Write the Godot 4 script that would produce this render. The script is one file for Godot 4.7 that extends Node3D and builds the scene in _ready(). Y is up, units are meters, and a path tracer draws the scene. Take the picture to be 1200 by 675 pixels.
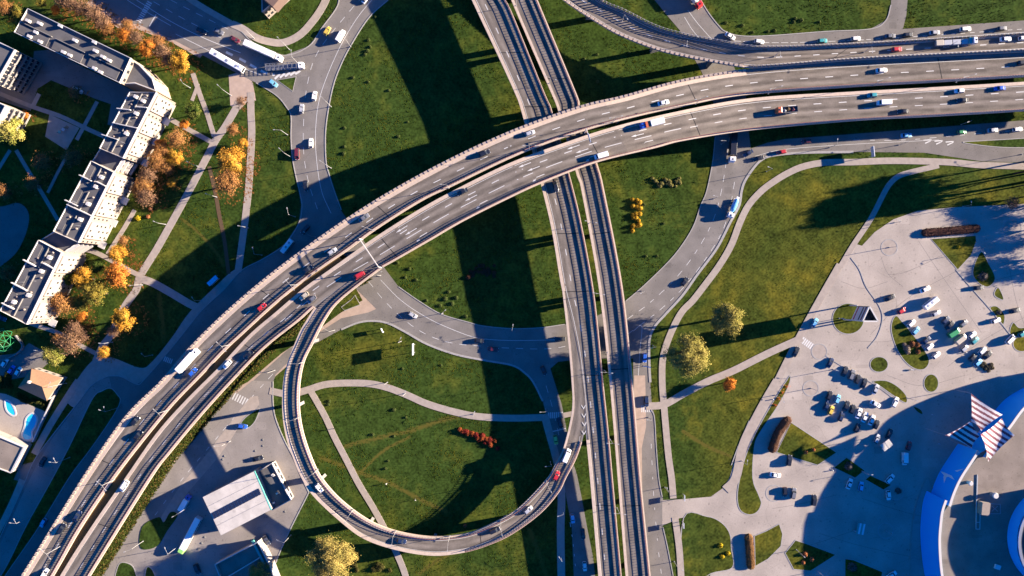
extends Node3D

# An interchange seen straight down from 290 m. Traced points are given as picture
# positions (u, v) on the 1200 x 675 photograph and turned into metres on the
# ground, deck or roof that they lie on.
const CAM_H := 290.0
const FOCAL := 800.0
var rng := RandomNumberGenerator.new()
var M := {}
var TEX := {}
var hard: Array = []          # polygons (Vector2, metres) of everything that is not grass
var used_names := {}

func W(u: float, v: float, h: float = 0.0) -> Vector3:
	var s := (CAM_H - h) / FOCAL
	return Vector3((u - 600.0) * s, h, (v - 337.5) * s)

func _ready() -> void:
	rng.seed = 20240917
	# ---- camera, sky, sun, exposure
	var cam := Camera3D.new()
	cam.name = "camera"
	add_child(cam)
	cam.position = Vector3(0, CAM_H, 0)
	cam.rotation_degrees = Vector3(-90, 0, 0)
	cam.fov = rad_to_deg(2.0 * atan(337.5 / FOCAL))
	cam.near = 1.0
	cam.far = 3000.0
	cam.current = true
	var env := Environment.new()
	var sky := Sky.new()
	var sm := ProceduralSkyMaterial.new()
	sm.sky_top_color = Color(0.02, 0.31, 0.64)
	sm.sky_horizon_color = Color(0.07, 0.46, 0.80)
	sm.sky_curve = 0.15
	sm.ground_bottom_color = Color(0.10, 0.16, 0.22)
	sm.ground_horizon_color = Color(0.08, 0.36, 0.68)
	sm.sky_energy_multiplier = 1.0
	sky.sky_material = sm
	env.background_mode = Environment.BG_SKY
	env.sky = sky
	env.background_energy_multiplier = 0.41
	env.tonemap_mode = Environment.TONE_MAPPER_LINEAR
	env.tonemap_exposure = 5.0
	env.sdfgi_enabled = true
	env.ssao_enabled = true
	env.ssil_enabled = true
	var we := WorldEnvironment.new()
	we.name = "world_environment"
	we.environment = env
	add_child(we)
	var sun := DirectionalLight3D.new()
	sun.name = "sun"
	add_child(sun)
	sun.look_at_from_position(Vector3.ZERO, Vector3(-1.0, -0.254, 0.187), Vector3.UP)
	sun.light_energy = 1.6
	sun.light_color = Color(1.0, 0.935, 0.85)
	sun.light_angular_distance = 0.5
	sun.shadow_enabled = true
	make_materials()
	print("materials ", Time.get_ticks_msec())
	build_ground()
	print("ground ", Time.get_ticks_msec())
	build_decks()
	print("decks ", Time.get_ticks_msec())
	build_buildings()
	print("buildings ", Time.get_ticks_msec())
	build_plaza_things()
	build_vegetation()
	print("plants ", Time.get_ticks_msec())
	build_street_furniture()
	build_vehicles()
	print("vehicles ", Time.get_ticks_msec())

# ------------------------------------------------------------------ mesh builder
class MB:
	var v := PackedVector3Array()
	var n := PackedVector3Array()
	var uv := PackedVector2Array()
	var col := PackedColorArray()
	var color := Color.WHITE
	var use_uv := false
	var use_col := false
	func tri(a: Vector3, b: Vector3, c: Vector3, out: Vector3 = Vector3.ZERO) -> void:
		var k := (c - a).cross(b - a)
		if k.length_squared() < 1e-14:
			return
		k = k.normalized()
		if out != Vector3.ZERO and k.dot(out) < 0.0:
			var t := b
			b = c
			c = t
			k = -k
		v.append(a); v.append(b); v.append(c)
		n.append(k); n.append(k); n.append(k)
		if use_uv:
			uv.append(Vector2(a.x, a.z)); uv.append(Vector2(b.x, b.z)); uv.append(Vector2(c.x, c.z))
		if use_col:
			col.append(color); col.append(color); col.append(color)
	func leaf(a: Vector3, b: Vector3, c: Vector3, out: Vector3) -> void:
		# one leaf spray of a crown: faces outwards and is rounded into its neighbours
		tri(a, b, c, out)
		var k := n.size()
		if k >= 3 and out != Vector3.ZERO:
			var m := (n[k - 1] * 0.55 + out * 0.6).normalized()
			for i in 3: n[k - 3 + i] = m
	func quad(a: Vector3, b: Vector3, c: Vector3, d: Vector3, out: Vector3 = Vector3.ZERO) -> void:
		tri(a, b, c, out)
		tri(a, c, d, out)
	func quv(a: Vector3, b: Vector3, c: Vector3, d: Vector3, ua: Vector2, ub: Vector2, uc: Vector2, ud: Vector2) -> void:
		# a quad facing up, with its own texture coordinates
		for t in [[a, b, c, ua, ub, uc], [a, c, d, ua, uc, ud]]:
			var k: Vector3 = (t[2] - t[0]).cross(t[1] - t[0])
			var o := [0, 1, 2]
			if k.y < 0.0:
				o = [0, 2, 1]
				k = -k
			k = k.normalized()
			for i in o:
				v.append(t[i]); n.append(k); uv.append(t[i + 3])
	func hexa(p: Array) -> void:
		# eight corners: four below (0-3 in turn), four above (4-7)
		var m := Vector3.ZERO
		for q in p: m += q
		m /= 8.0
		for f in [[0, 1, 2, 3], [4, 5, 6, 7], [0, 1, 5, 4], [1, 2, 6, 5], [2, 3, 7, 6], [3, 0, 4, 7]]:
			var c: Vector3 = (p[f[0]] + p[f[1]] + p[f[2]] + p[f[3]]) / 4.0
			quad(p[f[0]], p[f[1]], p[f[2]], p[f[3]], c - m)
	func box(c: Vector3, s: Vector3, yaw: float = 0.0) -> void:
		var ax := Vector3(cos(yaw), 0, sin(yaw)) * s.x / 2.0
		var az := Vector3(-sin(yaw), 0, cos(yaw)) * s.z / 2.0
		var ay := Vector3(0, s.y / 2.0, 0)
		hexa([c - ax - az - ay, c + ax - az - ay, c + ax + az - ay, c - ax + az - ay, c - ax - az + ay, c + ax - az + ay, c + ax + az + ay, c - ax + az + ay])
	func beam(a: Vector3, b: Vector3, w: float, h: float) -> void:
		# a bar from a to b, w across and h high, whose underside runs from a to b
		var d := b - a
		var side := Vector3(-d.z, 0, d.x).normalized() * w / 2.0
		var up := Vector3(0, h, 0)
		hexa([a - side, b - side, b + side, a + side, a - side + up, b - side + up, b + side + up, a + side + up])
	func tube(a: Vector3, b: Vector3, ra: float, rb: float, k: int = 6, caps: bool = true) -> void:
		var d := (b - a).normalized()
		var s := d.cross(Vector3.UP if absf(d.y) < 0.95 else Vector3.RIGHT).normalized()
		var t := d.cross(s).normalized()
		for i in k:
			var a0 := TAU * i / k
			var a1 := TAU * (i + 1) / k
			var o0 := s * cos(a0) + t * sin(a0)
			var o1 := s * cos(a1) + t * sin(a1)
			quad(a + o0 * ra, a + o1 * ra, b + o1 * rb, b + o0 * rb, o0 + o1)
			if caps:
				tri(a, a + o0 * ra, a + o1 * ra, -d)
				tri(b, b + o0 * rb, b + o1 * rb, d)
	func blob(c: Vector3, r: Vector3, k: int, rough: float, rg: RandomNumberGenerator) -> void:
		# an uneven lump
		var rows := maxi(3, k / 2)
		var g := []
		for i in rows + 1:
			var row := []
			for j in k:
				var th := PI * i / rows
				var ph := TAU * j / k
				var q := 1.0 + rg.randf_range(-rough, rough)
				row.append(c + Vector3(sin(th) * cos(ph) * r.x * q, cos(th) * r.y * q, sin(th) * sin(ph) * r.z * q))
			g.append(row)
		for i in rows:
			for j in k:
				var j2 := (j + 1) % k
				quad(g[i][j], g[i][j2], g[i + 1][j2], g[i + 1][j], (g[i][j] + g[i + 1][j2]) / 2.0 - c)
	func loft(rings: Array, closed_ends: bool = true) -> void:
		for i in rings.size() - 1:
			var a: Array = rings[i]
			var b: Array = rings[i + 1]
			var m := Vector3.ZERO
			for q in a: m += q
			for q in b: m += q
			m /= float(a.size() + b.size())
			for j in a.size():
				var j2 := (j + 1) % a.size()
				quad(a[j], a[j2], b[j2], b[j], (a[j] + a[j2] + b[j] + b[j2]) / 4.0 - m)
		if closed_ends:
			for e in [[rings[0], rings[1]], [rings[-1], rings[-2]]]:
				var c := Vector3.ZERO
				for q in e[0]: c += q
				c /= float(e[0].size())
				var c2 := Vector3.ZERO
				for q in e[1]: c2 += q
				c2 /= float(e[1].size())
				for j in e[0].size():
					tri(c, e[0][j], e[0][(j + 1) % e[0].size()], c - c2)
	func poly(p: PackedVector2Array, y: float) -> void:
		var ix := Geometry2D.triangulate_polygon(p)
		for i in range(0, ix.size(), 3):
			tri(Vector3(p[ix[i]].x, y, p[ix[i]].y), Vector3(p[ix[i + 1]].x, y, p[ix[i + 1]].y), Vector3(p[ix[i + 2]].x, y, p[ix[i + 2]].y), Vector3.UP)
	func slab(p: PackedVector2Array, y0: float, y1: float) -> void:
		poly(p, y1)
		var cw := Geometry2D.is_polygon_clockwise(p)
		for i in p.size():
			var a := p[i]
			var b := p[(i + 1) % p.size()]
			var o := Vector3(b.y - a.y, 0, a.x - b.x)
			if not cw:
				o = -o
			quad(Vector3(a.x, y0, a.y), Vector3(b.x, y0, b.y), Vector3(b.x, y1, b.y), Vector3(a.x, y1, a.y), o)
	func mesh(origin: Vector3 = Vector3.ZERO) -> ArrayMesh:
		var arr := []
		arr.resize(Mesh.ARRAY_MAX)
		var vv := v
		if origin != Vector3.ZERO:
			vv = v.duplicate()
			for i in vv.size():
				vv[i] -= origin
		arr[Mesh.ARRAY_VERTEX] = vv
		arr[Mesh.ARRAY_NORMAL] = n
		if uv.size() == v.size() and uv.size() > 0:
			arr[Mesh.ARRAY_TEX_UV] = uv
		if use_col:
			arr[Mesh.ARRAY_COLOR] = col
		var m := ArrayMesh.new()
		m.add_surface_from_arrays(Mesh.PRIMITIVE_TRIANGLES, arr)
		return m

# ------------------------------------------------------------------ nodes
func numbered(called: String) -> String:
	if not used_names.has(called):
		used_names[called] = 0
		return called
	used_names[called] += 1
	return "%s_%03d" % [called, used_names[called]]

func tag(o: Node, label: String, category: String, group: String = "", kind: String = "") -> void:
	if label: o.set_meta("label", label)
	if category: o.set_meta("category", category)
	if group: o.set_meta("group", group)
	if kind: o.set_meta("kind", kind)

func thing(called: String, label: String, category: String, at: Vector3, group: String = "", yaw: float = 0.0) -> Node3D:
	var o := Node3D.new()
	o.name = numbered(called)
	add_child(o)
	o.position = at
	o.rotation.y = yaw
	tag(o, label, category, group)
	return o

func put(called: String, mesh: Mesh, m: Material, parent: Node, at: Vector3 = Vector3.ZERO) -> MeshInstance3D:
	var o := MeshInstance3D.new()
	o.mesh = mesh
	o.material_override = m
	o.name = numbered(called) if parent == self else called
	parent.add_child(o, true)
	o.position = at
	return o

func part(called: String, b: MB, m: Material, parent: Node) -> MeshInstance3D:
	# b holds world positions; the thing's own place is taken off
	var org := Vector3.ZERO
	var p: Node = parent
	while p != self:
		org += (p as Node3D).position
		p = p.get_parent()
	return put(called, b.mesh(org), m, parent)

func structure(called: String, b: MB, m: Material) -> MeshInstance3D:
	var o := put(called, b.mesh(), m, self)
	o.set_meta("kind", "structure")
	return o

# ------------------------------------------------------------------ curves
func pairs(a: Array) -> PackedVector2Array:
	var p := PackedVector2Array()
	for i in range(0, a.size(), 2):
		p.append(Vector2(a[i], a[i + 1]))
	return p

func curve(p: PackedVector2Array, closed: bool = false, sub: int = 6) -> PackedVector2Array:
	var r := PackedVector2Array()
	var k := p.size()
	var last := k if closed else k - 1
	for i in last:
		var a := p[(i - 1 + k) % k] if closed or i > 0 else p[0] * 2.0 - p[1]
		var b := p[i]
		var c := p[(i + 1) % k]
		var d := p[(i + 2) % k] if closed or i + 2 < k else c * 2.0 - b
		for j in sub:
			r.append(b.cubic_interpolate(c, a, d, float(j) / sub))
	if not closed:
		r.append(p[k - 1])
	return r

func resample(p: PackedVector2Array, count: int) -> PackedVector2Array:
	var total := 0.0
	for i in p.size() - 1:
		total += p[i].distance_to(p[i + 1])
	var r := PackedVector2Array()
	var i := 0
	var gone := 0.0
	for k in count:
		var want := total * k / (count - 1)
		while i < p.size() - 2 and gone + p[i].distance_to(p[i + 1]) < want:
			gone += p[i].distance_to(p[i + 1])
			i += 1
		var seg := p[i].distance_to(p[i + 1])
		r.append(p[i].lerp(p[i + 1], clampf((want - gone) / maxf(seg, 1e-6), 0.0, 1.0)))
	return r

func ground2(p: PackedVector2Array, h: float = 0.0) -> PackedVector2Array:
	var r := PackedVector2Array()
	for q in p:
		var w := W(q.x, q.y, h)
		r.append(Vector2(w.x, w.z))
	return r

func href(ref: Array, u: float, v: float) -> float:
	# height along a line of (u, v, height) points, at the place nearest to (u, v)
	var best := 1e9
	var h := 0.0
	for i in ref.size() - 1:
		var a := Vector2(ref[i][0], ref[i][1])
		var b := Vector2(ref[i + 1][0], ref[i + 1][1])
		var t := clampf((Vector2(u, v) - a).dot(b - a) / (b - a).length_squared(), 0.0, 1.0)
		var d := Vector2(u, v).distance_squared_to(a.lerp(b, t))
		if d < best:
			best = d
			h = lerpf(ref[i][2], ref[i + 1][2], t)
	return h
# ------------------------------------------------------------------ materials
func lin(r: float, g: float, b: float) -> Color:
	return Color(r, g, b).linear_to_srgb()

func noise_image(size: int, freq: float, octaves: int, seed_: int, lo: float, hi: float) -> ImageTexture:
	var f := FastNoiseLite.new()
	f.seed = seed_
	f.noise_type = FastNoiseLite.TYPE_SIMPLEX_SMOOTH
	f.frequency = freq
	f.fractal_type = FastNoiseLite.FRACTAL_FBM
	f.fractal_octaves = octaves
	var im := f.get_seamless_image(size, size, false, false, 0.12, true)
	im.convert(Image.FORMAT_L8)
	var d := im.get_data()
	var lut := PackedByteArray()
	for i in 256:
		lut.append(int(Color(clampf(lerpf(lo, hi, i / 255.0), 0.0, 1.0), 0, 0).linear_to_srgb().r * 255.0))
	for i in d.size():
		d[i] = lut[d[i]]
	im = Image.create_from_data(size, size, false, Image.FORMAT_L8, d)
	im.convert(Image.FORMAT_RGB8)
	im.generate_mipmaps()
	return ImageTexture.create_from_image(im)

func grime_image() -> ImageTexture:
	# worn paving: broad tone, fine grain, oil drips, patches laid later and hairline cracks
	var k := 1024
	var im := Image.create(k, k, false, Image.FORMAT_L8)
	var a := FastNoiseLite.new()
	a.seed = 31
	a.frequency = 0.006
	a.fractal_octaves = 5
	var b := FastNoiseLite.new()
	b.seed = 32
	b.frequency = 0.11
	b.fractal_octaves = 2
	var da := a.get_seamless_image(k, k, false, false, 0.12, true)
	var db := b.get_seamless_image(k, k, false, false, 0.12, true)
	da.convert(Image.FORMAT_L8)
	db.convert(Image.FORMAT_L8)
	var xa := da.get_data()
	var xb := db.get_data()
	var d := PackedFloat32Array()
	d.resize(k * k)
	for i in k * k: d[i] = 0.62 + xa[i] / 255.0 * 0.28 + xb[i] / 255.0 * 0.13
	for i in 26:
		var x0 := rng.randi() % k
		var y0 := rng.randi() % k
		var w := rng.randi_range(18, 90)
		var h := rng.randi_range(12, 46)
		var g := rng.randf_range(0.82, 1.12)
		for y in h:
			for x in w: d[((y0 + y) % k) * k + (x0 + x) % k] *= g
	for i in 900:
		var x0 := rng.randi() % k
		var y0 := rng.randi() % k
		var r := rng.randf_range(1.0, 4.5)
		var g := rng.randf_range(0.72, 0.95)
		for y in range(-5, 6):
			for x in range(-5, 6):
				if x * x + y * y < r * r: d[posmod(y0 + y, k) * k + posmod(x0 + x, k)] *= g
	for i in 40:
		var x := rng.randf() * k
		var y := rng.randf() * k
		var t := rng.randf() * TAU
		for s in rng.randi_range(60, 320):
			x += cos(t)
			y += sin(t)
			t += rng.randfn(0.0, 0.12)
			d[posmod(int(y), k) * k + posmod(int(x), k)] *= 0.72
	var o := PackedByteArray()
	o.resize(k * k)
	for i in k * k: o[i] = int(Color(clampf(d[i], 0.0, 1.0), 0, 0).linear_to_srgb().r * 255.0)
	im = Image.create_from_data(k, k, false, Image.FORMAT_L8, o)
	im.convert(Image.FORMAT_RGB8)
	im.generate_mipmaps()
	return ImageTexture.create_from_image(im)

func mat(called: String, c: Color, rough: float = 0.9, tex: String = "", metres: float = 10.0, metal: float = 0.0) -> StandardMaterial3D:
	var m := StandardMaterial3D.new()
	m.resource_name = called
	m.albedo_color = c
	m.roughness = rough
	m.metallic = metal
	if rough > 0.82: m.metallic_specular = 0.12
	if tex:
		m.albedo_texture = TEX[tex]
		m.uv1_triplanar = true
		m.uv1_world_triplanar = true
		m.uv1_scale = Vector3.ONE / metres
	M[called] = m
	return m

func make_materials() -> void:
	TEX.fine = noise_image(512, 0.06, 4, 3, 0.55, 1.0)
	TEX.blotch = noise_image(512, 0.012, 6, 7, 0.70, 1.0)
	TEX.grime = grime_image()
	TEX.soft = noise_image(256, 0.02, 4, 11, 0.8, 1.0)
	mat("asphalt", lin(0.205, 0.184, 0.165), 0.95, "grime", 70.0)
	mat("asphalt_lot", lin(0.27, 0.238, 0.212), 0.95, "grime", 84.0)
	mat("paving", lin(0.39, 0.333, 0.282), 0.9, "grime", 96.0)
	mat("path", lin(0.34, 0.285, 0.24), 0.92, "soft", 14.0)
	mat("sidewalk", lin(0.40, 0.30, 0.235), 0.92, "soft", 16.0)
	mat("dirt", lin(0.13, 0.085, 0.05), 1.0, "fine", 6.0)
	mat("kerb", lin(0.32, 0.30, 0.28), 0.9, "soft", 8.0)
	mat("iron", lin(0.09, 0.085, 0.08), 0.7)
	mat("joint_filler", lin(0.16, 0.14, 0.125), 0.95)
	mat("concrete", lin(0.40, 0.315, 0.255), 0.9, "soft", 12.0)
	mat("concrete_grey", lin(0.24, 0.225, 0.21), 0.9, "grime", 40.0)
	mat("ledge", lin(0.50, 0.395, 0.31), 0.88, "soft", 9.0)
	mat("paint", lin(0.62, 0.60, 0.57), 0.8, "fine", 5.0)
	mat("joint", lin(0.035, 0.033, 0.032), 0.9)
	mat("rust_rail", lin(0.16, 0.035, 0.025), 0.7)
	mat("galvanised", lin(0.30, 0.30, 0.31), 0.55, "", 1.0, 0.4)
	mat("lamp_pole", lin(0.30, 0.29, 0.28), 0.6)
	mat("wall_cream", lin(0.30, 0.245, 0.20), 0.85, "soft", 7.0)
	mat("wall_white", lin(0.34, 0.29, 0.245), 0.8, "soft", 9.0)
	mat("wall_stone", lin(0.36, 0.27, 0.20), 0.9, "soft", 9.0)
	mat("roof_felt", lin(0.125, 0.118, 0.118), 0.95, "grime", 46.0)
	mat("roof_dark", lin(0.10, 0.098, 0.105), 0.95, "blotch", 18.0)
	mat("roof_gravel", lin(0.25, 0.205, 0.168), 0.95, "grime", 60.0)
	mat("roof_metal", lin(0.56, 0.505, 0.44), 0.7, "grime", 34.0)
	mat("roof_tile", lin(0.34, 0.20, 0.115), 0.9, "soft", 5.0)
	mat("roof_brown", lin(0.16, 0.11, 0.09), 0.9, "soft", 5.0)
	mat("blue_clad", lin(0.008, 0.42, 0.92), 0.45)
	mat("blue_drum", lin(0.01, 0.36, 0.80), 0.5)
	mat("trim_white", lin(0.44, 0.415, 0.39), 0.7)
	mat("emblem_white", lin(0.85, 0.85, 0.84), 0.6)
	mat("window_dark", lin(0.025, 0.028, 0.035), 0.15)
	mat("solar", lin(0.015, 0.02, 0.045), 0.2)
	mat("teal", lin(0.08, 0.28, 0.24), 0.5)
	mat("pool_water", lin(0.02, 0.42, 0.62), 0.08)
	mat("stripe_red", lin(0.15, 0.03, 0.045), 0.8)
	mat("stripe_white", lin(0.62, 0.54, 0.50), 0.8)
	mat("sign_black", lin(0.02, 0.022, 0.025), 0.5)
	mat("sign_red", lin(0.35, 0.04, 0.05), 0.6)
	mat("board", lin(0.55, 0.56, 0.58), 0.6)
	mat("green_frame", lin(0.02, 0.22, 0.08), 0.5)
	mat("bark", lin(0.075, 0.052, 0.038), 0.95, "fine", 1.5)
	mat("rubber", lin(0.02, 0.02, 0.02), 0.9)
	mat("glass", lin(0.02, 0.024, 0.03), 0.08)
	mat("headlight", lin(0.75, 0.75, 0.72), 0.15)
	mat("taillight", lin(0.35, 0.015, 0.012), 0.3)
	mat("ivy", lin(0.016, 0.021, 0.005), 1.0, "fine", 5.0)
	mat("median_soil", lin(0.15, 0.10, 0.04), 1.0, "fine", 6.0)
	for f in ["leaf", "grass_tuft", "hedge"]:
		var m := mat(f, Color.WHITE, 0.85)
		m.vertex_color_use_as_albedo = true
		m.backlight = Color(0.35, 0.35, 0.2) if f == "leaf" else Color.BLACK
		m.cull_mode = BaseMaterial3D.CULL_DISABLED
	make_grass()
	make_road_texture()

func make_road_texture() -> void:
	# worn carriageway: x runs across it, y along it; wheel tracks, patches and drip stains
	var w := 128
	var h := 1024
	var f := FastNoiseLite.new()
	f.seed = 5
	f.frequency = 0.02
	f.fractal_octaves = 4
	var f2 := FastNoiseLite.new()
	f2.seed = 9
	f2.frequency = 0.09
	var d := PackedByteArray()
	d.resize(w * h * 3)
	for y in h:
		for x in w:
			var s := f.get_noise_2d(x * 2.2, absf(float(y) - 512.0) * 0.25) * 0.16 + f2.get_noise_2d(x * 1.2, absf(float(y) - 512.0) * 0.7) * 0.05
			var track := 0.06 * cos(TAU * x / 32.0)
			var g := clampf(0.86 + s + track, 0.0, 1.0) * 255.0
			var i := (y * w + x) * 3
			d[i] = int(g)
			d[i + 1] = int(g * 0.985)
			d[i + 2] = int(g * 0.97)
	for i in 16:
		var x0 := rng.randi() % w
		var y0 := rng.randi() % (h - 60)
		var pw := rng.randi_range(10, 34)
		var ph := rng.randi_range(8, 58)
		var g := rng.randf_range(0.86, 1.08)
		for y in ph:
			for x in pw:
				for c in 3:
					var k := ((y0 + y) * w + (x0 + x) % w) * 3 + c
					d[k] = mini(int(d[k] * g), 255)
	for i in 220:
		var x0 := rng.randi() % w
		var y0 := rng.randi() % (h - 4)
		for q in 3:
			for c in 3:
				var k := ((y0 + q) * w + x0) * 3 + c
				d[k] = int(d[k] * 0.82)
	var im := Image.create_from_data(w, h, false, Image.FORMAT_RGB8, d)
	im.generate_mipmaps()
	for e in [["carriageway", lin(0.214, 0.187, 0.161)], ["carriageway_new", lin(0.155, 0.142, 0.135)]]:
		var m := mat(e[0], e[1], 0.93)
		m.albedo_texture = ImageTexture.create_from_image(im)

# grass: one picture of turf, dry patches and worn tracks over the whole site
const GX0 := -160.0
const GY0 := -140.0
const GW := 1520.0
const GH := 955.0
func make_grass() -> void:
	var w := 1216
	var h := 764
	var ns := []
	for e in [[0.006, 4, 21], [0.02, 4, 22], [0.08, 3, 23], [0.35, 2, 24]]:
		var f := FastNoiseLite.new()
		f.seed = e[2]
		f.frequency = e[0]
		f.fractal_octaves = e[1]
		var im := f.get_image(w, h, false, false, false)
		im.convert(Image.FORMAT_L8)
		ns.append(im.get_data())
	var d := PackedByteArray()
	d.resize(w * h * 3)
	var lut := PackedByteArray()
	lut.resize(4096)
	for i in 4096:
		lut[i] = int(Color(i / 4096.0 * 0.25, 0, 0).linear_to_srgb().r * 255.0)
	var a0: PackedByteArray = ns[0]
	var a1: PackedByteArray = ns[1]
	var a2: PackedByteArray = ns[2]
	var a3: PackedByteArray = ns[3]
	for y in h:
		var vy := GY0 + (y + 0.5) / h * GH
		for x in w:
			var i := y * w + x
			var n0 := a0[i] / 255.0 - 0.5
			var n1 := a1[i] / 255.0 - 0.5
			var n2 := a2[i] / 255.0 - 0.5
			var n3 := a3[i] / 255.0 - 0.5
			var dry := clampf(n0 * 0.9 + n1 * 1.1 + n2 * 0.5 + 0.02, 0.0, 1.0)
			var ux := GX0 + (x + 0.5) / w * GW
			# the mown park beside the car park is drier and lighter
			var park := smoothstep(-30.0, 45.0, minf(ux - 812.0 + n2 * 30.0, (vy - 205.0) * 1.6))
			dry = clampf(dry + park * (0.42 + n1 * 0.5), 0.0, 1.0)
			var k := 1.0 + n1 * 0.45 + n2 * 0.8 + n3 * 1.3
			k *= 1.0 + park * 0.10 * sin((ux * 0.62 + vy * 0.78) * 2.1 + n1 * 6.0) + (1.0 - park) * 0.06 * sin(vy * 2.4 + n0 * 9.0)
			var r := lerpf(0.031, 0.092, dry) * k
			var g := lerpf(0.053, 0.080, dry) * k
			var b := lerpf(0.010, 0.010, dry) * k
			d[i * 3] = lut[clampi(int(r * 16384.0), 0, 4095)]
			d[i * 3 + 1] = lut[clampi(int(g * 16384.0), 0, 4095)]
			d[i * 3 + 2] = lut[clampi(int(b * 16384.0), 0, 4095)]
	# desire lines worn through the turf: earth showing between the blades
	var tracks := [[[400, 524, 440, 514, 480, 505, 510, 495, 540, 487], 2.0], [[375, 536, 402, 546, 428, 556, 456, 566, 490, 584, 524, 600], 1.8], [[420, 556, 450, 528, 480, 512], 1.0],
		[[800, 505, 815, 515, 835, 526, 857, 535], 1.2], [[212, 256, 232, 272, 252, 294, 262, 312], 1.0], [[186, 344, 190, 372, 192, 402], 2.0], [[492, 672, 510, 658, 525, 650], 1.2], [[620, 620, 630, 645, 640, 675], 2.0]]
	for t in tracks:
		var p := curve(pairs(t[0]), false, 90)
		for q in p:
			for k in 5:
				var px := int((q.x - GX0) / GW * w + rng.randfn(0.0, t[1] * 0.55))
				var py := int((q.y - GY0) / GH * h + rng.randfn(0.0, t[1] * 0.55))
				if px < 0 or py < 0 or px >= w or py >= h: continue
				var i := (py * w + px) * 3
				d[i] = (d[i] + 84) / 2
				d[i + 1] = (d[i + 1] + 78) / 2
				d[i + 2] = (d[i + 2] + 34) / 2
	var im := Image.create_from_data(w, h, false, Image.FORMAT_RGB8, d)
	im.generate_mipmaps()
	var m := mat("grass", Color.WHITE, 1.0)
	m.albedo_texture = ImageTexture.create_from_image(im)
	m.texture_repeat = true
	var a := W(GX0, GY0)
	var e := W(GX0 + GW, GY0 + GH)
	m.uv1_scale = Vector3(1.0 / (e.x - a.x), 1.0 / (e.z - a.z), 1.0)
	m.uv1_offset = Vector3(-a.x / (e.x - a.x), -a.z / (e.z - a.z), 0)

# ------------------------------------------------------------------ ground
var layer := 0
func sheet(called: String, px: Array, m: String, y: float, smooth: bool = true, hide_grass: bool = true) -> PackedVector2Array:
	# a paved or planted area
	var p := pairs(px)
	if smooth: p = curve(p, true, 5)
	p = ground2(p)
	var b := MB.new()
	b.use_uv = true
	b.slab(p, -0.3, y)
	structure(called, b, M[m])
	if hide_grass: hard.append(p)
	return p

func strip_mesh(p: PackedVector2Array, half: float, y0: float, y1: float, closed: bool = false) -> MB:
	# a band of constant width along a line in metres
	var b := MB.new()
	b.use_uv = true
	var k := p.size()
	var side := []
	for i in k:
		var a := p[(i - 1 + k) % k] if closed or i > 0 else p[0]
		var c := p[(i + 1) % k] if closed or i < k - 1 else p[k - 1]
		var t := (c - a).normalized()
		side.append(Vector2(-t.y, t.x) * half)
	for i in (k if closed else k - 1):
		var j := (i + 1) % k
		var q := [p[i] - side[i], p[j] - side[j], p[j] + side[j], p[i] + side[i]]
		var lo := []
		var hi := []
		for z in q:
			lo.append(Vector3(z.x, y0, z.y))
			hi.append(Vector3(z.x, y1, z.y))
		b.quad(hi[0], hi[1], hi[2], hi[3], Vector3.UP)
		var s := Vector3(side[i].x, 0, side[i].y)
		b.quad(lo[0], lo[1], hi[1], hi[0], -s)
		b.quad(lo[3], lo[2], hi[2], hi[3], s)
	return b

func way(called: String, px: Array, width_px: float, m: String, y: float = 0.074, smooth: bool = true) -> void:
	var p := pairs(px)
	if smooth: p = curve(p, false, 6)
	p = ground2(p)
	layer += 1
	var half := width_px / 2.0 * CAM_H / FOCAL
	structure(called, strip_mesh(p, half, -0.3, y + layer * 0.004), M[m])
	var k := p.size()
	var l := PackedVector2Array()
	var r := PackedVector2Array()
	for i in k:
		var t := (p[mini(i + 1, k - 1)] - p[maxi(i - 1, 0)]).normalized()
		var s := Vector2(-t.y, t.x) * half
		l.append(p[i] + s)
		r.append(p[i] - s)
	r.reverse()
	l.append_array(r)
	hard.append(l)

func kerb(px: Array, closed: bool = false, m: String = "kerb", half: float = 0.17, top: float = 0.17, smooth: bool = true) -> void:
	var p := pairs(px)
	if smooth: p = curve(p, closed, 6)
	p = ground2(p)
	structure("kerb", strip_mesh(p, half, -0.2, top, closed), M[m])

func island(px: Array, smooth: bool = true, sub: int = 5, edge: String = "kerb") -> void:
	# a planted bed or traffic island with a kerb round it
	var p := pairs(px)
	if smooth: p = curve(p, true, sub)
	p = ground2(p)
	var b := MB.new()
	b.use_uv = true
	b.slab(p, -0.2, 0.115)
	structure("grass_island", b, M.grass)
	structure("kerb", strip_mesh(p, 0.16, -0.2, 0.13, true), M[edge])

func circle_px(u: float, v: float, ru: float, rv: float, k: int = 20) -> Array:
	var r := []
	for i in k:
		r.append(u + ru * cos(TAU * i / k))
		r.append(v + rv * sin(TAU * i / k))
	return r

func dash_mesh(b: MB, px: Array, on: float, off: float, w: float, y: float) -> void:
	var p := curve(pairs(px), false, 8)
	p = ground2(p)
	var total := 0.0
	for i in p.size() - 1: total += p[i].distance_to(p[i + 1])
	var n := maxi(int(total / 1.0), 2)
	var q := resample(p, n + 1)
	var st := total / n
	var s := 0.0
	for i in n:
		if fmod(s, on + off) < on:
			var t := (q[i + 1] - q[i]).normalized() * st
			var z := Vector2(-t.y, t.x).normalized() * w / 2.0
			var c := [q[i] - z, q[i] + t - z, q[i] + t + z, q[i] + z]
			b.quad(Vector3(c[0].x, y, c[0].y), Vector3(c[1].x, y, c[1].y), Vector3(c[2].x, y, c[2].y), Vector3(c[3].x, y, c[3].y), Vector3.UP)
		s += st

func dashes(px: Array, on: float, off: float, w: float, y: float) -> void:
	var b := MB.new()
	dash_mesh(b, px, on, off, w, y)
	structure("road_marking", b, M.paint)

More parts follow.
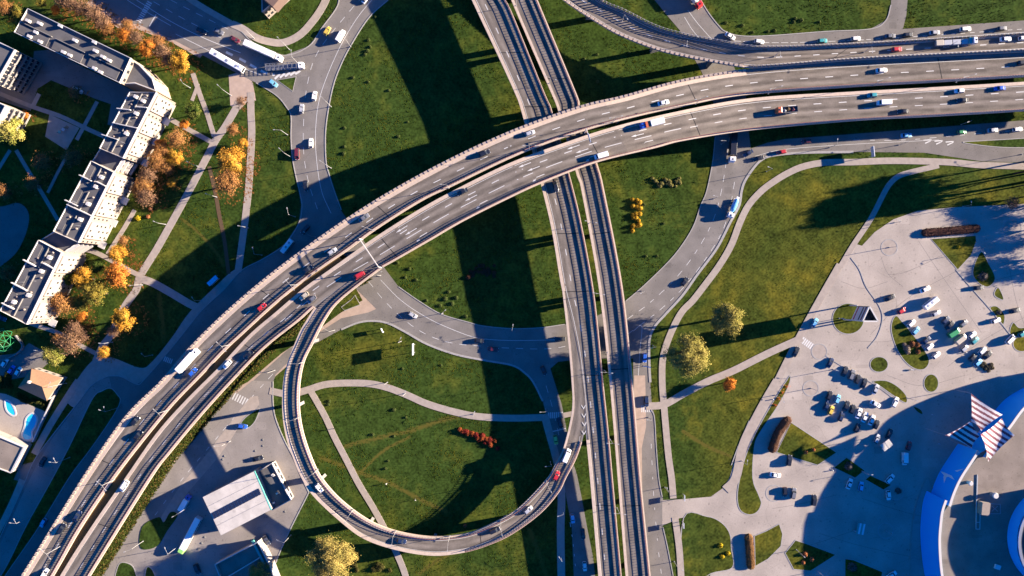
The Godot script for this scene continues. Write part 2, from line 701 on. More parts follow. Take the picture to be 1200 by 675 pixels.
func zebra(u0: float, v0: float, u1: float, v1: float, len_px: float, y: float, count: int, w: float = 0.55) -> void:
	# bars spread from one point to the other, each turned across that line
	var b := MB.new()
	var a := W(u0, v0)
	var c := W(u1, v1)
	var d := (c - a).normalized()
	var s := Vector3(-d.z, 0, d.x) * len_px / 2.0 * CAM_H / FOCAL
	for i in count:
		var m := a.lerp(c, (i + 0.5) / count)
		m.y = y
		b.quad(m - d * w / 2.0 - s, m + d * w / 2.0 - s, m + d * w / 2.0 + s, m - d * w / 2.0 + s, Vector3.UP)
	structure("zebra_crossing", b, M.paint)

func build_ground() -> void:
	# the turf, one sheet to the horizon
	var g := MB.new()
	g.use_uv = true
	for i in 12:
		for j in 12:
			var x0 := -1200.0 + 200.0 * i
			var z0 := -1200.0 + 200.0 * j
			g.quad(Vector3(x0, 0, z0), Vector3(x0 + 200, 0, z0), Vector3(x0 + 200, 0, z0 + 200), Vector3(x0, 0, z0 + 200), Vector3.UP)
	structure("ground", g, M.grass)
	# ---- pavements that lie under the road edges
	sheet("pavement", [78, 469, 93, 441, 111, 421, 131, 419, 164, 431, 178, 424, 201, 396, 222, 366, 252, 336, 275, 316, 284, 322, 262, 345, 240, 372, 214, 402, 190, 432, 150, 470, 100, 480], "path", 0.024)
	sheet("pavement", [376, 384, 400, 366, 425, 352, 416, 336, 424, 336, 442, 360, 436, 370, 400, 378, 372, 398, 340, 426, 310, 452, 285, 470, 262, 474, 260, 462, 290, 448, 330, 414], "sidewalk", 0.028, false)
	sheet("pavement", [743, 440, 756, 440, 757, 480, 757, 500, 752, 525, 754, 680, 742, 680], "sidewalk", 0.060, false)
	sheet("pavement", [108, -4, 140, 22, 158, 24, 200, 40, 240, 62, 234, 68, 200, 49, 160, 34, 140, 34, 100, 6], "sidewalk", 0.032, false)
	sheet("pavement", [268, 88, 282, 84, 296, 96, 300, 118, 292, 116, 282, 128, 270, 124], "sidewalk", 0.032, false)
	# ---- carriageways on the ground
	var ring_w := [398, -30, 395, 8, 377, 33, 362, 54, 333, 65, 300, 52, 283, 37, 262, 24, 205, -6, 100, -40, 80, -22, 108, 0, 141, 25, 163, 29, 200, 45, 238, 65, 280, 87, 300, 97, 324, 112, 336, 126, 341, 136, 341, 162, 343, 187, 348, 212, 353, 240, 350, 262, 333, 287, 307, 304, 283, 317, 262, 340, 237, 363, 217, 388, 196, 414, 168, 446, 160, 450, 141, 441, 126, 441, 108, 451, 93, 470, 60, 512, 40, 540, 28, 568, 0, 630, -60, 720, 0, 720, 40, 690, 120, 590, 240, 440, 330, 350, 420, 290, 440, 320, 467, 336, 440, 300, 410, 262, 398, 244, 392, 224, 386, 205, 382, 187, 382, 149, 390, 103, 401, 73, 415, 47, 433, 20, 455, 0, 470, -30]
	sheet("road", ring_w, "asphalt", 0.040, false)
	sheet("road", [395, 268, 418, 339, 441, 362, 432, 366, 400, 373, 370, 392, 338, 409, 297, 446, 320, 448, 323, 439, 334, 428, 367, 404, 400, 386, 420, 378, 438, 376, 455, 379, 475, 389, 500, 403, 533, 415, 567, 422, 600, 428, 615, 437, 625, 448, 636, 470, 641, 490, 645, 505, 650, 528, 658, 556, 664, 585, 670, 618, 673, 690, 699, 690, 695, 653, 688, 618, 682, 585, 676, 556, 668, 530, 663, 498, 658, 473, 650, 448, 645, 432, 654, 424, 690, 420, 742, 420, 742, 500, 750, 521, 752, 560, 752, 690, 790, 690, 782, 640, 777, 617, 777, 585, 775, 575, 772, 560, 769, 523, 767, 486, 764, 476, 762, 448, 761, 429, 761, 399, 767, 383, 780, 368, 800, 346, 817, 322, 840, 291, 855, 262, 866, 241, 869, 224, 873, 212, 883, 197, 893, 187, 907, 182, 942, 179, 1000, 178, 1083, 179, 1117, 184, 1150, 189, 1215, 191, 1300, 191, 1300, 130, 1200, 141, 1100, 149, 1000, 157, 920, 163, 900, 167, 880, 174, 878, 160, 874, 110, 852, 60, 900, 56, 1000, 52, 1320, 30, 1320, 12, 1200, 24, 1058, 34, 1062, 18, 1066, -30, 1045, -30, 1044, 6, 1038, 24, 1020, 34, 967, 37, 900, 42, 867, 42, 850, 37, 842, 30, 831, 16, 821, 0, 814, -30, 745, -30, 767, 0, 785, 22, 797, 36, 812, 66, 822, 84, 836, 120, 838, 160, 835, 190, 828, 224, 821, 241, 813, 264, 800, 286, 783, 307, 753, 336, 733, 353, 700, 370, 663, 380, 633, 384, 600, 385, 567, 382, 547, 377, 517, 368, 493, 354, 467, 336, 440, 300], "asphalt", 0.045, false)
	sheet("service_yard", [296, 446, 320, 447, 320, 471, 323, 490, 333, 515, 345, 538, 354, 560, 362, 577, 338, 625, 323, 660, 310, 720, 70, 720, 114, 672, 152, 616, 190, 560, 228, 508, 263, 470, 276, 462], "asphalt_lot", 0.050, false)
	sheet("car_park_paving", [1000, 285, 1010, 288, 1025, 272, 1047, 257, 1075, 247, 1117, 243, 1200, 239, 1330, 232, 1330, 760, 800, 760, 833, 672, 858, 665, 858, 643, 855, 625, 845, 612, 828, 605, 797, 607, 776, 616, 776, 586, 800, 585, 833, 582, 847, 572, 855, 560, 862, 535, 867, 518, 878, 493, 906, 446, 926, 412, 938, 392, 967, 336], "paving", 0.055, false)
	sheet("road", [128, 442, 112, 447, 97, 466, 62, 513, 43, 545, 30, 572, 2, 634, -40, 716, -24, 720, 6, 668, 31, 616, 63, 557, 84, 518, 108, 470, 120, 458, 131, 455], "asphalt_lot", 0.056, false)
	# ---- the island between the two roads below the viaduct, the triangle at the avenue and others
	island([120, 458, 130, 455, 138, 463, 141, 470, 133, 487, 107, 525, 81, 560, 44, 620, 8, 672, -30, 730, -36, 728, 4, 670, 30, 618, 62, 560, 83, 520, 108, 468])
	island([325, 94, 347, 90, 343, 107], false)
	island([400, 360, 412, 351, 416, 346, 422, 357, 404, 364], false)
	island([304, 479, 302, 487, 298, 495, 291, 501, 282, 498, 286, 491, 293, 485])
	island([1128, 167, 1150, 165, 1200, 162, 1300, 155, 1300, 172, 1200, 173, 1165, 172], true)
	sheet("grass_verge", [167, 617, 186, 606, 192, 612, 200, 600, 208, 604, 196, 622, 184, 640, 165, 642], "grass", 0.20, true, false)
	sheet("pavement", [294, 465, 302, 464, 304, 474, 296, 483, 280, 500, 270, 516, 254, 538, 216, 582, 200, 604, 184, 642, 174, 640, 190, 604, 208, 574, 244, 530, 264, 503, 283, 478], "path", 0.066, false)
	island([139, 662, 150, 660, 158, 668, 160, 690, 135, 690])
	island([172, 665, 180, 670, 184, 690, 170, 690])
	# car park islands
	for e in [[927, 495, 980, 530, 958, 545, 910, 530], [977, 548, 992, 536, 1013, 551, 1002, 560], [1014, 562, 1020, 557, 1044, 568, 1035, 574], [884, 628, 898, 622, 913, 614, 917, 626, 915, 640, 900, 655, 885, 663],
			[920, 648, 932, 633, 945, 637, 979, 650, 950, 669, 930, 667], [990, 655, 1000, 656, 1034, 670, 1030, 690, 990, 682], [1091, 280, 1143, 276, 1144, 283, 1138, 299, 1122, 316]]:
		island(e, false)
	for e in [[801, 607, 828, 605, 845, 612, 855, 625, 857, 643, 858, 665, 833, 672, 801, 688], [1050, 370, 1057, 377, 1072, 395, 1088, 419, 1085, 431, 1075, 433, 1063, 426, 1052, 411, 1045, 391, 1045, 378], [1023, 447, 1038, 446, 1052, 453, 1062, 464, 1061, 472, 1046, 463, 1032, 453], [1070, 476, 1079, 480, 1081, 486, 1074, 482],
			[1150, 295, 1158, 308, 1166, 326, 1158, 336, 1147, 332, 1140, 322, 1142, 309], [1170, 337, 1176, 351, 1167, 348, 1165, 343], [1160, 361, 1168, 359, 1177, 369, 1175, 381, 1168, 372], [1187, 378, 1194, 384, 1205, 384, 1205, 394, 1184, 392]]:
		island(e)
	for e in [[994, 373.5, 18.5, 18], [1030, 427, 10.5, 9], [1091, 449, 8.5, 10.5], [1197, 403, 10, 9]]:
		island(circle_px(e[0], e[1], e[2], e[3]), true, 2)
	island([921, 447, 926, 440, 924, 452, 911, 476, 891, 506, 884, 523, 882, 560, 889, 580, 892, 590, 887, 600, 877, 603, 867, 597, 864, 582, 867, 560, 876, 528, 893, 493, 915, 456], true, 4)
	# ---- footpaths through the park and the courtyard
	way("pavement", [92, 446, 84, 458, 60, 496, 40, 532], 8.0, "path")
	way("pavement", [26, 562, 12, 594, -8, 634], 7.0, "path")
	way("footpath", [294, 108, 294, 130, 295, 153, 294, 180, 291, 224, 287, 260, 283, 290, 279, 319], 8.2, "path")
	way("footpath", [280, 120, 276, 128, 263, 150, 253, 164, 242, 185, 221, 225, 199, 265, 182, 295, 164, 324, 160, 339, 147, 358, 138, 376, 130, 393, 120, 406, 112, 424], 8.4, "path")
	way("footpath", [226, 86, 234, 110, 243, 134, 251, 160], 5.5, "path")
	way("footpath", [225, 118, 230, 105, 232, 98], 4.0, "path")
	way("footpath", [200, 140, 227, 155, 249, 167], 5.5, "path")
	way("footpath", [162, 326, 178, 331, 200, 343, 222, 356, 236, 362], 9.0, "path")
	way("footpath", [100, 292, 117, 298, 150, 316, 166, 324], 5.5, "path")
	way("footpath", [158, 246, 147, 265, 135, 284, 126, 298], 5.0, "path")
	way("footpath", [30, 377, 48, 383, 70, 391, 93, 404, 112, 414], 5.0, "path")
	way("dirt_track", [245, 195, 252, 224, 257, 252, 263, 282, 268, 321], 4.5, "dirt", 0.004)
	way("footpath", [-20, 100, 3, 111, 38, 125, 70, 136, 98, 149, 122, 160], 5.0, "path")
	way("footpath", [114, 119, 104, 138, 90, 164], 4.5, "path")
	way("footpath", [46, 110, 38, 126], 5.0, "path")
	way("footpath", [19, 176, 32, 198, 48, 224, 68, 258], 4.5, "path")
	way("footpath", [80, 180, 68, 202, 56, 226], 3.5, "path")
	way("footpath", [12, 176, -6, 205], 4.0, "path")
	sheet("play_court", [58, 134, 93, 150, 78, 176, 53, 160], "sidewalk", 0.05, false)
	sheet("sports_court", [-30, 236, 0, 242, 22, 238, 34, 252, 28, 280, 10, 305, -30, 322], "asphalt", 0.03)
	sheet("courtyard_road", [40, 60, 60, 58, 100, 80, 160, 108, 140, 150, 126, 146, 130, 122, 112, 116, 60, 94, 44, 104, 36, 96], "asphalt", 0.03, false)
	sheet("courtyard_road", [36, 96, 44, 104, 36, 130, 0, 118, -20, 104, -20, 92, 20, 100], "asphalt", 0.02, false)
	sheet("parking_bay", [-30, 420, 20, 414, 34, 402, 52, 412, 56, 426, 40, 440, -30, 452], "asphalt", 0.03, false)
	sheet("driveway", [24, 545, 40, 541, 44, 552, 30, 566, 16, 562], "asphalt", 0.03, false)
	# top of the site
	way("footpath", [272, 28, 285, 34, 300, 44, 316, 49, 332, 50, 350, 42, 364, 28, 378, 8, 390, -20], 8.5, "path")
	way("footpath", [205, -12, 240, 10, 275, 30], 7.0, "path")
	# loop
	way("footpath", [316, 458, 340, 462, 360, 457, 385, 450, 425, 449, 450, 453, 475, 462, 500, 473, 530, 482, 560, 488, 600, 490, 640, 489], 8.0, "path")
	way("footpath", [364, 458, 371, 470, 382, 490, 392, 512, 404, 535, 420, 566, 438, 596, 452, 622, 470, 660, 480, 690], 7.2, "path")
	way("footpath", [638, 486, 643, 505, 650, 530, 656, 556, 658, 585, 657, 620, 658, 690], 9.0, "path")
	way("footpath", [690, 481, 664, 486, 655, 488], 6.0, "path")
	# beside the ring road, on the east
	way("footpath", [1300, 199, 1200, 195, 1150, 193.5, 1117, 190.5, 1083, 189, 1040, 188.5, 1000, 190, 967, 190.5, 942, 195, 923, 203, 905, 214, 891, 225, 877, 241, 867, 261, 857, 287, 843, 311, 826, 334, 812, 352, 798, 367, 785, 393, 777, 419, 776, 448, 778, 475, 783, 531, 787, 560, 789, 584], 7.6, "path")
	way("footpath", [791, 606, 796, 643, 799, 690], 7.6, "path")
	way("footpath", [1100, 194, 1066, 202, 1052, 207, 1043, 215, 1036, 226, 1020, 257, 1000, 287, 985, 312], 6.2, "path")
	way("footpath", [940, 396, 900, 414, 860, 434, 829, 447, 800, 462, 778, 474, 757, 476], 8.4, "path")
	way("footpath", [911, 446, 898, 468, 886, 490, 871, 521, 862, 560, 850, 574], 10.5, "path")
	way("footpath", [984, 310, 960, 352, 936, 396, 911, 446], 8.0, "path")
	# ---- kerbs
	kerb([351, 224, 354, 241, 350, 262, 333, 287, 307, 304, 283, 317, 262, 340, 237, 363, 217, 388, 196, 414, 168, 446, 160, 450, 141, 441, 126, 441, 108, 451, 93, 470, 60, 512, 40, 540, 28, 568, 0, 630])
	kerb([300, 97, 324, 112, 336, 126, 341, 136, 341, 162, 343, 187, 348, 212, 351, 224])
	kerb([455, 0, 433, 20, 415, 47, 401, 73, 390, 103, 382, 149, 382, 187, 386, 205, 392, 224, 400, 246], false, "kerb", 0.2)
	kerb([398, -10, 395, 8, 377, 33, 362, 54, 333, 65, 300, 52, 283, 37])
	kerb([400, 386, 420, 378, 438, 376, 455, 379, 475, 389, 500, 403, 533, 415, 567, 422, 600, 428, 615, 437, 625, 448, 636, 470], false, "kerb", 0.4)
	kerb([467, 336, 493, 354, 517, 368, 547, 377, 567, 382, 600, 385, 633, 384, 662, 380])
	kerb([838, 160, 835, 190, 828, 224, 821, 241, 813, 264, 800, 286, 783, 307, 753, 336, 733, 353])
	kerb([762, 448, 761, 429, 761, 399, 767, 383, 780, 368, 800, 346, 817, 322, 840, 291, 855, 262, 866, 241, 869, 224, 873, 212, 883, 197, 893, 187, 907, 182, 942, 179, 1000, 178], false, "kerb", 0.5)
	kerb([763, 480, 767, 490, 769, 523, 772, 560, 776, 582])
	kerb([777, 618, 782, 640, 789, 676], false, "kerb")
	kerb([821, 0, 831, 16, 842, 30, 850, 37, 867, 42, 900, 42, 967, 37, 1020, 34, 1038, 24, 1044, 6], false, "kerb", 0.2)
	kerb([263, 470, 228, 508, 190, 560, 152, 616, 114, 672], false, "concrete", 0.35, 0.9)
	kerb([320, 447, 320, 471, 323, 490, 333, 515, 345, 538, 354, 560, 362, 577], false, "kerb", 0.2)
	kerb([362, 577, 338, 625, 323, 660, 314, 690], false, "kerb", 0.2)
	kerb([1120, 316, 1137, 336, 1160, 362, 1183, 391], false, "kerb", 0.2)
	kerb([997, 302, 1007, 316, 1015, 336, 1030, 358, 1034, 374, 1028, 394, 1017, 408], false, "kerb", 0.2)
	kerb([968, 417, 985, 428, 1010, 442, 1030, 454, 1046, 466], false, "kerb", 0.18)
	kerb([878, 493, 867, 518, 857, 545], false, "kerb", 0.2)
	kerb([1094, 575, 1086, 560, 1074, 590, 1068, 625, 1067, 680], false, "path", 0.3, 0.2)
	# ---- painted markings
	var y := 0.061
	dashes([440, -5, 418, 22, 396, 60, 376, 110, 370, 150, 371, 187, 377, 224, 388, 250], 300, 0, 0.22, y)
	dashes([426, -5, 404, 20, 372, 62, 360, 100, 356, 140, 356, 180, 362, 215, 372, 245], 3.0, 3.0, 0.2, y)
	dashes([432, 330, 450, 352, 474, 375, 500, 392, 530, 402, 570, 406, 600, 408, 650, 408, 700, 396], 2.6, 3.4, 0.2, y)
	dashes([446, 328, 470, 352, 500, 372, 530, 386, 560, 396, 600, 399, 660, 398], 200, 0, 0.2, y)
	dashes([735, 392, 770, 366, 800, 338, 825, 306, 846, 272, 856, 240, 862, 205], 2.6, 3.0, 0.2, y)
	dashes([735, 374, 760, 356, 790, 328, 815, 296, 834, 262, 844, 230, 851, 190, 856, 150], 2.6, 3.0, 0.2, y)
	dashes([742, 388, 752, 382, 750, 410, 748, 440], 100, 0, 0.2, y)
	dashes([160, 0, 200, 25, 240, 45, 282, 62], 200, 0, 0.25, y)
	dashes([206, 40, 246, 60, 276, 76, 306, 88], 200, 0, 0.22, y)
	dashes([180, 2, 215, 22, 262, 46], 2.5, 3.5, 0.2, y)
	dashes([200, 0, 235, 18, 275, 38], 2.5, 3.5, 0.2, y)
	dashes([146, -2, 165, 10, 200, 30], 200, 0, 0.22, y)
	dashes([265, 61, 285, 71, 308, 84, 322, 88], 3.0, 2.4, 1.0, y)
	dashes([340, 330, 280, 362, 240, 405, 214, 432], 2.4, 4.5, 0.2, y)
	dashes([320, 438, 300, 460, 272, 492, 240, 530, 210, 566, 180, 606], 2.2, 3.6, 0.22, y)
	dashes([640, 452, 648, 480, 655, 510], 3.0, 3.0, 0.18, y)
	dashes([668, 612, 672, 640, 675, 672], 1.6, 2.6, 0.25, y)
	dashes([763, 520, 766, 580, 771, 640, 775, 672], 1.6, 5.0, 0.2, y)
	dashes([1000, 164, 1060, 164, 1130, 158, 1200, 152], 2.4, 4.0, 0.2, y)
	dashes([885, 183, 920, 175, 1000, 169, 1100, 164], 200, 0, 0.15, y)
	dashes([860, 48, 900, 50, 960, 49, 1040, 45, 1200, 34], 2.2, 1.8, 0.2, y)
	dashes([802, 20, 812, 36, 826, 52], 200, 0, 0.2, y)
	dashes([806, 12, 818, 28, 834, 46], 200, 0, 0.2, y)
	for e in [[1092, 163], [1105, 164], [1118, 165]]:
		dashes([e[0] - 10, e[1] + 1.5, e[0], e[1] + 1, e[0] - 8, e[1] + 5], 50, 0, 0.45, y)
	zebra(176, 2, 162, 26, 6, y, 11, 0.5)
	zebra(270, 462, 290, 472, 9, y, 7, 0.6)
	zebra(642, 487, 660, 486, 7, y, 8, 0.5)
	zebra(751, 479, 764, 479, 8, y, 6, 0.45)
	zebra(192, 420, 202, 424, 6, y, 5, 0.45)
	zebra(937, 396, 954, 408, 7.5, y + 0.004, 8, 0.6)
	dashes([646, 506, 663, 502], 50, 0, 0.4, y)
	dashes([183, 17, 175, 31], 50, 0, 0.4, y)
	for i in 5:
		dashes([322 + i * 6, 92.5 - i * 1.4, 328 + i * 6, 87 - i], 50, 0, 0.9, y)
	# manhole covers and patches in the yards
	for e in [[309, 515], [309, 522], [300, 528], [264, 534], [262, 538], [245, 622], [241, 629], [237.5, 636], [233.5, 643], [335, 599]]:
		var c := MB.new()
		c.tube(W(e[0], e[1], 0.0), W(e[0], e[1], 0.07), 0.55, 0.55, 10)
		structure("manhole_cover", c, M.iron)
	# joints of the paving slabs
	var jn := MB.new()
	for e in [[1032, 300, 1040, 320, 1058, 336], [1076, 282, 1100, 318, 1150, 390], [1040, 322, 1064, 318, 1110, 296], [986, 330, 1012, 338, 1040, 330], [1020, 392, 1060, 352, 1120, 318], [1000, 622, 940, 640, 890, 634], [905, 596, 940, 590, 980, 580],
			[1010, 584, 1060, 600, 1110, 612], [960, 625, 1010, 640, 1066, 652], [1120, 340, 1150, 332, 1200, 320], [1110, 430, 1150, 400, 1200, 372], [1040, 440, 1080, 452, 1130, 440], [1000, 400, 1050, 396, 1050, 350], [1180, 300, 1190, 350, 1200, 380]]:
		dash_mesh(jn, e, 400, 0, 0.13, 0.061)
	structure("paving_joint", jn, M.joint_filler)
	for e in [[1042, 290, 9.5], [1186, 268, 11], [950, 455, 9], [907, 578, 9.5], [1038, 622, 9], [1050, 577, 9], [960, 412, 9]]:
		var c := MB.new()
		c.poly(ground2(pairs(circle_px(e[0], e[1], e[2], e[2], 28))), 0.066)
		structure("paving_circle", c, M.path)
		structure("kerb", strip_mesh(ground2(pairs(circle_px(e[0], e[1], e[2], e[2], 28))), 0.18, 0.0, 0.10, true), M.kerb)
# ------------------------------------------------------------------ bridges
# heights of the road surface, along each bridge
var VIA := [[-60, 790, 9.5], [27, 671, 10.5], [190, 470, 13.0], [300, 350, 16.0], [450, 245, 18.0], [600, 170, 18.5], [720, 140, 17.5], [800, 115, 15.5], [880, 100, 13.2], [1000, 90, 12.0], [1200, 80, 11.0], [1320, 74, 10.5]]
var LOOP := [[470, 290, 17.8], [430, 318, 17.4], [372, 380, 16.0], [343, 440, 14.0], [342, 514, 12.0], [385, 580, 10.8], [440, 622, 10.2], [506, 640, 9.8], [585, 622, 9.5], [640, 575, 8.9], [672, 510, 8.33], [678, 460, 8.78], [666, 380, 9.5], [658, 330, 9.85]]
var SPAN := [[585, -60, 10.3], [600, 0, 10.2], [660, 200, 10.0], [690, 330, 9.9], [705, 450, 8.9], [720, 560, 7.9], [735, 672, 7.1], [748, 760, 6.6]]
var SLIP := [[650, -30, 8.6], [700, 10, 9.2], [800, 52, 11.5], [880, 68, 14.4], [1000, 62, 13.6], [1200, 50, 12.6], [1320, 42, 12.1]]
var DK := {}

func edge_samples(px: Array, count: int) -> PackedVector2Array:
	return resample(curve(pairs(px), false, 10), count)

func build_deck(key: String, called: String, label: String, ref: Array, lpx: Array, rpx: Array, o: Dictionary) -> void:
	var count: int = o.count
	var l2 := edge_samples(lpx, count)
	var r2 := edge_samples(rpx, count)
	var drop: float = o.get("drop", 0.0)
	var L := []
	var R := []
	var along := [0.0]
	for i in count:
		var h := href(ref, (l2[i].x + r2[i].x) / 2.0, (l2[i].y + r2[i].y) / 2.0) - drop
		L.append(W(l2[i].x, l2[i].y, h))
		R.append(W(r2[i].x, r2[i].y, h))
		if i > 0:
			along.append(along[i - 1] + ((L[i] + R[i]) / 2.0).distance_to((L[i - 1] + R[i - 1]) / 2.0))
	var mid: Vector3 = (L[count / 2] + R[count / 2]) / 2.0
	var root := thing(called, label, "bridge", Vector3(mid.x, 0, mid.z), o.get("group", ""))
	DK[key] = {"L": L, "R": R, "l2": l2, "r2": r2, "along": along, "root": root, "ref": ref}
	var lw: float = o.lw
	var rw: float = o.rw
	# slab, box girder and road
	var slab := MB.new()
	var road := MB.new()
	var U := Vector3.UP
	for i in count - 1:
		var q := []
		for j in [i, i + 1]:
			var x: Vector3 = (R[j] - L[j]).normalized()
			var w: float = R[j].distance_to(L[j])
			q.append([L[j] - U * 0.08, R[j] - U * 0.08, R[j] - U * 0.75, L[j] + x * w * 0.8 - U * 1.0, L[j] + x * w * 0.72 - U * 1.75, L[j] + x * w * 0.28 - U * 1.75, L[j] + x * w * 0.2 - U * 1.0, L[j] - U * 0.75])
		for k in 8:
			var k2 := (k + 1) % 8
			var c: Vector3 = (q[0][k] + q[0][k2] + q[1][k] + q[1][k2]) / 4.0
			slab.quad(q[0][k], q[0][k2], q[1][k2], q[1][k], c - ((L[i] + R[i] + L[i + 1] + R[i + 1]) / 4.0 - U * 0.6))
		var x0: Vector3 = (R[i] - L[i]).normalized()
		var x1: Vector3 = (R[i + 1] - L[i + 1]).normalized()
		var a: Vector3 = L[i] + x0 * lw * 0.5
		var b: Vector3 = R[i] - x0 * rw * 0.5
		var c1: Vector3 = R[i + 1] - x1 * rw * 0.5
		var d: Vector3 = L[i + 1] + x1 * lw * 0.5
		road.quv(a, b, c1, d, Vector2(0, along[i] / 60.0), Vector2(a.distance_to(b) / 14.0, along[i] / 60.0), Vector2(d.distance_to(c1) / 14.0, along[i + 1] / 60.0), Vector2(0, along[i + 1] / 60.0))
	part("deck_slab", slab, M.concrete_grey, root)
	part("road_surface", road, M.carriageway, root)

func deck_index(key: String, side: String, u: float, v: float) -> int:
	var e: PackedVector2Array = DK[key][side]
	var best := 1e12
	var r := 0
	for i in e.size():
		var d := e[i].distance_squared_to(Vector2(u, v))
		if d < best:
			best = d
			r = i
	return r

func edge_run(key: String, left: bool, from: Array, to: Array) -> Array:
	# [edge points, inward directions] between two picture positions (empty = the very end)
	var D: Dictionary = DK[key]
	var side := "l2" if left else "r2"
	var i0 := deck_index(key, side, from[0], from[1]) if from else 0
	var i1: int = deck_index(key, side, to[0], to[1]) if to else D.L.size() - 1
	var p := []
	var n := []
	for i in range(mini(i0, i1), maxi(i0, i1) + 1):
		var x: Vector3 = (D.R[i] - D.L[i]).normalized()
		p.append(D.L[i] if left else D.R[i])
		n.append(x if left else -x)
	return [p, n]

func at_distance(run: Array, s: float) -> Array:
	# point, inward direction and tangent at s metres along a run
	var p: Array = run[0]
	var g := 0.0
	for i in p.size() - 1:
		var d: float = p[i].distance_to(p[i + 1])
		if g + d >= s:
			var t := (s - g) / maxf(d, 1e-5)
			return [p[i].lerp(p[i + 1], t), run[1][i].lerp(run[1][i + 1], t).normalized(), (p[i + 1] - p[i]).normalized()]
		g += d
	return [p[-1], run[1][-1], (p[-1] - p[-2]).normalized()]

func run_length(run: Array) -> float:
	var g := 0.0
	for i in run[0].size() - 1:
		g += run[0][i].distance_to(run[0][i + 1])
	return g

func swept(run: Array, off0: float, off1: float, y0: float, y1: float) -> MB:
	var b := MB.new()
	var p: Array = run[0]
	var n: Array = run[1]
	var U := Vector3.UP
	for i in p.size() - 1:
		var a: Vector3 = p[i] + n[i] * off0
		var c: Vector3 = p[i] + n[i] * off1
		var d: Vector3 = p[i + 1] + n[i + 1] * off0
		var e: Vector3 = p[i + 1] + n[i + 1] * off1
		b.quad(a + U * y1, c + U * y1, e + U * y1, d + U * y1, U)
		b.quad(a + U * y0, d + U * y0, d + U * y1, a + U * y1, -n[i])
		b.quad(c + U * y0, e + U * y0, e + U * y1, c + U * y1, n[i])
		b.quad(a + U * y0, c + U * y0, e + U * y0, d + U * y0, -U)
	return b

func kerb_ledge(key: String, left: bool, width: float, from: Array = [], to: Array = []) -> void:
	var run := edge_run(key, left, from, to)
	part("edge_beam", swept(run, -0.05, width, -0.7, 0.14), M.ledge, DK[key].root)

func fence(key: String, left: bool, off: float, from: Array = [], to: Array = []) -> void:
	# tall steel safety fence: closely set posts, a broad middle band and a rust-red top rail
	var run := edge_run(key, left, from, to)
	var root: Node3D = DK[key].root
	var posts := MB.new()
	var len := run_length(run)
	var s := 0.3
	while s < len:
		var q := at_distance(run, s)
		posts.box(q[0] + q[1] * off + Vector3(0, 0.86, 0), Vector3(0.22, 1.45, 0.08), atan2(q[2].z, q[2].x))
		s += 1.15
	var o := part("fence_posts", posts, M.galvanised, root)
	o.set_meta("kind", "stuff")
	part("fence_band", swept(run, off - 0.05, off + 0.05, 0.60, 1.05), M.galvanised, root)
	part("top_rail", swept(run, off - 0.09, off + 0.09, 1.56, 1.66), M.rust_rail, root)
	part("bottom_rail", swept(run, off + 0.05, off + 0.13, 0.16, 0.32), M.rust_rail, root)

func blocks(key: String, left: bool, from: Array = [], to: Array = []) -> void:
	# low parapet of separate concrete blocks along the outer edge
	var run := edge_run(key, left, from, to)
	var b := MB.new()
	var len := run_length(run)
	var s := 0.8
	while s < len:
		var q := at_distance(run, s)
		b.box(q[0] + q[1] * 0.55 + Vector3(0, 0.4, 0), Vector3(1.35, 0.52, 0.95), atan2(q[2].z, q[2].x))
		s += 2.0
	part("parapet_blocks", b, M.concrete, DK[key].root).set_meta("kind", "stuff")

func noise_barrier(key: String, left: bool, off: float, from: Array = [], to: Array = []) -> void:
	# tall barrier: concrete posts with solid panels between them and an open head
	var run := edge_run(key, left, from, to)
	var root: Node3D = DK[key].root
	var posts := MB.new()
	var panels := MB.new()
	var len := run_length(run)
	var s := 0.4
	while s < len - 1.7:
		var q := at_distance(run, s)
		var e := at_distance(run, s + 1.7)
		posts.box(q[0] + q[1] * off + Vector3(0, 1.35, 0), Vector3(0.42, 2.4, 0.34), atan2(q[2].z, q[2].x))
		panels.beam(q[0] + q[1] * off + q[2] * 0.21 + Vector3(0, 0.15, 0), e[0] + e[1] * off - e[2] * 0.21 + Vector3(0, 0.15, 0), 0.1, 0.95)
		s += 1.7
	part("barrier_posts", posts, M.ledge, root).set_meta("kind", "stuff")
	part("barrier_panels", panels, M.concrete_grey, root).set_meta("kind", "stuff")
	part("top_rail", swept(run, off - 0.1, off + 0.1, 2.5, 2.6), M.galvanised, root)

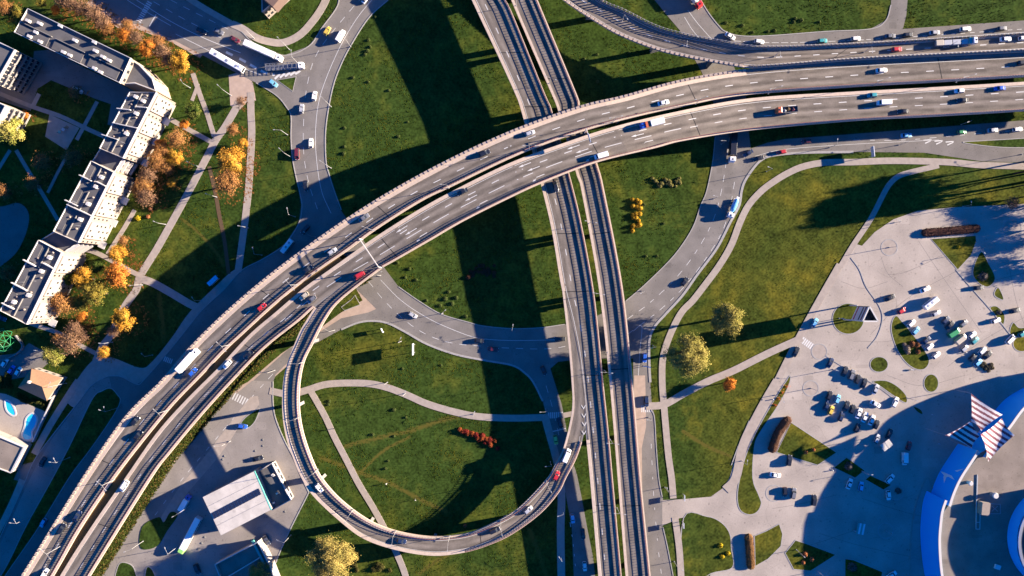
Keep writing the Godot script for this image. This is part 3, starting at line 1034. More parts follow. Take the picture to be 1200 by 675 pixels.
func build_embankment() -> void:
	# earth fill that carries the western end of the viaduct: soil in the median, ivy on the steep sunny side
	var L: Array = DK.north.L
	var R: Array = DK.south.R
	var r2: PackedVector2Array = DK.south.r2
	var top := MB.new()
	var side := MB.new()
	var last := 0
	for i in L.size() - 1:
		if DK.north.l2[i + 1].x > 376.0: break
		last = i
		var q := []
		for j in [i, i + 1]:
			var a: Vector3 = L[j] + (R[j] - L[j]).normalized() * 0.4
			var b: Vector3 = R[j] + (L[j] - R[j]).normalized() * 0.4
			var o: Vector3 = (R[j] - L[j]).normalized() * 1.3
			q.append([Vector3(a.x, 0, a.z), a - Vector3(0, 0.82, 0), b - Vector3(0, 0.82, 0), Vector3(b.x + o.x, 0, b.z + o.z)])
		var mid: Vector3 = (L[i] + R[i]) / 2.0 - Vector3(0, 5, 0)
		for k in 3:
			var c: Vector3 = (q[0][k] + q[1][k + 1]) / 2.0
			(top if k == 1 else side).quad(q[0][k], q[0][k + 1], q[1][k + 1], q[1][k], c - mid)
	var e := last + 1
	side.quad(Vector3(L[e].x, 0, L[e].z), Vector3(R[e].x, 0, R[e].z), R[e] - Vector3(0, 0.9, 0), L[e] - Vector3(0, 0.9, 0), L[e] - L[e - 1])
	structure("embankment", side, M.ivy)
	var ivy := MB.new()
	ivy.use_col = true
	for i in 9000:
		var j := rng.randi() % last
		var t := rng.randf()
		var a: Vector3 = R[j].lerp(R[j + 1], t)
		var o: Vector3 = (R[j] - L[j]).normalized()
		var s := rng.randf()
		var q := Vector3(a.x, 0, a.z) + o * (1.3 - 1.7 * s) + Vector3(0, (a.y - 0.85) * s, 0) + o * rng.randf_range(0.0, 0.35)
		leaf(ivy, q, 0.6, [Color(0.020, 0.030, 0.007), Color(0.034, 0.040, 0.009), Color(0.06, 0.04, 0.012)][rng.randi() % 3])
	var im := put("ivy", ivy.mesh(), M.hedge, self)
	tag(im, "dark ivy covering the steep sunny side of the viaduct embankment", "ivy", "", "stuff")
	structure("median_strip", top, M.median_soil)

func deck_point(key: String, f: float, s: float) -> Vector3:
	# f across from left (0) to right (1), s metres along
	var D: Dictionary = DK[key]
	var al: Array = D.along
	var i := 0
	while i < al.size() - 2 and al[i + 1] < s: i += 1
	var t := clampf((s - al[i]) / maxf(al[i + 1] - al[i], 1e-5), 0.0, 1.0)
	return D.L[i].lerp(D.R[i], f).lerp(D.L[i + 1].lerp(D.R[i + 1], f), t)

func s_at(key: String, u: float, v: float) -> float:
	return DK[key].along[deck_index(key, "l2", u, v)]

func deck_line(key: String, f: float, s0: float, s1: float, on: float, off: float, w: float) -> void:
	var s := s0
	var U := Vector3(0, 0.006, 0)
	while s < s1:
		var e := minf(s + on, s1)
		var k := maxi(1, int((e - s) / 2.5))
		var b := MB.new()
		for i in k:
			var a := deck_point(key, f, s + (e - s) * i / k)
			var c := deck_point(key, f, s + (e - s) * (i + 1) / k)
			var d := (c - a).normalized()
			var n := Vector3(-d.z, 0, d.x) * w / 2.0
			b.quad(a - n + U, c - n + U, c + n + U, a + n + U, Vector3.UP)
		part("lane_mark", b, M.paint, DK[key].root)
		s += on + off

func deck_arrow(key: String, f: float, s: float, dirn: float, bent: bool) -> void:
	var b := MB.new()
	var U := Vector3(0, 0.006, 0)
	var a := deck_point(key, f, s) + U
	var t := (deck_point(key, f, s + dirn * 2.0) - deck_point(key, f, s)).normalized()
	var n := Vector3(-t.z, 0, t.x)
	b.quad(a - n * 0.13, a + t * 3.4 - n * 0.13, a + t * 3.4 + n * 0.13, a + n * 0.13, Vector3.UP)
	if bent:
		b.quad(a + t * 3.4 - n * 0.13, a + t * 4.6 - n * 0.75, a + t * 4.3 - n * 0.95, a + t * 3.3 + n * 0.1, Vector3.UP)
		b.tri(a + t * 5.6 - n * 1.15, a + t * 4.6 - n * 0.35, a + t * 4.0 - n * 1.25, Vector3.UP)
	else:
		b.tri(a + t * 5.4, a + t * 3.3 - n * 0.42, a + t * 3.3 + n * 0.42, Vector3.UP)
	part("lane_arrow", b, M.paint, DK[key].root)

func pier(key: String, u: float, v: float, thick: float = 2.2) -> void:
	var D: Dictionary = DK[key]
	var i := deck_index(key, "l2", u, v)
	var a: Vector3 = D.L[i].lerp(D.R[i], 0.22)
	var c: Vector3 = D.L[i].lerp(D.R[i], 0.78)
	var x := c - a
	var yaw := atan2(x.z, x.x)
	var h: float = a.y - 1.74
	var m := (a + c) / 2.0
	var b := MB.new()
	b.box(Vector3(m.x, (h - 0.6) / 2.0, m.z), Vector3(x.length() * 0.8, h - 0.6, thick * 0.7), yaw)
	b.box(Vector3(m.x, h - 0.3, m.z), Vector3(x.length() * 1.1, 0.6, thick), yaw)
	part("pier", b, M.concrete_grey, D.root)

func joint(key: String, u: float, v: float) -> void:
	var s := s_at(key, u, v)
	var b := MB.new()
	var U := Vector3(0, 0.005, 0)
	b.quad(deck_point(key, 0.06, s) + U, deck_point(key, 0.94, s) + U, deck_point(key, 0.94, s + 0.35) + U, deck_point(key, 0.06, s + 0.35) + U, Vector3.UP)
	part("expansion_joint", b, M.joint, DK[key].root)

func build_decks() -> void:
	# the twin bridge that runs from the top of the site to the bottom
	build_deck("west", "west_bridge", "straight western bridge carriageway of grey asphalt passing under the curved viaduct", SPAN,
		[530, -50, 553, 0, 600, 101, 613, 137, 638, 232, 647.5, 274, 658, 336, 668, 374, 676, 411, 681, 447, 685, 490, 687.5, 518, 691.5, 560, 701, 671, 709, 760],
		[568, -50, 592, 0, 600, 15, 639, 111, 647, 130, 673, 226, 684, 275, 695, 336, 701, 385, 707, 448, 713, 505, 718, 560, 728, 671, 736, 760], {"count": 110, "lw": 1.2, "rw": 0.9})
	build_deck("east", "east_bridge", "straight eastern bridge carriageway with fence shadows combed across its lanes", SPAN,
		[582, -50, 600, 1.7, 647, 111, 654, 129, 676, 205, 681.7, 224, 701.7, 336, 714.5, 448, 724, 560, 733, 671, 741, 760],
		[610, -50, 630, 0, 676, 111, 679, 122, 700, 192, 708, 223, 729.5, 336, 741.5, 448, 751, 560, 762, 671, 770, 760], {"count": 110, "lw": 1.0, "rw": 1.2})
	# curved twin viaduct
	build_deck("north", "north_viaduct", "northern carriageway of the curved viaduct, edged with pale parapet blocks", VIA,
		[-35, 762, 27.5, 671, 96.7, 560, 146.7, 488, 186.7, 448, 216.7, 412.7, 255, 374, 298, 336, 348, 297, 400, 260, 457, 224, 525, 187, 600, 152.5, 678, 124.5, 730, 112, 800, 93, 883, 80, 1000, 71, 1100, 66, 1200, 61, 1310, 55],
		[5, 772, 65, 671, 96, 617, 136, 558, 175, 508, 205, 472, 235, 441, 265, 409.5, 285, 391, 323, 356, 357, 328.5, 383, 310, 408, 293, 442, 268, 493, 236, 530, 218, 600, 184.5, 658, 162, 720, 143, 800, 124.5, 875, 111, 1000, 101.7, 1100, 96, 1200, 90, 1310, 83], {"count": 230, "lw": 2.6, "rw": 1.0})
	build_deck("south", "south_viaduct", "southern carriageway of the curved viaduct with white lane arrows", VIA,
		[15, 770, 73, 671, 107.5, 617, 147, 560, 183, 508.5, 217, 470, 257, 430, 292, 392.5, 323, 366, 357, 337, 385, 317, 413, 297, 442, 276.5, 493, 244.5, 543, 217.5, 600, 190, 660, 168, 720, 148.5, 800, 129.5, 883, 115, 1000, 107.5, 1100, 102, 1200, 96, 1310, 89],
		[45, 775, 108, 671, 176.7, 561, 200, 530, 235, 488, 272, 447, 310, 408, 350, 376, 372, 357, 408, 333, 447, 314, 500, 284, 543, 259, 600, 230.5, 640, 212.5, 700, 190, 767, 173.5, 800, 165, 880, 152.5, 1000, 141.5, 1100, 136, 1200, 130, 1310, 122], {"count": 230, "lw": 1.3, "rw": 0.9})
	build_deck("slip", "slip_viaduct", "northern slip bridge curving in to join the viaduct, pale blocks along its rim", SLIP,
		[660, -40, 703, 0, 733, 14, 767, 31, 797, 40, 850, 50, 893, 55.5, 1000, 52, 1100, 46, 1200, 39, 1310, 31],
		[605, -45, 660, 0, 700, 26.7, 727, 41.7, 767, 57.5, 800, 66, 842, 74, 875, 79, 900, 78.5, 1000, 70.6, 1100, 65.6, 1200, 60.6, 1310, 54.6], {"count": 140, "lw": 1.2, "rw": 1.0})
	build_deck("loop", "loop_ramp", "looping ramp of pale concrete that circles the lawn between viaduct and bridge", LOOP,
		[470, 300, 446.7, 315, 400, 351, 381.7, 374, 366.7, 402.7, 356.7, 423, 351.5, 448, 350.8, 478, 355, 506, 365, 536, 377, 560, 400, 586, 433, 610, 467, 623, 507, 629, 543, 626, 567, 618, 600, 601, 620, 584, 641.7, 560, 650, 546, 660, 526, 668, 495, 671, 473, 670, 448, 667, 411, 663, 374, 659, 340],
		[462, 288, 430, 308, 385, 340, 357, 379, 347, 399, 337, 426, 332, 448, 331, 481, 335, 511, 343, 535, 353, 559, 368, 582, 400, 612, 428, 632, 467, 645, 507, 651, 543, 647.5, 572, 639, 600, 626, 633, 602, 655, 577, 663.5, 560, 675, 538, 682.5, 516, 686, 495, 686, 470, 683, 440, 676, 400, 668, 360, 661, 338], {"count": 190, "lw": 1.0, "rw": 1.0, "drop": 0.03})
	print("  slabs ", Time.get_ticks_msec())
	# edges
	kerb_ledge("west", true, 1.2, [], [660, 340])
	kerb_ledge("west", true, 1.2, [687.5, 519], [])
	kerb_ledge("west", false, 0.9)
	kerb_ledge("east", true, 1.0)
	kerb_ledge("east", false, 1.3)
	kerb_ledge("north", true, 2.6, [], [872, 82])
	kerb_ledge("north", false, 1.0)
	kerb_ledge("south", true, 1.3)
	kerb_ledge("south", false, 0.9, [], [368, 360])
	kerb_ledge("south", false, 0.9, [447, 314], [])
	kerb_ledge("slip", true, 1.2)
	kerb_ledge("slip", false, 1.0)
	kerb_ledge("loop", true, 0.9, [447, 314], [])
	kerb_ledge("loop", false, 1.3, [368, 362], [682, 517])
	blocks("north", true, [], [872, 82])
	blocks("slip", false, [], [872, 79])
	noise_barrier("slip", true, 0.5)
	noise_barrier("slip", false, 0.5, [875, 79], [])
	fence("west", false, 0.55)
	fence("east", false, 0.85)
	fence("north", false, 0.6)
	fence("south", false, 0.55, [], [368, 360])
	fence("south", false, 0.55, [447, 314], [])
	fence("loop", true, 0.55, [447, 314], [660, 526])
	fence("loop", false, 0.7, [545, 647.5], [682, 517])
	print("  fences ", Time.get_ticks_msec())
	build_embankment()
	# white lines
	for e in [["west", 0.33, 2.6, 8.0], ["north", 0.56, 3.2, 7.2], ["slip", 0.5, 2.6, 5.0]]:
		var len: float = DK[e[0]].along[-1]
		deck_line(e[0], e[1], 0, len, e[2], e[3], 0.3)
		deck_line(e[0], 0.22 if e[0] == "north" else 0.13, 0, len, 400.0, 0.0, 0.16)
		if e[0] != "north": deck_line(e[0], 0.87, 0, len, 400.0, 0.0, 0.14)
	var sl: float = DK.south.along[-1]
	var s1 := s_at("south", 360, 336)
	var s2 := s_at("south", 800, 130)
	deck_line("south", 0.5, 0, s1, 2.8, 6.0, 0.24)
	deck_line("south", 0.34, s1, sl, 3.2, 7.2, 0.3)
	deck_line("south", 0.58, s1 - 20, s2, 7.0, 5.5, 0.26)
	deck_line("south", 0.60, s2, sl, 3.2, 7.2, 0.24)
	deck_line("south", 0.14, 0, sl, 800.0, 0.0, 0.15)
	for e in [[470, 260, 0.24, false], [477, 258, 0.46, false], [484, 252, 0.74, true], [548, 216, 0.46, false], [556, 212, 0.76, true], [617, 183, 0.24, false], [622, 181, 0.46, false], [626, 180, 0.76, true], [678, 162, 0.24, false], [684, 160, 0.46, false], [689, 158, 0.76, true], [750, 141, 0.46, false], [754, 140, 0.74, true]]:
		deck_arrow("south", e[2], s_at("south", e[0], e[1]), -1.0, e[3])
	var lb := MB.new()
	deck_line("loop", 0.2, s_at("loop", 400, 351), s_at("loop", 660, 526), 800.0, 0.0, 0.14)
	deck_line("loop", 0.8, s_at("loop", 350, 470), s_at("loop", 666, 500), 800.0, 0.0, 0.14)
	for i in 4:
		var q := W(684.6 - absf(i - 2.0) * 0.5, 474 + i * 10, 8.72 - 0.057 * i)
		lb.quad(q + Vector3(-0.8, 0, 0), q + Vector3(0.1, 0, 1.4), q + Vector3(0.1, 0, 2.0), q + Vector3(-0.8, 0, 0.45), Vector3.UP)
		lb.quad(q + Vector3(0.9, 0, 0), q + Vector3(0.1, 0, 1.4), q + Vector3(0.1, 0, 2.0), q + Vector3(0.9, 0, 0.6), Vector3.UP)
	part("gore_hatching", lb, M.paint, DK.loop.root).set_meta("kind", "stuff")
	for e in [["west", 582, 62], ["west", 607, 122], ["west", 648, 276], ["west", 660, 344], ["west", 693, 593], ["west", 671, 440], ["east", 640, 92], ["east", 692, 276], ["east", 726, 592], ["east", 714, 430], ["north", 437, 238], ["north", 804, 92], ["north", 300, 335], ["north", 110, 540], ["north", 1100, 66], ["south", 442, 276], ["south", 690, 158], ["south", 810, 128], ["south", 285, 400], ["south", 110, 612], ["slip", 1000, 52], ["loop", 335, 500], ["loop", 400, 590], ["loop", 560, 622]]:
		joint(e[0], e[1], e[2])
	for e in [[556, -15], [574, 44], [607, 122], [624, 186], [647, 275], [661, 350], [677, 424], [686, 508], [694, 594], [702, 670]]:
		pier("west", e[0], e[1])
	for e in [[607, -15], [625, 44], [650, 122], [669, 186], [691, 275], [703, 350], [712, 430], [720, 520], [727, 594], [733, 670]]:
		pier("east", e[0], e[1])
	for e in [[420, 247], [500, 199], [570, 165], [645, 136], [720, 114], [806, 92], [902, 78], [998, 71], [1093, 66], [1178, 62]]:
		pier("north", e[0], e[1])
		pier("south", e[0] + (28 if e[0] < 600 else 0), e[1] + (36 if e[0] < 600 else 37))
	for e in [[726, 12], [800, 41], [870, 53], [960, 54], [1060, 48], [1150, 43]]:
		pier("slip", e[0], e[1])
	for e in [[366, 402], [351, 478], [377, 560], [433, 610], [507, 629], [590, 607], [650, 546]]:
		pier("loop", e[0], e[1], 1.8)
	# sign gantry over the southern carriageway
	var ga := W(425, 281, 17.7)
	var gb := W(447, 313.5, 17.8)
	var gt := thing("sign_gantry", "white portal gantry spanning the viaduct beside the loop turn-off", "gantry", ga)
	for q in [ga, gb]:
		var pm := MB.new()
		pm.tube(q, q + Vector3(0, 6.2, 0), 0.2, 0.16, 8)
		part("post", pm, M.trim_white, gt)
	var bm := MB.new()
	bm.beam(ga + Vector3(0, 5.9, 0), gb + Vector3(0, 5.9, 0), 0.3, 0.35)
	bm.beam(ga + Vector3(0, 5.2, 0), gb + Vector3(0, 5.2, 0), 0.15, 0.15)
	part("crossbeam", bm, M.trim_white, gt)
	# cantilever sign on the viaduct near the crossing
	var ca := W(685, 155.5, 17.9)
	var ct := thing("overhead_sign", "overhead direction sign on a short arm from the viaduct median", "sign", ca)
	var cp := MB.new()
	cp.tube(ca, ca + Vector3(0, 6.6, 0), 0.22, 0.18, 8)
	part("post", cp, M.trim_white, ct)
	var cm := MB.new()
	cm.beam(ca + Vector3(0, 6.2, 0), ca + Vector3(1.6, 6.2, 5.2), 0.25, 0.3)
	part("arm", cm, M.trim_white, ct)
	var cs := MB.new()
	cs.beam(ca + Vector3(0.75, 4.9, 1.8), ca + Vector3(1.75, 4.9, 5.2), 0.15, 2.2)
	part("sign_panel", cs, M.board, ct)
# ------------------------------------------------------------------ buildings
func centre_of(p: Array) -> Vector3:
	var c := Vector3.ZERO
	for q in p: c += q
	return c / float(p.size())

func flat3(p: Array) -> PackedVector2Array:
	var r := PackedVector2Array()
	for q in p: r.append(Vector2(q.x, q.z))
	return r

func prism_walls(root: Node3D, p: Array, y0: float, y1: float, m: String, called: String = "wall") -> void:
	var c := centre_of(p)
	for i in p.size():
		var a: Vector3 = p[i]
		var b: Vector3 = p[(i + 1) % p.size()]
		var w := MB.new()
		var o := (a + b) / 2.0 - c
		var inn := -Vector3(b.z - a.z, 0, a.x - b.x).normalized() * 0.3
		if inn.dot(o) > 0.0: inn = -inn
		w.hexa([Vector3(a.x, y0, a.z), Vector3(b.x, y0, b.z), Vector3(b.x, y0, b.z) + inn, Vector3(a.x, y0, a.z) + inn, Vector3(a.x, y1, a.z), Vector3(b.x, y1, b.z), Vector3(b.x, y1, b.z) + inn, Vector3(a.x, y1, a.z) + inn])
		part(called, w, M[m], root)

func flat_roof(root: Node3D, p: Array, y: float, m: String, parapet: float = 0.6, pm: String = "trim_white", pw: float = 0.4) -> void:
	var r := MB.new()
	r.slab(flat3(p), y - 0.4, y)
	part("roof", r, M[m], root)
	var ring := flat3(p)
	part("parapet", strip_mesh(ring, pw / 2.0, y - 0.5, y + parapet, true), M[pm], root)

var window_mesh: ArrayMesh
func windows(root: Node3D, a: Vector3, b: Vector3, away: Vector3, y0: float, floors: int, fh: float, cols: int, w: float = 1.5, hh: float = 1.5, m: String = "window_dark", skip: int = 0) -> void:
	# panes set in rows on the wall that runs from a to b
	if window_mesh == null:
		var bx := MB.new()
		bx.box(Vector3.ZERO, Vector3.ONE)
		window_mesh = bx.mesh()
	var d := b - a
	d.y = 0.0
	var len := d.length()
	d = d.normalized()
	var o := Vector3(-d.z, 0, d.x)
	if o.dot(away) < 0.0: o = -o
	for f in floors:
		for c in cols:
			if skip > 0 and (c * 7 + f * 3) % skip == 0: continue
			var q := a + d * len * (c + 0.5) / cols
			q.y = y0 + fh * f + fh * 0.55
			var n := put("window", window_mesh, M[m], root)
			n.position = q - root.position + o * 0.02
			n.rotation.y = -atan2(d.z, d.x)
			n.scale = Vector3(w, hh, 0.12)

func roof_box(root: Node3D, q: Vector3, s: Vector3, yaw: float, m: String = "trim_white", called: String = "chimney") -> void:
	var b := MB.new()
	b.box(q + Vector3(0, s.y / 2.0, 0), s, yaw)
	part(called, b, M[m], root)

func bil(p: Array, s: float, t: float) -> Vector3:
	# p: right far, right near, left near, left far corners of a roof
	return p[0].lerp(p[1], s).lerp(p[3].lerp(p[2], s), t)

func wing_section(called: String, label: String, q: Array, h: float, cols: int, cross: Array, chims: Array) -> Node3D:
	var p := []
	for i in 4: p.append(W(q[i * 2], q[i * 2 + 1], h))
	var c := centre_of(p)
	var root := thing(called, label, "apartment building", Vector3(c.x, 0, c.z), "stepped blocks of the long apartment row")
	prism_walls(root, p, 0.0, h - 0.5, "wall_cream")
	flat_roof(root, p, h - 0.6, "roof_felt", 0.75, "trim_white", 0.24)
	var ax: Vector3 = (p[1] - p[0]).normalized()
	var yaw := atan2(ax.z, ax.x)
	var cross_yaw := atan2((p[3] - p[0]).z, (p[3] - p[0]).x)
	var wid: float = p[0].distance_to(p[3])
	for e in cross:
		var b := MB.new()
		b.beam(bil(p, e[0], e[1]) - Vector3(0, 0.7, 0), bil(p, e[0], e[2]) - Vector3(0, 0.7, 0), 0.32, 1.5)
		part("fire_wall", b, M.trim_white, root)
	# long upstand and lower strip of roof on the courtyard side
	for e in [[0.02, 0.30], [0.36, 0.64], [0.70, 0.98]]:
		var b := MB.new()
		b.beam(bil(p, e[0], 0.52) - Vector3(0, 0.65, 0), bil(p, e[1], 0.52) - Vector3(0, 0.65, 0), 0.25, 0.6)
		part("upstand", b, M.concrete_grey, root)
		var k := MB.new()
		var m0 := bil(p, (e[0] + e[1]) / 2.0, 0.86)
		k.box(m0 + Vector3(0, -0.45, 0), Vector3(p[0].distance_to(p[1]) * (e[1] - e[0]) * 0.85, 0.3, wid * 0.22), yaw)
		part("roof_plinth", k, M.roof_felt, root)
	for e in chims:
		roof_box(root, bil(p, e[0], e[1]) - Vector3(0, 0.65, 0), Vector3(1.3, 1.7, 1.2), yaw)
	for e in [[0.05, 0.3], [0.4, 0.28], [0.62, 0.36], [0.85, 0.3], [0.2, 0.7], [0.75, 0.72]]:
		roof_box(root, bil(p, e[0], e[1]) - Vector3(0, 0.65, 0), Vector3(0.5, 0.7, 0.5), yaw, "concrete", "vent")
	for e in [[0.1, 0.2], [0.47, 0.4], [0.8, 0.22], [0.55, 0.75]]:
		var am := MB.new()
		var f := bil(p, e[0], e[1]) - Vector3(0, 0.6, 0)
		am.tube(f, f + Vector3(0, 3.2, 0), 0.05, 0.04, 5)
		for k in 3: am.beam(f + Vector3(-0.7, 2.3 + 0.35 * k, 0), f + Vector3(0.7, 2.3 + 0.35 * k, 0), 0.04, 0.04)
		part("aerial", am, M.galvanised, root)
	# facades: shallow bays, windows, loggias and entrance canopies
	var out: Vector3 = p[0] - p[3]
	var len: float = p[0].distance_to(p[1])
	for i in 3:
		var b := MB.new()
		var s0 := 0.04 + 0.33 * i
		var s1 := s0 + 0.23
		var n := out.normalized() * 0.7
		var a0 := bil(p, s0, 0.0)
		var a1 := bil(p, s1, 0.0)
		b.hexa([Vector3(a0.x, 0, a0.z), Vector3(a1.x, 0, a1.z), Vector3(a1.x, 0, a1.z) + n, Vector3(a0.x, 0, a0.z) + n, a0 + Vector3(0, -1.4, 0), a1 + Vector3(0, -1.4, 0), a1 + n + Vector3(0, -1.4, 0), a0 + n + Vector3(0, -1.4, 0)])
		part("bay", b, M.wall_white, root)
		var wa := a0 + n
		var wb := a1 + n
		windows(root, wa, wb, out, 0.6, 5, 2.8, cols, 0.75, 1.0, "window_dark", 4)
		var g0 := bil(p, s1 + 0.01, 0.0)
		var g1 := bil(p, s1 + 0.09, 0.0)
		windows(root, g0, g1, out, 0.6, 5, 2.8, 1, 0.7, 1.0)
		var cn := MB.new()
		cn.box(Vector3(g0.x, 2.6, g0.z).lerp(Vector3(g1.x, 2.6, g1.z), 0.5) + out.normalized() * 1.5, Vector3(3.0, 0.25, 3.0), yaw)
		part("entrance_canopy", cn, M.trim_white, root)
		var dr := MB.new()
		dr.box(Vector3(g0.x, 1.05, g0.z).lerp(Vector3(g1.x, 1.05, g1.z), 0.5) + out.normalized() * 0.06, Vector3(1.6, 2.1, 0.2), yaw)
		part("door", dr, M.window_dark, root)
	windows(root, bil(p, 0.0, 1.0), bil(p, 1.0, 1.0), -out, 0.6, 5, 2.8, 8, 1.3, 1.4)
	windows(root, bil(p, 1.0, 0.1), bil(p, 1.0, 0.9), p[1] - p[0], 0.6, 5, 2.8, 2, 1.2, 1.4)
	return root

func link(q: Array, h: float, which: String) -> void:
	var p := []
	for i in 4: p.append(W(q[i * 2], q[i * 2 + 1], h))
	var c := centre_of(p)
	var root := thing("stair_link", "lower glazed stair link joining " + which, "building", Vector3(c.x, 0, c.z), "stair links of the apartment row")
	prism_walls(root, p, 0.0, h - 0.4, "wall_stone")
	flat_roof(root, p, h - 0.5, "roof_dark", 0.5, "trim_white", 0.35)
	var out: Vector3 = p[0] - p[3]
	windows(root, p[0], p[1], out, 0.8, 4, 3.0, 3, 1.1, 2.2, "window_dark")
	for i in 4:
		var b := MB.new()
		var a0 := bil(p, 0.1, 0.0) + out.normalized() * 0.6
		var a1 := bil(p, 0.9, 0.0) + out.normalized() * 0.6
		a0.y = 2.9 + 3.0 * i
		a1.y = a0.y
		b.beam(a0, a1, 1.3, 0.25)
		part("balcony", b, M.trim_white, root)

func plain_building(called: String, label: String, px: Array, h: float, wall: String, roof: String, category: String = "building", parapet: float = 0.6) -> Array:
	var p := []
	for i in px.size() / 2: p.append(W(px[i * 2], px[i * 2 + 1], h))
	var c := centre_of(p)
	var root := thing(called, label, category, Vector3(c.x, 0, c.z))
	prism_walls(root, p, 0.0, h - 0.35, wall)
	flat_roof(root, p, h - parapet, roof, parapet, "trim_white")
	return [root, p]

func build_buildings() -> void:
	# ---- the stepped apartment row, running down beside the park
	wing_section("apartment_block", "topmost stepped apartment block, joined to the long wing by the avenue", [183, 108, 144, 185, 116.7, 173.7, 152, 108], 16.0, 3, [[0.24, 0.02, 0.42], [0.55, 0.0, 1.0], [0.78, 0.5, 1.15], [0.3, 0.6, 1.12]], [[0.14, 0.3], [0.66, 0.3], [0.34, 0.32], [0.08, 0.65]])
	link([144, 185, 134, 201, 108, 189, 117.5, 174], 12.5, "the topmost and middle apartment blocks")
	wing_section("apartment_block", "middle stepped apartment block between two stair links", [133, 202, 91.7, 284, 62.5, 271, 106.7, 188.7], 16.0, 3, [[0.2, 0.02, 0.42], [0.62, 0.0, 1.0], [0.22, 0.6, 1.12], [0.58, 0.62, 1.15]], [[0.12, 0.32], [0.5, 0.3], [0.26, 0.34], [0.72, 0.3]])
	link([91.7, 284, 73, 296, 46, 282, 63.5, 271.5], 12.5, "the middle and lowest apartment blocks")
	wing_section("apartment_block", "lowest stepped apartment block, above the green climbing dome", [72, 296, 31, 380, 0, 364, 45, 281.5], 16.0, 3, [[0.22, 0.02, 0.42], [0.62, 0.5, 1.1], [0.3, 0.62, 1.12], [0.9, 0.6, 1.05]], [[0.12, 0.3], [0.32, 0.34], [0.66, 0.36], [0.82, 0.7]])
	# the long wing along the avenue
	var hp := []
	for e in [[153, 68], [140, 96.7], [16.7, 37.5], [32.5, 10]]: hp.append(W(e[0], e[1], 16.0))
	var hc := centre_of(hp)
	var lw := thing("apartment_wing", "long flat-roofed apartment wing with white chimneys beside the avenue", "apartment building", Vector3(hc.x, 0, hc.z))
	prism_walls(lw, hp, 0.0, 15.5, "wall_cream")
	flat_roof(lw, hp, 15.4, "roof_felt", 0.75, "trim_white", 0.24)
	var wy := atan2((hp[0] - hp[3]).z, (hp[0] - hp[3]).x)
	for e in [[0.0, 0.30], [0.34, 0.62], [0.66, 0.98]]:
		var b := MB.new()
		b.beam(hp[3].lerp(hp[2], 0.55).lerp(hp[0].lerp(hp[1], 0.55), e[0]) - Vector3(0, 0.6, 0), hp[3].lerp(hp[2], 0.55).lerp(hp[0].lerp(hp[1], 0.55), e[1]) - Vector3(0, 0.6, 0), 0.28, 0.9)
		part("upstand", b, M.concrete_grey, lw)
		var k := MB.new()
		k.box(hp[3].lerp(hp[2], 0.80).lerp(hp[0].lerp(hp[1], 0.80), (e[0] + e[1]) / 2.0) + Vector3(0, -0.35, 0), Vector3(13.0, 0.4, 3.4), wy)
		part("roof_plinth", k, M.roof_felt, lw)
	for e in [[0.16, 0.30], [0.17, 0.66], [0.14, 0.9], [0.33, 0.05], [0.24, 0.9], [0.5, 0.3], [0.46, 0.88], [0.52, 0.88], [0.66, 0.05], [0.78, 0.4], [0.84, 0.42], [0.76, 0.92], [0.82, 0.95], [0.06, 0.4], [0.7, 0.32]]:
		roof_box(lw, hp[3].lerp(hp[2], e[1]).lerp(hp[0].lerp(hp[1], e[1]), e[0]) - Vector3(0, 0.6, 0), Vector3(1.5, 1.5, 1.1), wy)
	windows(lw, hp[3], hp[0], hp[0] - hp[1], 0.6, 5, 2.9, 16, 1.3, 1.4)
	windows(lw, hp[2], hp[1], hp[1] - hp[0], 0.6, 5, 2.9, 16, 1.3, 1.4)
	windows(lw, hp[0], hp[1], hp[0] - hp[3], 0.6, 5, 2.9, 3, 1.2, 1.4)
	# stone stair tower at the corner
	var tw := plain_building("stair_tower", "pale stone corner building between the long wing and the stepped row", [153, 70, 163, 76, 178, 92, 182, 106, 158, 97, 141, 98], 13.0, "wall_stone", "roof_felt")
	windows(tw[0], tw[1][1], tw[1][2], tw[1][1] - tw[1][5], 1.0, 4, 2.9, 3, 1.0, 1.3)
	# block with balconies on the left
	var bl := plain_building("balcony_block", "grey-roofed block with rows of white balconies across from the long wing", [0, 50, 17, 58, -6, 98, -60, 76, -38, 34], 16.0, "wall_white", "roof_felt", "apartment building")
	var bp: Array = bl[1]
	var bo: Vector3 = (bp[1] - bp[0]).normalized()
	for f in 5:
		for c in 3:
			var a: Vector3 = bp[1].lerp(bp[2], 0.04 + 0.32 * c)
			var e: Vector3 = bp[1].lerp(bp[2], 0.32 + 0.32 * c)
			a.y = 1.2 + 2.9 * f
			e.y = a.y
			var b := MB.new()
			b.beam(a + bo * 0.7, e + bo * 0.7, 1.3, 0.2)
			b.beam(a + bo * 1.3 + Vector3(0, 0.2, 0), e + bo * 1.3 + Vector3(0, 0.2, 0), 0.08, 0.55)
			part("balcony", b, M.concrete_grey, bl[0])
	windows(bl[0], bp[1], bp[2], bo, 0.6, 5, 2.9, 9, 1.3, 1.6)
	var b2 := plain_building("balcony_block", "pale block with balconies beside the round yellow courtyard tree", [-6, 118, 6, 124, -8, 150, -60, 130, -50, 104], 15.0, "wall_white", "roof_felt", "apartment building")
	var cp: Array = b2[1]
	var co: Vector3 = (cp[1] - cp[0]).normalized()
	for f in 4:
		var a: Vector3 = cp[1]
		var e: Vector3 = cp[2]
		a.y = 2.0 + 2.9 * f
		e.y = a.y
		var b := MB.new()
		b.beam(a + co * 0.7, e + co * 0.7, 1.3, 0.2)
		b.beam(a + co * 1.3 + Vector3(0, 0.2, 0), e + co * 1.3 + Vector3(0, 0.2, 0), 0.08, 0.55)
		part("balcony", b, M.concrete_grey, b2[0])
	windows(b2[0], cp[1], cp[2], co, 0.6, 4, 2.9, 5, 1.3, 1.5)
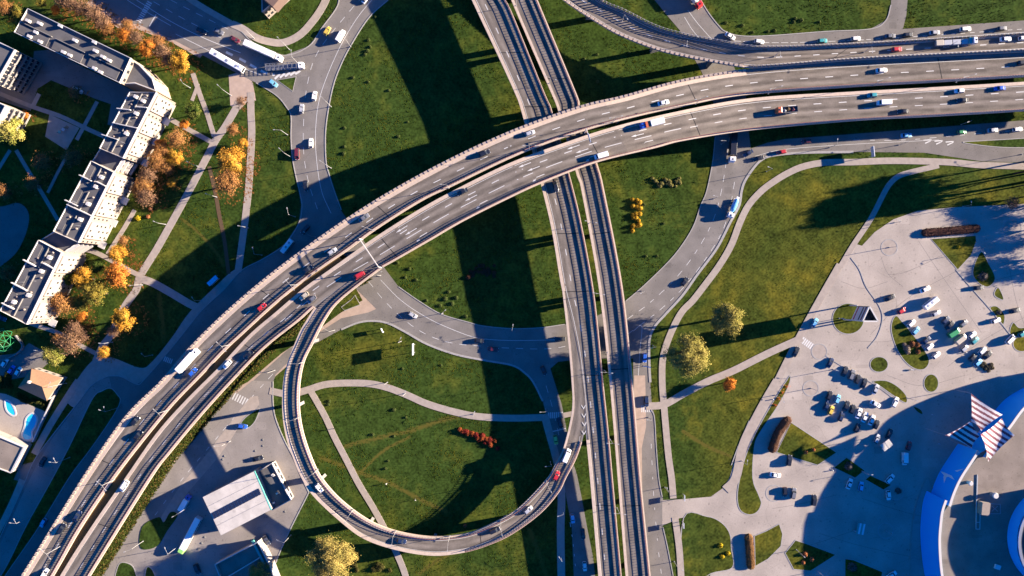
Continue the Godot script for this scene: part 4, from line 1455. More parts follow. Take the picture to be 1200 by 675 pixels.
	# ---- buildings by the avenue, mostly beyond the top edge
	var tb := plain_building("corner_house", "brown-roofed house with a cream windowed wall above the lawn corner", [307, 13.5, 332, -9, 360, -40, 306, -60], 8.0, "wall_cream", "roof_brown", "house", 0.3)
	windows(tb[0], tb[1][0], tb[1][1], Vector3(1, 0, 1), 0.5, 2, 3.0, 6, 1.2, 1.4)
	var at := MB.new()
	at.box(W(324, -10, 10.0), Vector3(9, 6.0, 12), 0.7)
	part("attic_storey", at, M.roof_brown, tb[0])
	var t2 := plain_building("office_block", "tall office block beyond the avenue lawn", [300, -30, 420, -62, 410, -110, 290, -80], 19.0, "wall_white", "roof_felt", "office building")
	windows(t2[0], t2[1][0], t2[1][1], Vector3(0, 0, 1), 0.6, 6, 3.0, 14, 1.6, 1.6)
	# ---- service building with the white metal roof
	build_service()
	build_left_houses()
	build_arena()

func build_service() -> void:
	var h := 7.5
	var p := []
	for e in [[237.5, 582.5], [298, 552], [317.5, 597.5], [259, 627.5]]: p.append(W(e[0], e[1], h))
	var c := centre_of(p)
	var root := thing("service_hall", "white-roofed service hall with a dark rooflight strip in the yard", "building", Vector3(c.x, 0, c.z))
	prism_walls(root, p, 0.0, h - 0.3, "wall_white")
	# ribbed metal roof laid in four sheets
	for i in 4:
		var b := MB.new()
		var t0 := 0.25 * i + 0.004
		var t1 := 0.25 * (i + 1) - 0.004
		var q := [p[0].lerp(p[3], t0), p[1].lerp(p[2], t0), p[1].lerp(p[2], t1), p[0].lerp(p[3], t1)]
		b.slab(flat3(q), h - 0.3, h)
		part("roof_sheet", b, M.roof_metal, root)
	var rid := MB.new()
	rid.slab(flat3(p), h - 0.35, h - 0.08)
	part("roof_base", rid, M.galvanised, root)
	var ax: Vector3 = p[1] - p[0]
	var yaw := atan2(ax.z, ax.x)
	var pane := MB.new()
	pane.box(Vector3.ZERO, Vector3(1.2, 0.18, 1.25))
	var pm := pane.mesh()
	for r in 2:
		for i in 15:
			var q: Vector3 = p[0].lerp(p[3], 0.47 + 0.078 * r).lerp(p[1].lerp(p[2], 0.45 + 0.078 * r), 0.045 + 0.063 * i)
			var o := put("rooflight", pm, M.solar, root, q - root.position + Vector3(0, 0.10, 0))
			o.rotation.y = -yaw
	var fas := MB.new()
	fas.beam(p[1] + Vector3(0, -0.9, 0), p[2] + Vector3(0, -0.9, 0), 0.3, 0.93)
	part("fascia", fas, M.teal, root)
	# lower annex beside it
	var an := plain_building("service_annex", "low flat annex in shade at the end of the service hall", [299, 554, 318.5, 543, 340.5, 586, 319, 598], 4.6, "wall_white", "roof_felt", "building", 0.7)
	for e in [[0.25, 0.75], [0.28, 0.8], [0.7, 0.55], [0.86, 0.2]]:
		roof_box(an[0], bil([an[1][1], an[1][2], an[1][3], an[1][0]], e[0], 1.0 - e[1]) - Vector3(0, 0.7, 0), Vector3(0.9, 0.8, 0.7), yaw)
	windows(an[0], an[1][1], an[1][2], Vector3(1, 0, -0.3), 0.3, 1, 3.4, 6, 1.8, 1.8)
	# building at the foot of the yard, walls standing above its sunken roof
	var f := plain_building("parapet_building", "flat-roofed building with tall white parapets at the foot of the yard", [251.7, 662, 301.7, 635.5, 316, 664, 330, 700, 275, 720], 6.0, "wall_white", "roof_gravel", "building", 1.6)
	var fp: Array = f[1]
	var dv := MB.new()
	dv.beam(W(258, 681, 4.4), W(306, 652, 4.4), 0.35, 1.5)
	part("parapet_divider", dv, M.trim_white, f[0])
	var rb := MB.new()
	rb.box(W(303, 647, 5.0), Vector3(1.0, 0.8, 11.0), yaw)
	part("sign_fascia", rb, M.teal, f[0])

func hip_house(called: String, label: String, px: Array, eave: float, ridge: float, m: String) -> void:
	var p := []
	for i in 4: p.append(W(px[i * 2], px[i * 2 + 1], eave))
	var c := centre_of(p)
	var root := thing(called, label, "house", Vector3(c.x, 0, c.z))
	var inner := []
	for q in p: inner.append(Vector3(lerpf(q.x, c.x, 0.06), q.y, lerpf(q.z, c.z, 0.06)))
	prism_walls(root, inner, 0.0, eave, "wall_white")
	var long_first: bool = p[0].distance_to(p[1]) > p[1].distance_to(p[2])
	var e0: Vector3 = (p[0] + p[3]) / 2.0 if long_first else (p[0] + p[1]) / 2.0
	var e1: Vector3 = (p[1] + p[2]) / 2.0 if long_first else (p[3] + p[2]) / 2.0
	var r0 := e0.lerp(e1, 0.3) + Vector3(0, ridge, 0)
	var r1 := e0.lerp(e1, 0.7) + Vector3(0, ridge, 0)
	var b := MB.new()
	var U := Vector3.UP
	if long_first:
		b.quad(p[0], p[1], r1, r0, U); b.quad(p[3], p[2], r1, r0, U); b.tri(p[0], p[3], r0, U); b.tri(p[1], p[2], r1, U)
	else:
		b.quad(p[0], p[3], r1, r0, U); b.quad(p[1], p[2], r1, r0, U); b.tri(p[0], p[1], r0, U); b.tri(p[3], p[2], r1, U)
	b.quad(p[0], p[1], p[2], p[3], -U)
	part("roof", b, M[m], root)
	roof_box(root, r0 - Vector3(0, 0.8, 0), Vector3(0.9, 1.8, 0.9), 0.4)
	windows(root, inner[0], inner[1], inner[0] - inner[3], 0.3, 1, 3.0, 4, 1.2, 1.3)
	windows(root, inner[1], inner[2], inner[1] - inner[0], 0.3, 1, 3.0, 3, 1.2, 1.3)

func build_left_houses() -> void:
	hip_house("tiled_house", "house with a warm tan hipped roof below the round tree by the bend", [37, 431, 73, 443, 55, 470, 21, 454], 4.2, 2.2, "roof_tile")
	var d := plain_building("flat_house", "flat grey-roofed pool house with a ragged white eastern rim", [-30, 500, 27, 524, 12, 554, -40, 535], 5.5, "wall_white", "roof_gravel", "house", 0.4)
	for i in 14:
		var b := MB.new()
		b.box(d[1][1].lerp(d[1][2], (i + 0.5) / 14.0) + Vector3(0.5, -0.1, 0), Vector3(1.1, 0.2, 0.45), -0.5)
		part("awning_slat", b, M.trim_white, d[0])
	# pool terrace
	sheet("pool_terrace", [-30, 455, 8, 462, 36, 475, 55, 483, 44, 512, 30, 524, -30, 500], "paving", 0.06, false)
	for e in [["large swimming pool of bright blue water beside the flat house", [31, 490, 38, 484, 44, 490, 42, 499, 38, 506, 38, 514, 30, 516, 26, 510, 29, 500]], ["small oval swimming pool in the corner of the terrace", [6, 470, 11, 470, 16, 476, 19, 485, 15, 487, 8, 481]]]:
		var p := ground2(curve(pairs(e[1]), true, 5))
		var rim := MB.new()
		var c := Vector2.ZERO
		for q in p: c += q
		c /= p.size()
		var root := thing("swimming_pool", e[0], "pool", Vector3(c.x, 0, c.y), "pools on the terrace")
		part("rim", strip_mesh(p, 0.35, -0.1, 0.22, true), M.trim_white, root)
		var wa := MB.new()
		wa.poly(p, 0.14)
		part("water", wa, M.pool_water, root)
	# climbing dome
	var o := W(4, 399)
	var dome := thing("climbing_dome", "green lattice climbing dome on the lawn below the apartments", "climbing frame", o)
	var r := 5.2
	var nodes := []
	for i in 4:
		var row := []
		var th := PI / 2.0 * i / 4.0
		for j in 8:
			var ph := TAU * (j + 0.5 * (i % 2)) / 8.0
			row.append(o + Vector3(cos(th) * cos(ph) * r, sin(th) * r, cos(th) * sin(ph) * r))
		nodes.append(row)
	var bars := MB.new()
	for i in 4:
		for j in 8:
			var ups := [o + Vector3(0, r, 0)] if i == 3 else [nodes[i + 1][j], nodes[i + 1][(j + (1 if i % 2 == 1 else 7)) % 8]]
			for q in ups: bars.tube(nodes[i][j], q, 0.08, 0.08, 5)
			if i > 0: bars.tube(nodes[i][j], nodes[i][(j + 1) % 8], 0.08, 0.08, 5)
	part("lattice", bars, M.green_frame, dome)
	# garden walls and yards round the houses
	for e in [["white garden wall beside the curved side road", [73, 446, 66, 462, 58, 480, 50, 497, 41, 517], 1.6, "wall_white"], ["low dark garden wall along the climbing dome lawn", [20, 393, 28, 404, 24, 412, 10, 420, -10, 424], 1.2, "concrete_grey"]]:
		var p := ground2(curve(pairs(e[1]), false, 6))
		var at := Vector3(p[p.size() / 2].x, 0, p[p.size() / 2].y)
		var t := thing("garden_wall", e[0], "wall", at)
		part("wall", strip_mesh(p, 0.18, -0.1, e[2]), M[e[3]], t)
		part("coping", strip_mesh(p, 0.26, e[2], e[2] + 0.1), M.trim_white if e[3] != "concrete_grey" else M.concrete_grey, t)

func build_arena() -> void:
	# round hall with blue cladding; three wall segments stepped against each other
	var h := 12.5
	var segs := [[1340, 420, 1290, 434, 1250, 449, 1220, 463, 1200, 477, 1181.7, 501, 1166, 520, 1154, 536], [1146, 528, 1136, 543, 1125, 560, 1117, 577, 1111.7, 593], [1107.5, 586, 1103.5, 598, 1101.7, 610, 1100, 635, 1102.5, 671, 1110, 710, 1125, 760]]
	var c0 := W(1200, 600)
	var root := thing("arena_hall", "round arena hall with bright blue curved walls behind the striped canopy", "arena", Vector3(c0.x, 0, c0.z))
	for s in segs:
		var p := curve(pairs(s), false, 5)
		var wl := MB.new()
		var cp := MB.new()
		for i in p.size() - 1:
			var a := W(p[i].x, p[i].y, h)
			var b := W(p[i + 1].x, p[i + 1].y, h)
			var a0 := Vector3(a.x, 0, a.z)
			var b0 := Vector3(b.x, 0, b.z)
			var n := Vector3(0.5, 0, 0.1)
			wl.quad(a0, b0, b, a, Vector3(-1, 0, -0.3))
			wl.quad(a0 + n, b0 + n, b + n, a + n, Vector3(1, 0, 0.3))
			cp.beam(a + n * 0.5, b + n * 0.5, 1.0, 0.35)
		var w0 := W(p[0].x, p[0].y, h)
		var w1 := W(p[-1].x, p[-1].y, h)
		for q in [w0, w1]:
			wl.quad(Vector3(q.x, 0, q.z), Vector3(q.x + 0.5, 0, q.z + 0.1), q + Vector3(0.5, 0, 0.1), q, Vector3(0, 0, 1))
		part("blue_wall", wl, M.blue_clad, root)
		part("coping", cp, M.trim_white, root)
	var rp := []
	for e in [[1340, 424], [1290, 437], [1250, 452], [1221, 466], [1202, 479], [1184, 502], [1168, 521], [1150, 531], [1137, 547], [1127, 562], [1115, 588], [1106, 600], [1104, 612], [1102, 636], [1105, 672], [1113, 712], [1128, 760], [1400, 760], [1400, 424]]: rp.append(W(e[0], e[1], h - 1.2))
	var r := MB.new()
	r.slab(flat3(rp), h - 1.7, h - 1.2)
	part("roof", r, M.roof_gravel, root)
	# roof drum
	var dc := W(1258, 636, 17.5)
	var dr := 22.0
	var wall := MB.new()
	var rim := MB.new()
	var ring := PackedVector2Array()
	for i in 64:
		var a0 := TAU * i / 64
		var a1 := TAU * (i + 1) / 64
		var o0 := Vector3(cos(a0), 0, sin(a0))
		var o1 := Vector3(cos(a1), 0, sin(a1))
		var y0 := Vector3(dc.x, h - 1.3, dc.z)
		var y1 := Vector3(dc.x, 17.5, dc.z)
		wall.quad(y0 + o0 * dr, y0 + o1 * dr, y1 + o1 * dr, y1 + o0 * dr, o0)
		ring.append(Vector2(dc.x, dc.z) + Vector2(cos(a0), sin(a0)) * dr)
		rim.quad(y1 + o0 * dr, y1 + o1 * dr, y1 + o1 * (dr - 1.0) + Vector3(0, 0.1, 0), y1 + o0 * (dr - 1.0) + Vector3(0, 0.1, 0), Vector3.UP)
	part("drum_wall", wall, M.blue_drum, root)
	part("drum_rim", rim, M.galvanised, root)
	var dt := MB.new()
	dt.slab(ring, 16.6, 17.2)
	part("drum_roof", dt, M.roof_dark, root)
	for k in 2:
		var rr := PackedVector2Array()
		for i in 64: rr.append(Vector2(dc.x, dc.z) + Vector2(cos(TAU * i / 64), sin(TAU * i / 64)) * (dr - 3.0 - 2.6 * k))
		part("drum_ring", strip_mesh(rr, 0.25, 17.1, 17.5, true), M.galvanised, root)
	# things on the roof
	var ry := h - 1.2
	var yw := 0.25
	for e in [["white roof fan beside the blue wall rim", 1134, 565, 1.0, 1.8], ["larger white roof fan near the drum", 1162, 579, 1.3, 2.2]]:
		var q := W(e[1], e[2], ry)
		var t := thing("roof_fan", e[0], "ventilator", q)
		var b := MB.new()
		b.tube(q, q + Vector3(0, e[4], 0), e[3] * 0.7, e[3] * 0.7, 12)
		part("duct", b, M.galvanised, t)
		var k := MB.new()
		k.tube(q + Vector3(0, e[4], 0), q + Vector3(0, e[4] + 0.5, 0), e[3], e[3] * 0.8, 12)
		part("cowl", k, M.trim_white, t)
	var eq := W(1150, 594, ry)
	var pl := thing("roof_plant_room", "cream plant cabin with a white ladder frame on the arena roof", "plant room", eq)
	var pb := MB.new()
	pb.box(eq + Vector3(0, 1.4, 0), Vector3(3.2, 2.8, 5.0), 0.1)
	part("cabin", pb, M.wall_cream, pl)
	var lf := MB.new()
	for e in [[1144, 588, 1143.5, 620], [1148.5, 598, 1148, 620], [1143.5, 612, 1148, 612], [1143.5, 620, 1148, 620]]:
		lf.beam(W(e[0], e[1], ry + 1.0), W(e[2], e[3], ry + 1.0), 0.22, 0.22)
	part("ladder_frame", lf, M.trim_white, pl)
	var fq := W(1165, 596, ry)
	var fr := thing("roof_frame", "square steel frame lying on the arena roof beside the cabin", "frame", fq)
	var fm := MB.new()
	for e in [[1159, 590, 1172, 591], [1172, 591, 1172, 602], [1172, 602, 1159, 602], [1159, 602, 1159, 590], [1162, 593, 1169, 599], [1169, 593, 1162, 599]]:
		fm.beam(W(e[0], e[1], ry), W(e[2], e[3], ry), 0.2, 0.25)
	part("bars", fm, M.galvanised, fr)
	var hq := W(1168, 664, ry)
	var hb := thing("roof_hatch", "small pale hatch on the shaded arena roof", "hatch", hq)
	var hm := MB.new()
	hm.box(hq + Vector3(0, 0.4, 0), Vector3(2.2, 0.8, 1.8), 0.3)
	part("lid", hm, M.board, hb)
	var pipes := MB.new()
	for e in [[1145, 556, 1144, 590]]:
		pipes.beam(W(e[0], e[1], ry), W(e[2], e[3], ry), 0.35, 0.3)
	part("roof_pipe", pipes, M.galvanised, root)
	# white leaping emblem on the middle blue wall
	var em := MB.new()
	var ea := W(1138, 540, h)
	var eb := W(1118, 574, h)
	var d := (eb - ea)
	d.y = 0
	d = d.normalized()
	var n := Vector3(d.z, 0, -d.x)
	if n.x > 0.0: n = -n
	var o := Vector3(ea.x, 0, ea.z) + n * 0.35
	for t in [[[0.2, 11.2], [4.6, 6.2], [5.6, 7.4]], [[4.4, 7.6], [6.6, 2.9], [9.0, 6.4]], [[8.4, 6.6], [6.4, 3.0], [11.4, 3.2]], [[6.2, 3.6], [8.2, -0.2], [9.8, 3.6]], [[4.6, 6.6], [5.4, 10.8], [7.0, 6.4]], [[9.4, 4.6], [14.6, 5.4], [10.0, 2.8]], [[7.4, 6.6], [9.6, 9.8], [9.2, 5.6]]]:
		em.tri(o + d * (4.0 + t[0][0] * 0.62) + Vector3(0, t[0][1] + 0.6, 0), o + d * (4.0 + t[1][0] * 0.62) + Vector3(0, t[1][1] + 0.6, 0), o + d * (4.0 + t[2][0] * 0.62) + Vector3(0, t[2][1] + 0.6, 0), n)
	part("emblem", em, M.emblem_white, root)

# ------------------------------------------------------------------ canopy, signs, hedges
func sail(root: Node3D, q: Array, n: int, dirn: Vector2, period: float, sag: float) -> void:
	# four-cornered membrane cut into stripes: triangles of a fine grid are sorted by the stripe they fall in
	var red := MB.new()
	var white := MB.new()
	var g := []
	for i in n + 1:
		var row := []
		for j in n + 1:
			var s := float(i) / n
			var t := float(j) / n
			var p: Vector3 = q[0].lerp(q[1], s).lerp(q[3].lerp(q[2], s), t)
			var edge: float = 16.0 * s * (1.0 - s) * t * (1.0 - t)
			p.y -= sag * edge
			# edges cut in towards the middle, as stretched cloth is
			var m: Vector3 = (q[0] + q[1] + q[2] + q[3]) / 4.0
			var k := 0.10 * (4.0 * s * (1.0 - s) * (1.0 - 4.0 * t * (1.0 - t)) + 4.0 * t * (1.0 - t) * (1.0 - 4.0 * s * (1.0 - s)))
			p = p.lerp(Vector3(m.x, p.y, m.z), k)
			row.append(p)
		g.append(row)
	for i in n:
		for j in n:
			for t in [[g[i][j], g[i + 1][j], g[i + 1][j + 1]], [g[i][j], g[i + 1][j + 1], g[i][j + 1]]]:
				var c: Vector3 = (t[0] + t[1] + t[2]) / 3.0
				var ph := fposmod((c.x * dirn.x + c.z * dirn.y) / period, 1.0)
				(red if ph < 0.48 else white).tri(t[0], t[1], t[2], Vector3.UP)
	part("red_stripes", red, M.stripe_red, root)
	part("white_stripes", white, M.stripe_white, root)

func hedge(called: String, label: String, px: Array, half_px: float, h: float, c: Color, round_ends: bool = true) -> void:
	var p := ground2(curve(pairs(px), false, 8))
	var len := 0.0
	for i in p.size() - 1: len += p[i].distance_to(p[i + 1])
	var half := half_px * CAM_H / FOCAL
	var at := p[p.size() / 2]
	var o := thing(called, label, "hedge", Vector3(at.x, 0, at.y))
	var core := MB.new()
	core.use_col = true
	core.color = c
	var leaves := MB.new()
	leaves.use_col = true
	var rs := resample(p, int(len / 0.7) + 2)
	for i in rs.size():
		core.blob(Vector3(rs[i].x, h * 0.45, rs[i].y), Vector3(half * 0.9, h * 0.5, half * 0.9), 8, 0.08, rng)
	for i in int(len * half * 2.0 * 34.0):
		var k := rng.randf() * (rs.size() - 1)
		var q: Vector2 = rs[int(k)].lerp(rs[mini(int(k) + 1, rs.size() - 1)], fmod(k, 1.0))
		var a := rng.randf() * TAU
		var rr := sqrt(rng.randf())
		var y := h * sqrt(maxf(0.0, 1.0 - rr * rr * 0.75)) * rng.randf_range(0.82, 1.08)
		leaf(leaves, Vector3(q.x + cos(a) * rr * half, y, q.y + sin(a) * rr * half), 0.26, c * rng.randf_range(0.7, 1.3), Vector3(cos(a) * rr, 1.0 - rr * 0.6, sin(a) * rr).normalized())
	part("stems", core, M.hedge, o)
	part("foliage", leaves, M.hedge, o)

func leaf(b: MB, p: Vector3, s: float, c: Color, out: Vector3 = Vector3.ZERO) -> void:
	var n := Vector3(rng.randfn(), rng.randfn() + 0.6, rng.randfn()).normalized()
	var x := n.cross(Vector3(rng.randfn(), rng.randfn(), rng.randfn())).normalized() * s * rng.randf_range(0.6, 1.2)
	var y := n.cross(x.normalized()) * s * rng.randf_range(0.5, 1.0)
	b.color = c
	b.leaf(p - x * 0.6 - y * 0.5, p + x * 0.6 - y * 0.3, p + y * 0.8, out)

func build_plaza_things() -> void:
	# striped tension canopy over the entrance
	var c := W(1149, 507, 15.5)
	var root := thing("striped_canopy", "red and white striped tension canopy over the arena entrance", "canopy", Vector3(c.x, 0, c.z))
	var dirn := Vector2(-0.56, 0.83)
	var C := func(u: float, v: float, h: float) -> Vector3: return W(u, v, h)
	sail(root, [C.call(1138, 461, 10.0), C.call(1175, 486, 13.0), C.call(1150, 505, 16.0), C.call(1138, 494, 12.5)], 34, dirn, 2.05, 0.7)
	sail(root, [C.call(1138, 493, 15.2), C.call(1148, 511, 17.6), C.call(1138.5, 525, 15.4), C.call(1108, 510, 14.6)], 34, dirn, 2.05, 0.6)
	sail(root, [C.call(1174, 490, 13.2), C.call(1189, 510, 14.5), C.call(1158, 541, 13.2), C.call(1149, 509, 15.6)], 40, dirn, 2.05, 0.8)
	for e in [[1138, 461, 10.0], [1108, 510, 14.6], [1149, 507, 16.2], [1138.5, 525, 15.4]]:
		var m := MB.new()
		var t := W(e[0], e[1], e[2])
		m.tube(Vector3(t.x, 0, t.z), t, 0.11, 0.09, 8)
		part("mast", m, M.galvanised, root)
	# pylon sign on its round lawn: a prism of three panels on legs
	var sp := W(1003, 372)
	var sg := thing("pylon_sign", "three-sided pylon sign on legs above the round lawn", "sign", sp)
	var z0 := 6.5
	var z1 := 16.0
	var T := [W(1019, 359, z1), W(1029, 376.5, z1), W(1011, 376.5, z1)]
	var B := []
	for q in T: B.append(Vector3(q.x, z0, q.z))
	for i in 3:
		var a: Vector3 = B[i]
		var b: Vector3 = B[(i + 1) % 3]
		var m: Vector3 = (B[0] + B[1] + B[2]) / 3.0
		var o: Vector3 = (a + b) / 2.0 - m
		var f := MB.new()
		var up := Vector3(0, z1 - z0, 0)
		var inn := -o.normalized() * 0.25
		f.hexa([a, b, b + inn, a + inn, a + up, b + up, b + up + inn, a + up + inn])
		part("panel", f, M.board if i != 0 else M.sign_black, sg)
		# bands of print
		for k in 4:
			var s := MB.new()
			var y := z0 + 1.0 + 2.0 * k
			var n := o.normalized() * 0.04
			var p0 := a.lerp(b, 0.06) + n
			var p1 := a.lerp(b, 0.94) + n
			var yy := Vector3(0, 1.0, 0)
			p0.y = y
			p1.y = y
			s.quad(p0, p1, p1 + yy, p0 + yy, o)
			part("print_band", s, [M.sign_red, M.stripe_white, M.sign_black, M.stripe_red][k], sg)
	for q in B:
		var l := MB.new()
		l.tube(Vector3(q.x, 0, q.z), q, 0.3, 0.3, 8)
		part("leg", l, M.trim_white, sg)
	for i in 3:
		var l := MB.new()
		l.beam(T[i] - Vector3(0, 0.15, 0), T[(i + 1) % 3] - Vector3(0, 0.15, 0), 0.5, 0.3)
		part("rim", l, M.trim_white, sg)
	var inner := MB.new()
	inner.tri(T[0] - Vector3(0, 3.0, 0), T[1] - Vector3(0, 3.0, 0), T[2] - Vector3(0, 3.0, 0), Vector3.UP)
	part("inner_floor", inner, M.sign_black, sg)
	# hedges
	var brown := Color(0.085, 0.045, 0.028)
	hedge("hedge", "long clipped brown hedge leaning beside the triangular car park lawn", [904, 525, 910, 508, 921, 492], 6.0, 2.6, brown)
	hedge("hedge", "square-cut brown hedge along the lawn near the side street", [876.5, 629, 878, 645, 879, 662], 5.5, 1.8, Color(0.13, 0.07, 0.03))
	hedge("hedge", "low dark brown hedge above the triangular bed on the shaded plaza", [1083, 273, 1110, 271, 1143, 268], 5.5, 1.6, Color(0.07, 0.035, 0.026))
	# flower stars along the car park rim
	for e in [[922, 453], [917, 460], [912.5, 467], [908, 474.5]]:
		var q := W(e[0], e[1], 0.16)
		var t := thing("flower_bed", "star-shaped orange flower bed along the car park footpath", "flower bed", q, "orange flower beds by the footpath")
		var b := MB.new()
		b.use_col = true
		for i in 90:
			var a := rng.randf() * TAU
			var rr := rng.randf() * (1.05 + 0.6 * cos(a * 5.0))
			leaf(b, q + Vector3(cos(a) * rr, rng.randf_range(0.05, 0.4), sin(a) * rr), 0.22, Color(0.62, 0.16, 0.05) * rng.randf_range(0.6, 1.3))
		part("blossom", b, M.hedge, t)
	# billboards and road signs: a panel on posts
	for e in [["billboard", "large billboard seen edge-on on the lawn above the loop path", 486, 408, 6.8, 3.2, 4.8, 0.0, "board"], ["direction_sign", "small white direction sign on the lawn by the slip road", 449, 387, 3.2, 1.4, 2.0, 0.5, "board"], ["direction_sign", "dark-framed direction sign beside the eastern footpath", 1017, 180, 5.2, 2.4, 4.4, 0.1, "board"], ["direction_sign", "large road sign at the mouth of the car park side street", 800, 581, 3.7, 1.2, 2.4, 0.0, "board"], ["direction_sign", "road sign beside the lower bridge-side road", 799, 613, 3.7, 1.2, 2.2, 0.0, "board"], ["direction_sign", "gantry-armed sign over the road beside the bridge", 755, 428, 6.0, 1.0, 3.4, 1.4, "board"]]:
		var q := W(e[2], e[3])
		var t := thing(e[0], e[1], "sign", q)
		var n := Vector3(sin(e[7]), 0, cos(e[7]))
		var pn := MB.new()
		pn.beam(q - n * e[6] / 2.0 + Vector3(0, e[4] - e[5], 0), q + n * e[6] / 2.0 + Vector3(0, e[4] - e[5], 0), 0.25, e[5])
		part("panel", pn, M[e[8]], t)
		for s in [-0.35, 0.35]:
			var l := MB.new()
			l.tube(q + n * e[6] * s, q + n * e[6] * s + Vector3(0, e[4] - e[5], 0), 0.12, 0.12, 6)
			part("post", l, M.galvanised, t)
	# shelters and stalls
	for e in [["bus_shelter", "glass-roofed bus shelter at the foot of the dirt track", 252, 329, 5.0, 1.8, 2.5, -0.75, "pool_water"], ["market_stall", "beige awning stall parked among the cars in the shade", 1035, 520, 4.6, 3.2, 2.6, -0.62, "roof_metal"], ["kiosk", "glass-roofed kiosk standing alone in the shaded car park", 1004.6, 617, 3.2, 4.6, 2.8, 0.2, "board"]]:
		var q := W(e[2], e[3])
		var t := thing(e[0], e[1], "kiosk", q)
		var ax := Vector3(cos(e[7]), 0, sin(e[7]))
		var az := Vector3(-ax.z, 0, ax.x)
		for sx in [-1, 1]:
			for sz in [-1, 1]:
				var l := MB.new()
				var f: Vector3 = q + ax * e[4] * 0.45 * sx + az * e[5] * 0.42 * sz
				l.tube(f, f + Vector3(0, e[6], 0), 0.06, 0.06, 5)
				part("post", l, M.galvanised, t)
		for i in 4:
			var rf := MB.new()
			rf.box(q + ax * e[4] * (-0.375 + 0.25 * i) + Vector3(0, e[6] + (0.05 if i % 2 else 0.1), 0), Vector3(e[4] * 0.24, 0.12, e[5]), e[7])
			part("roof_panel", rf, M[e[8]] if i % 2 or e[0] != "kiosk" else M.teal, t)
		var bk := MB.new()
		bk.box(q + az * e[5] * 0.4 + Vector3(0, 1.1, 0), Vector3(e[4] * 0.9, 1.8, 0.08), e[7])
		part("back_panel", bk, M.board, t)
	# play frame on the court
	var pq := W(75, 153)
	var pf := thing("play_frame", "small play frame in the middle of the courtyard court", "play frame", pq)
	for i in 3:
		var b := MB.new()
		var o := pq + Vector3(-1.6 + 1.6 * i, 0, 1.2 - 1.0 * i)
		b.tube(o, o + Vector3(0, 2.4, 0), 0.15, 0.15, 6)
		b.box(o + Vector3(0.6, 1.5, -0.3), Vector3(1.3, 0.15, 1.1), 0.6)
		part("platform", b, [M.teal, M.trim_white, M.roof_tile][i], pf)
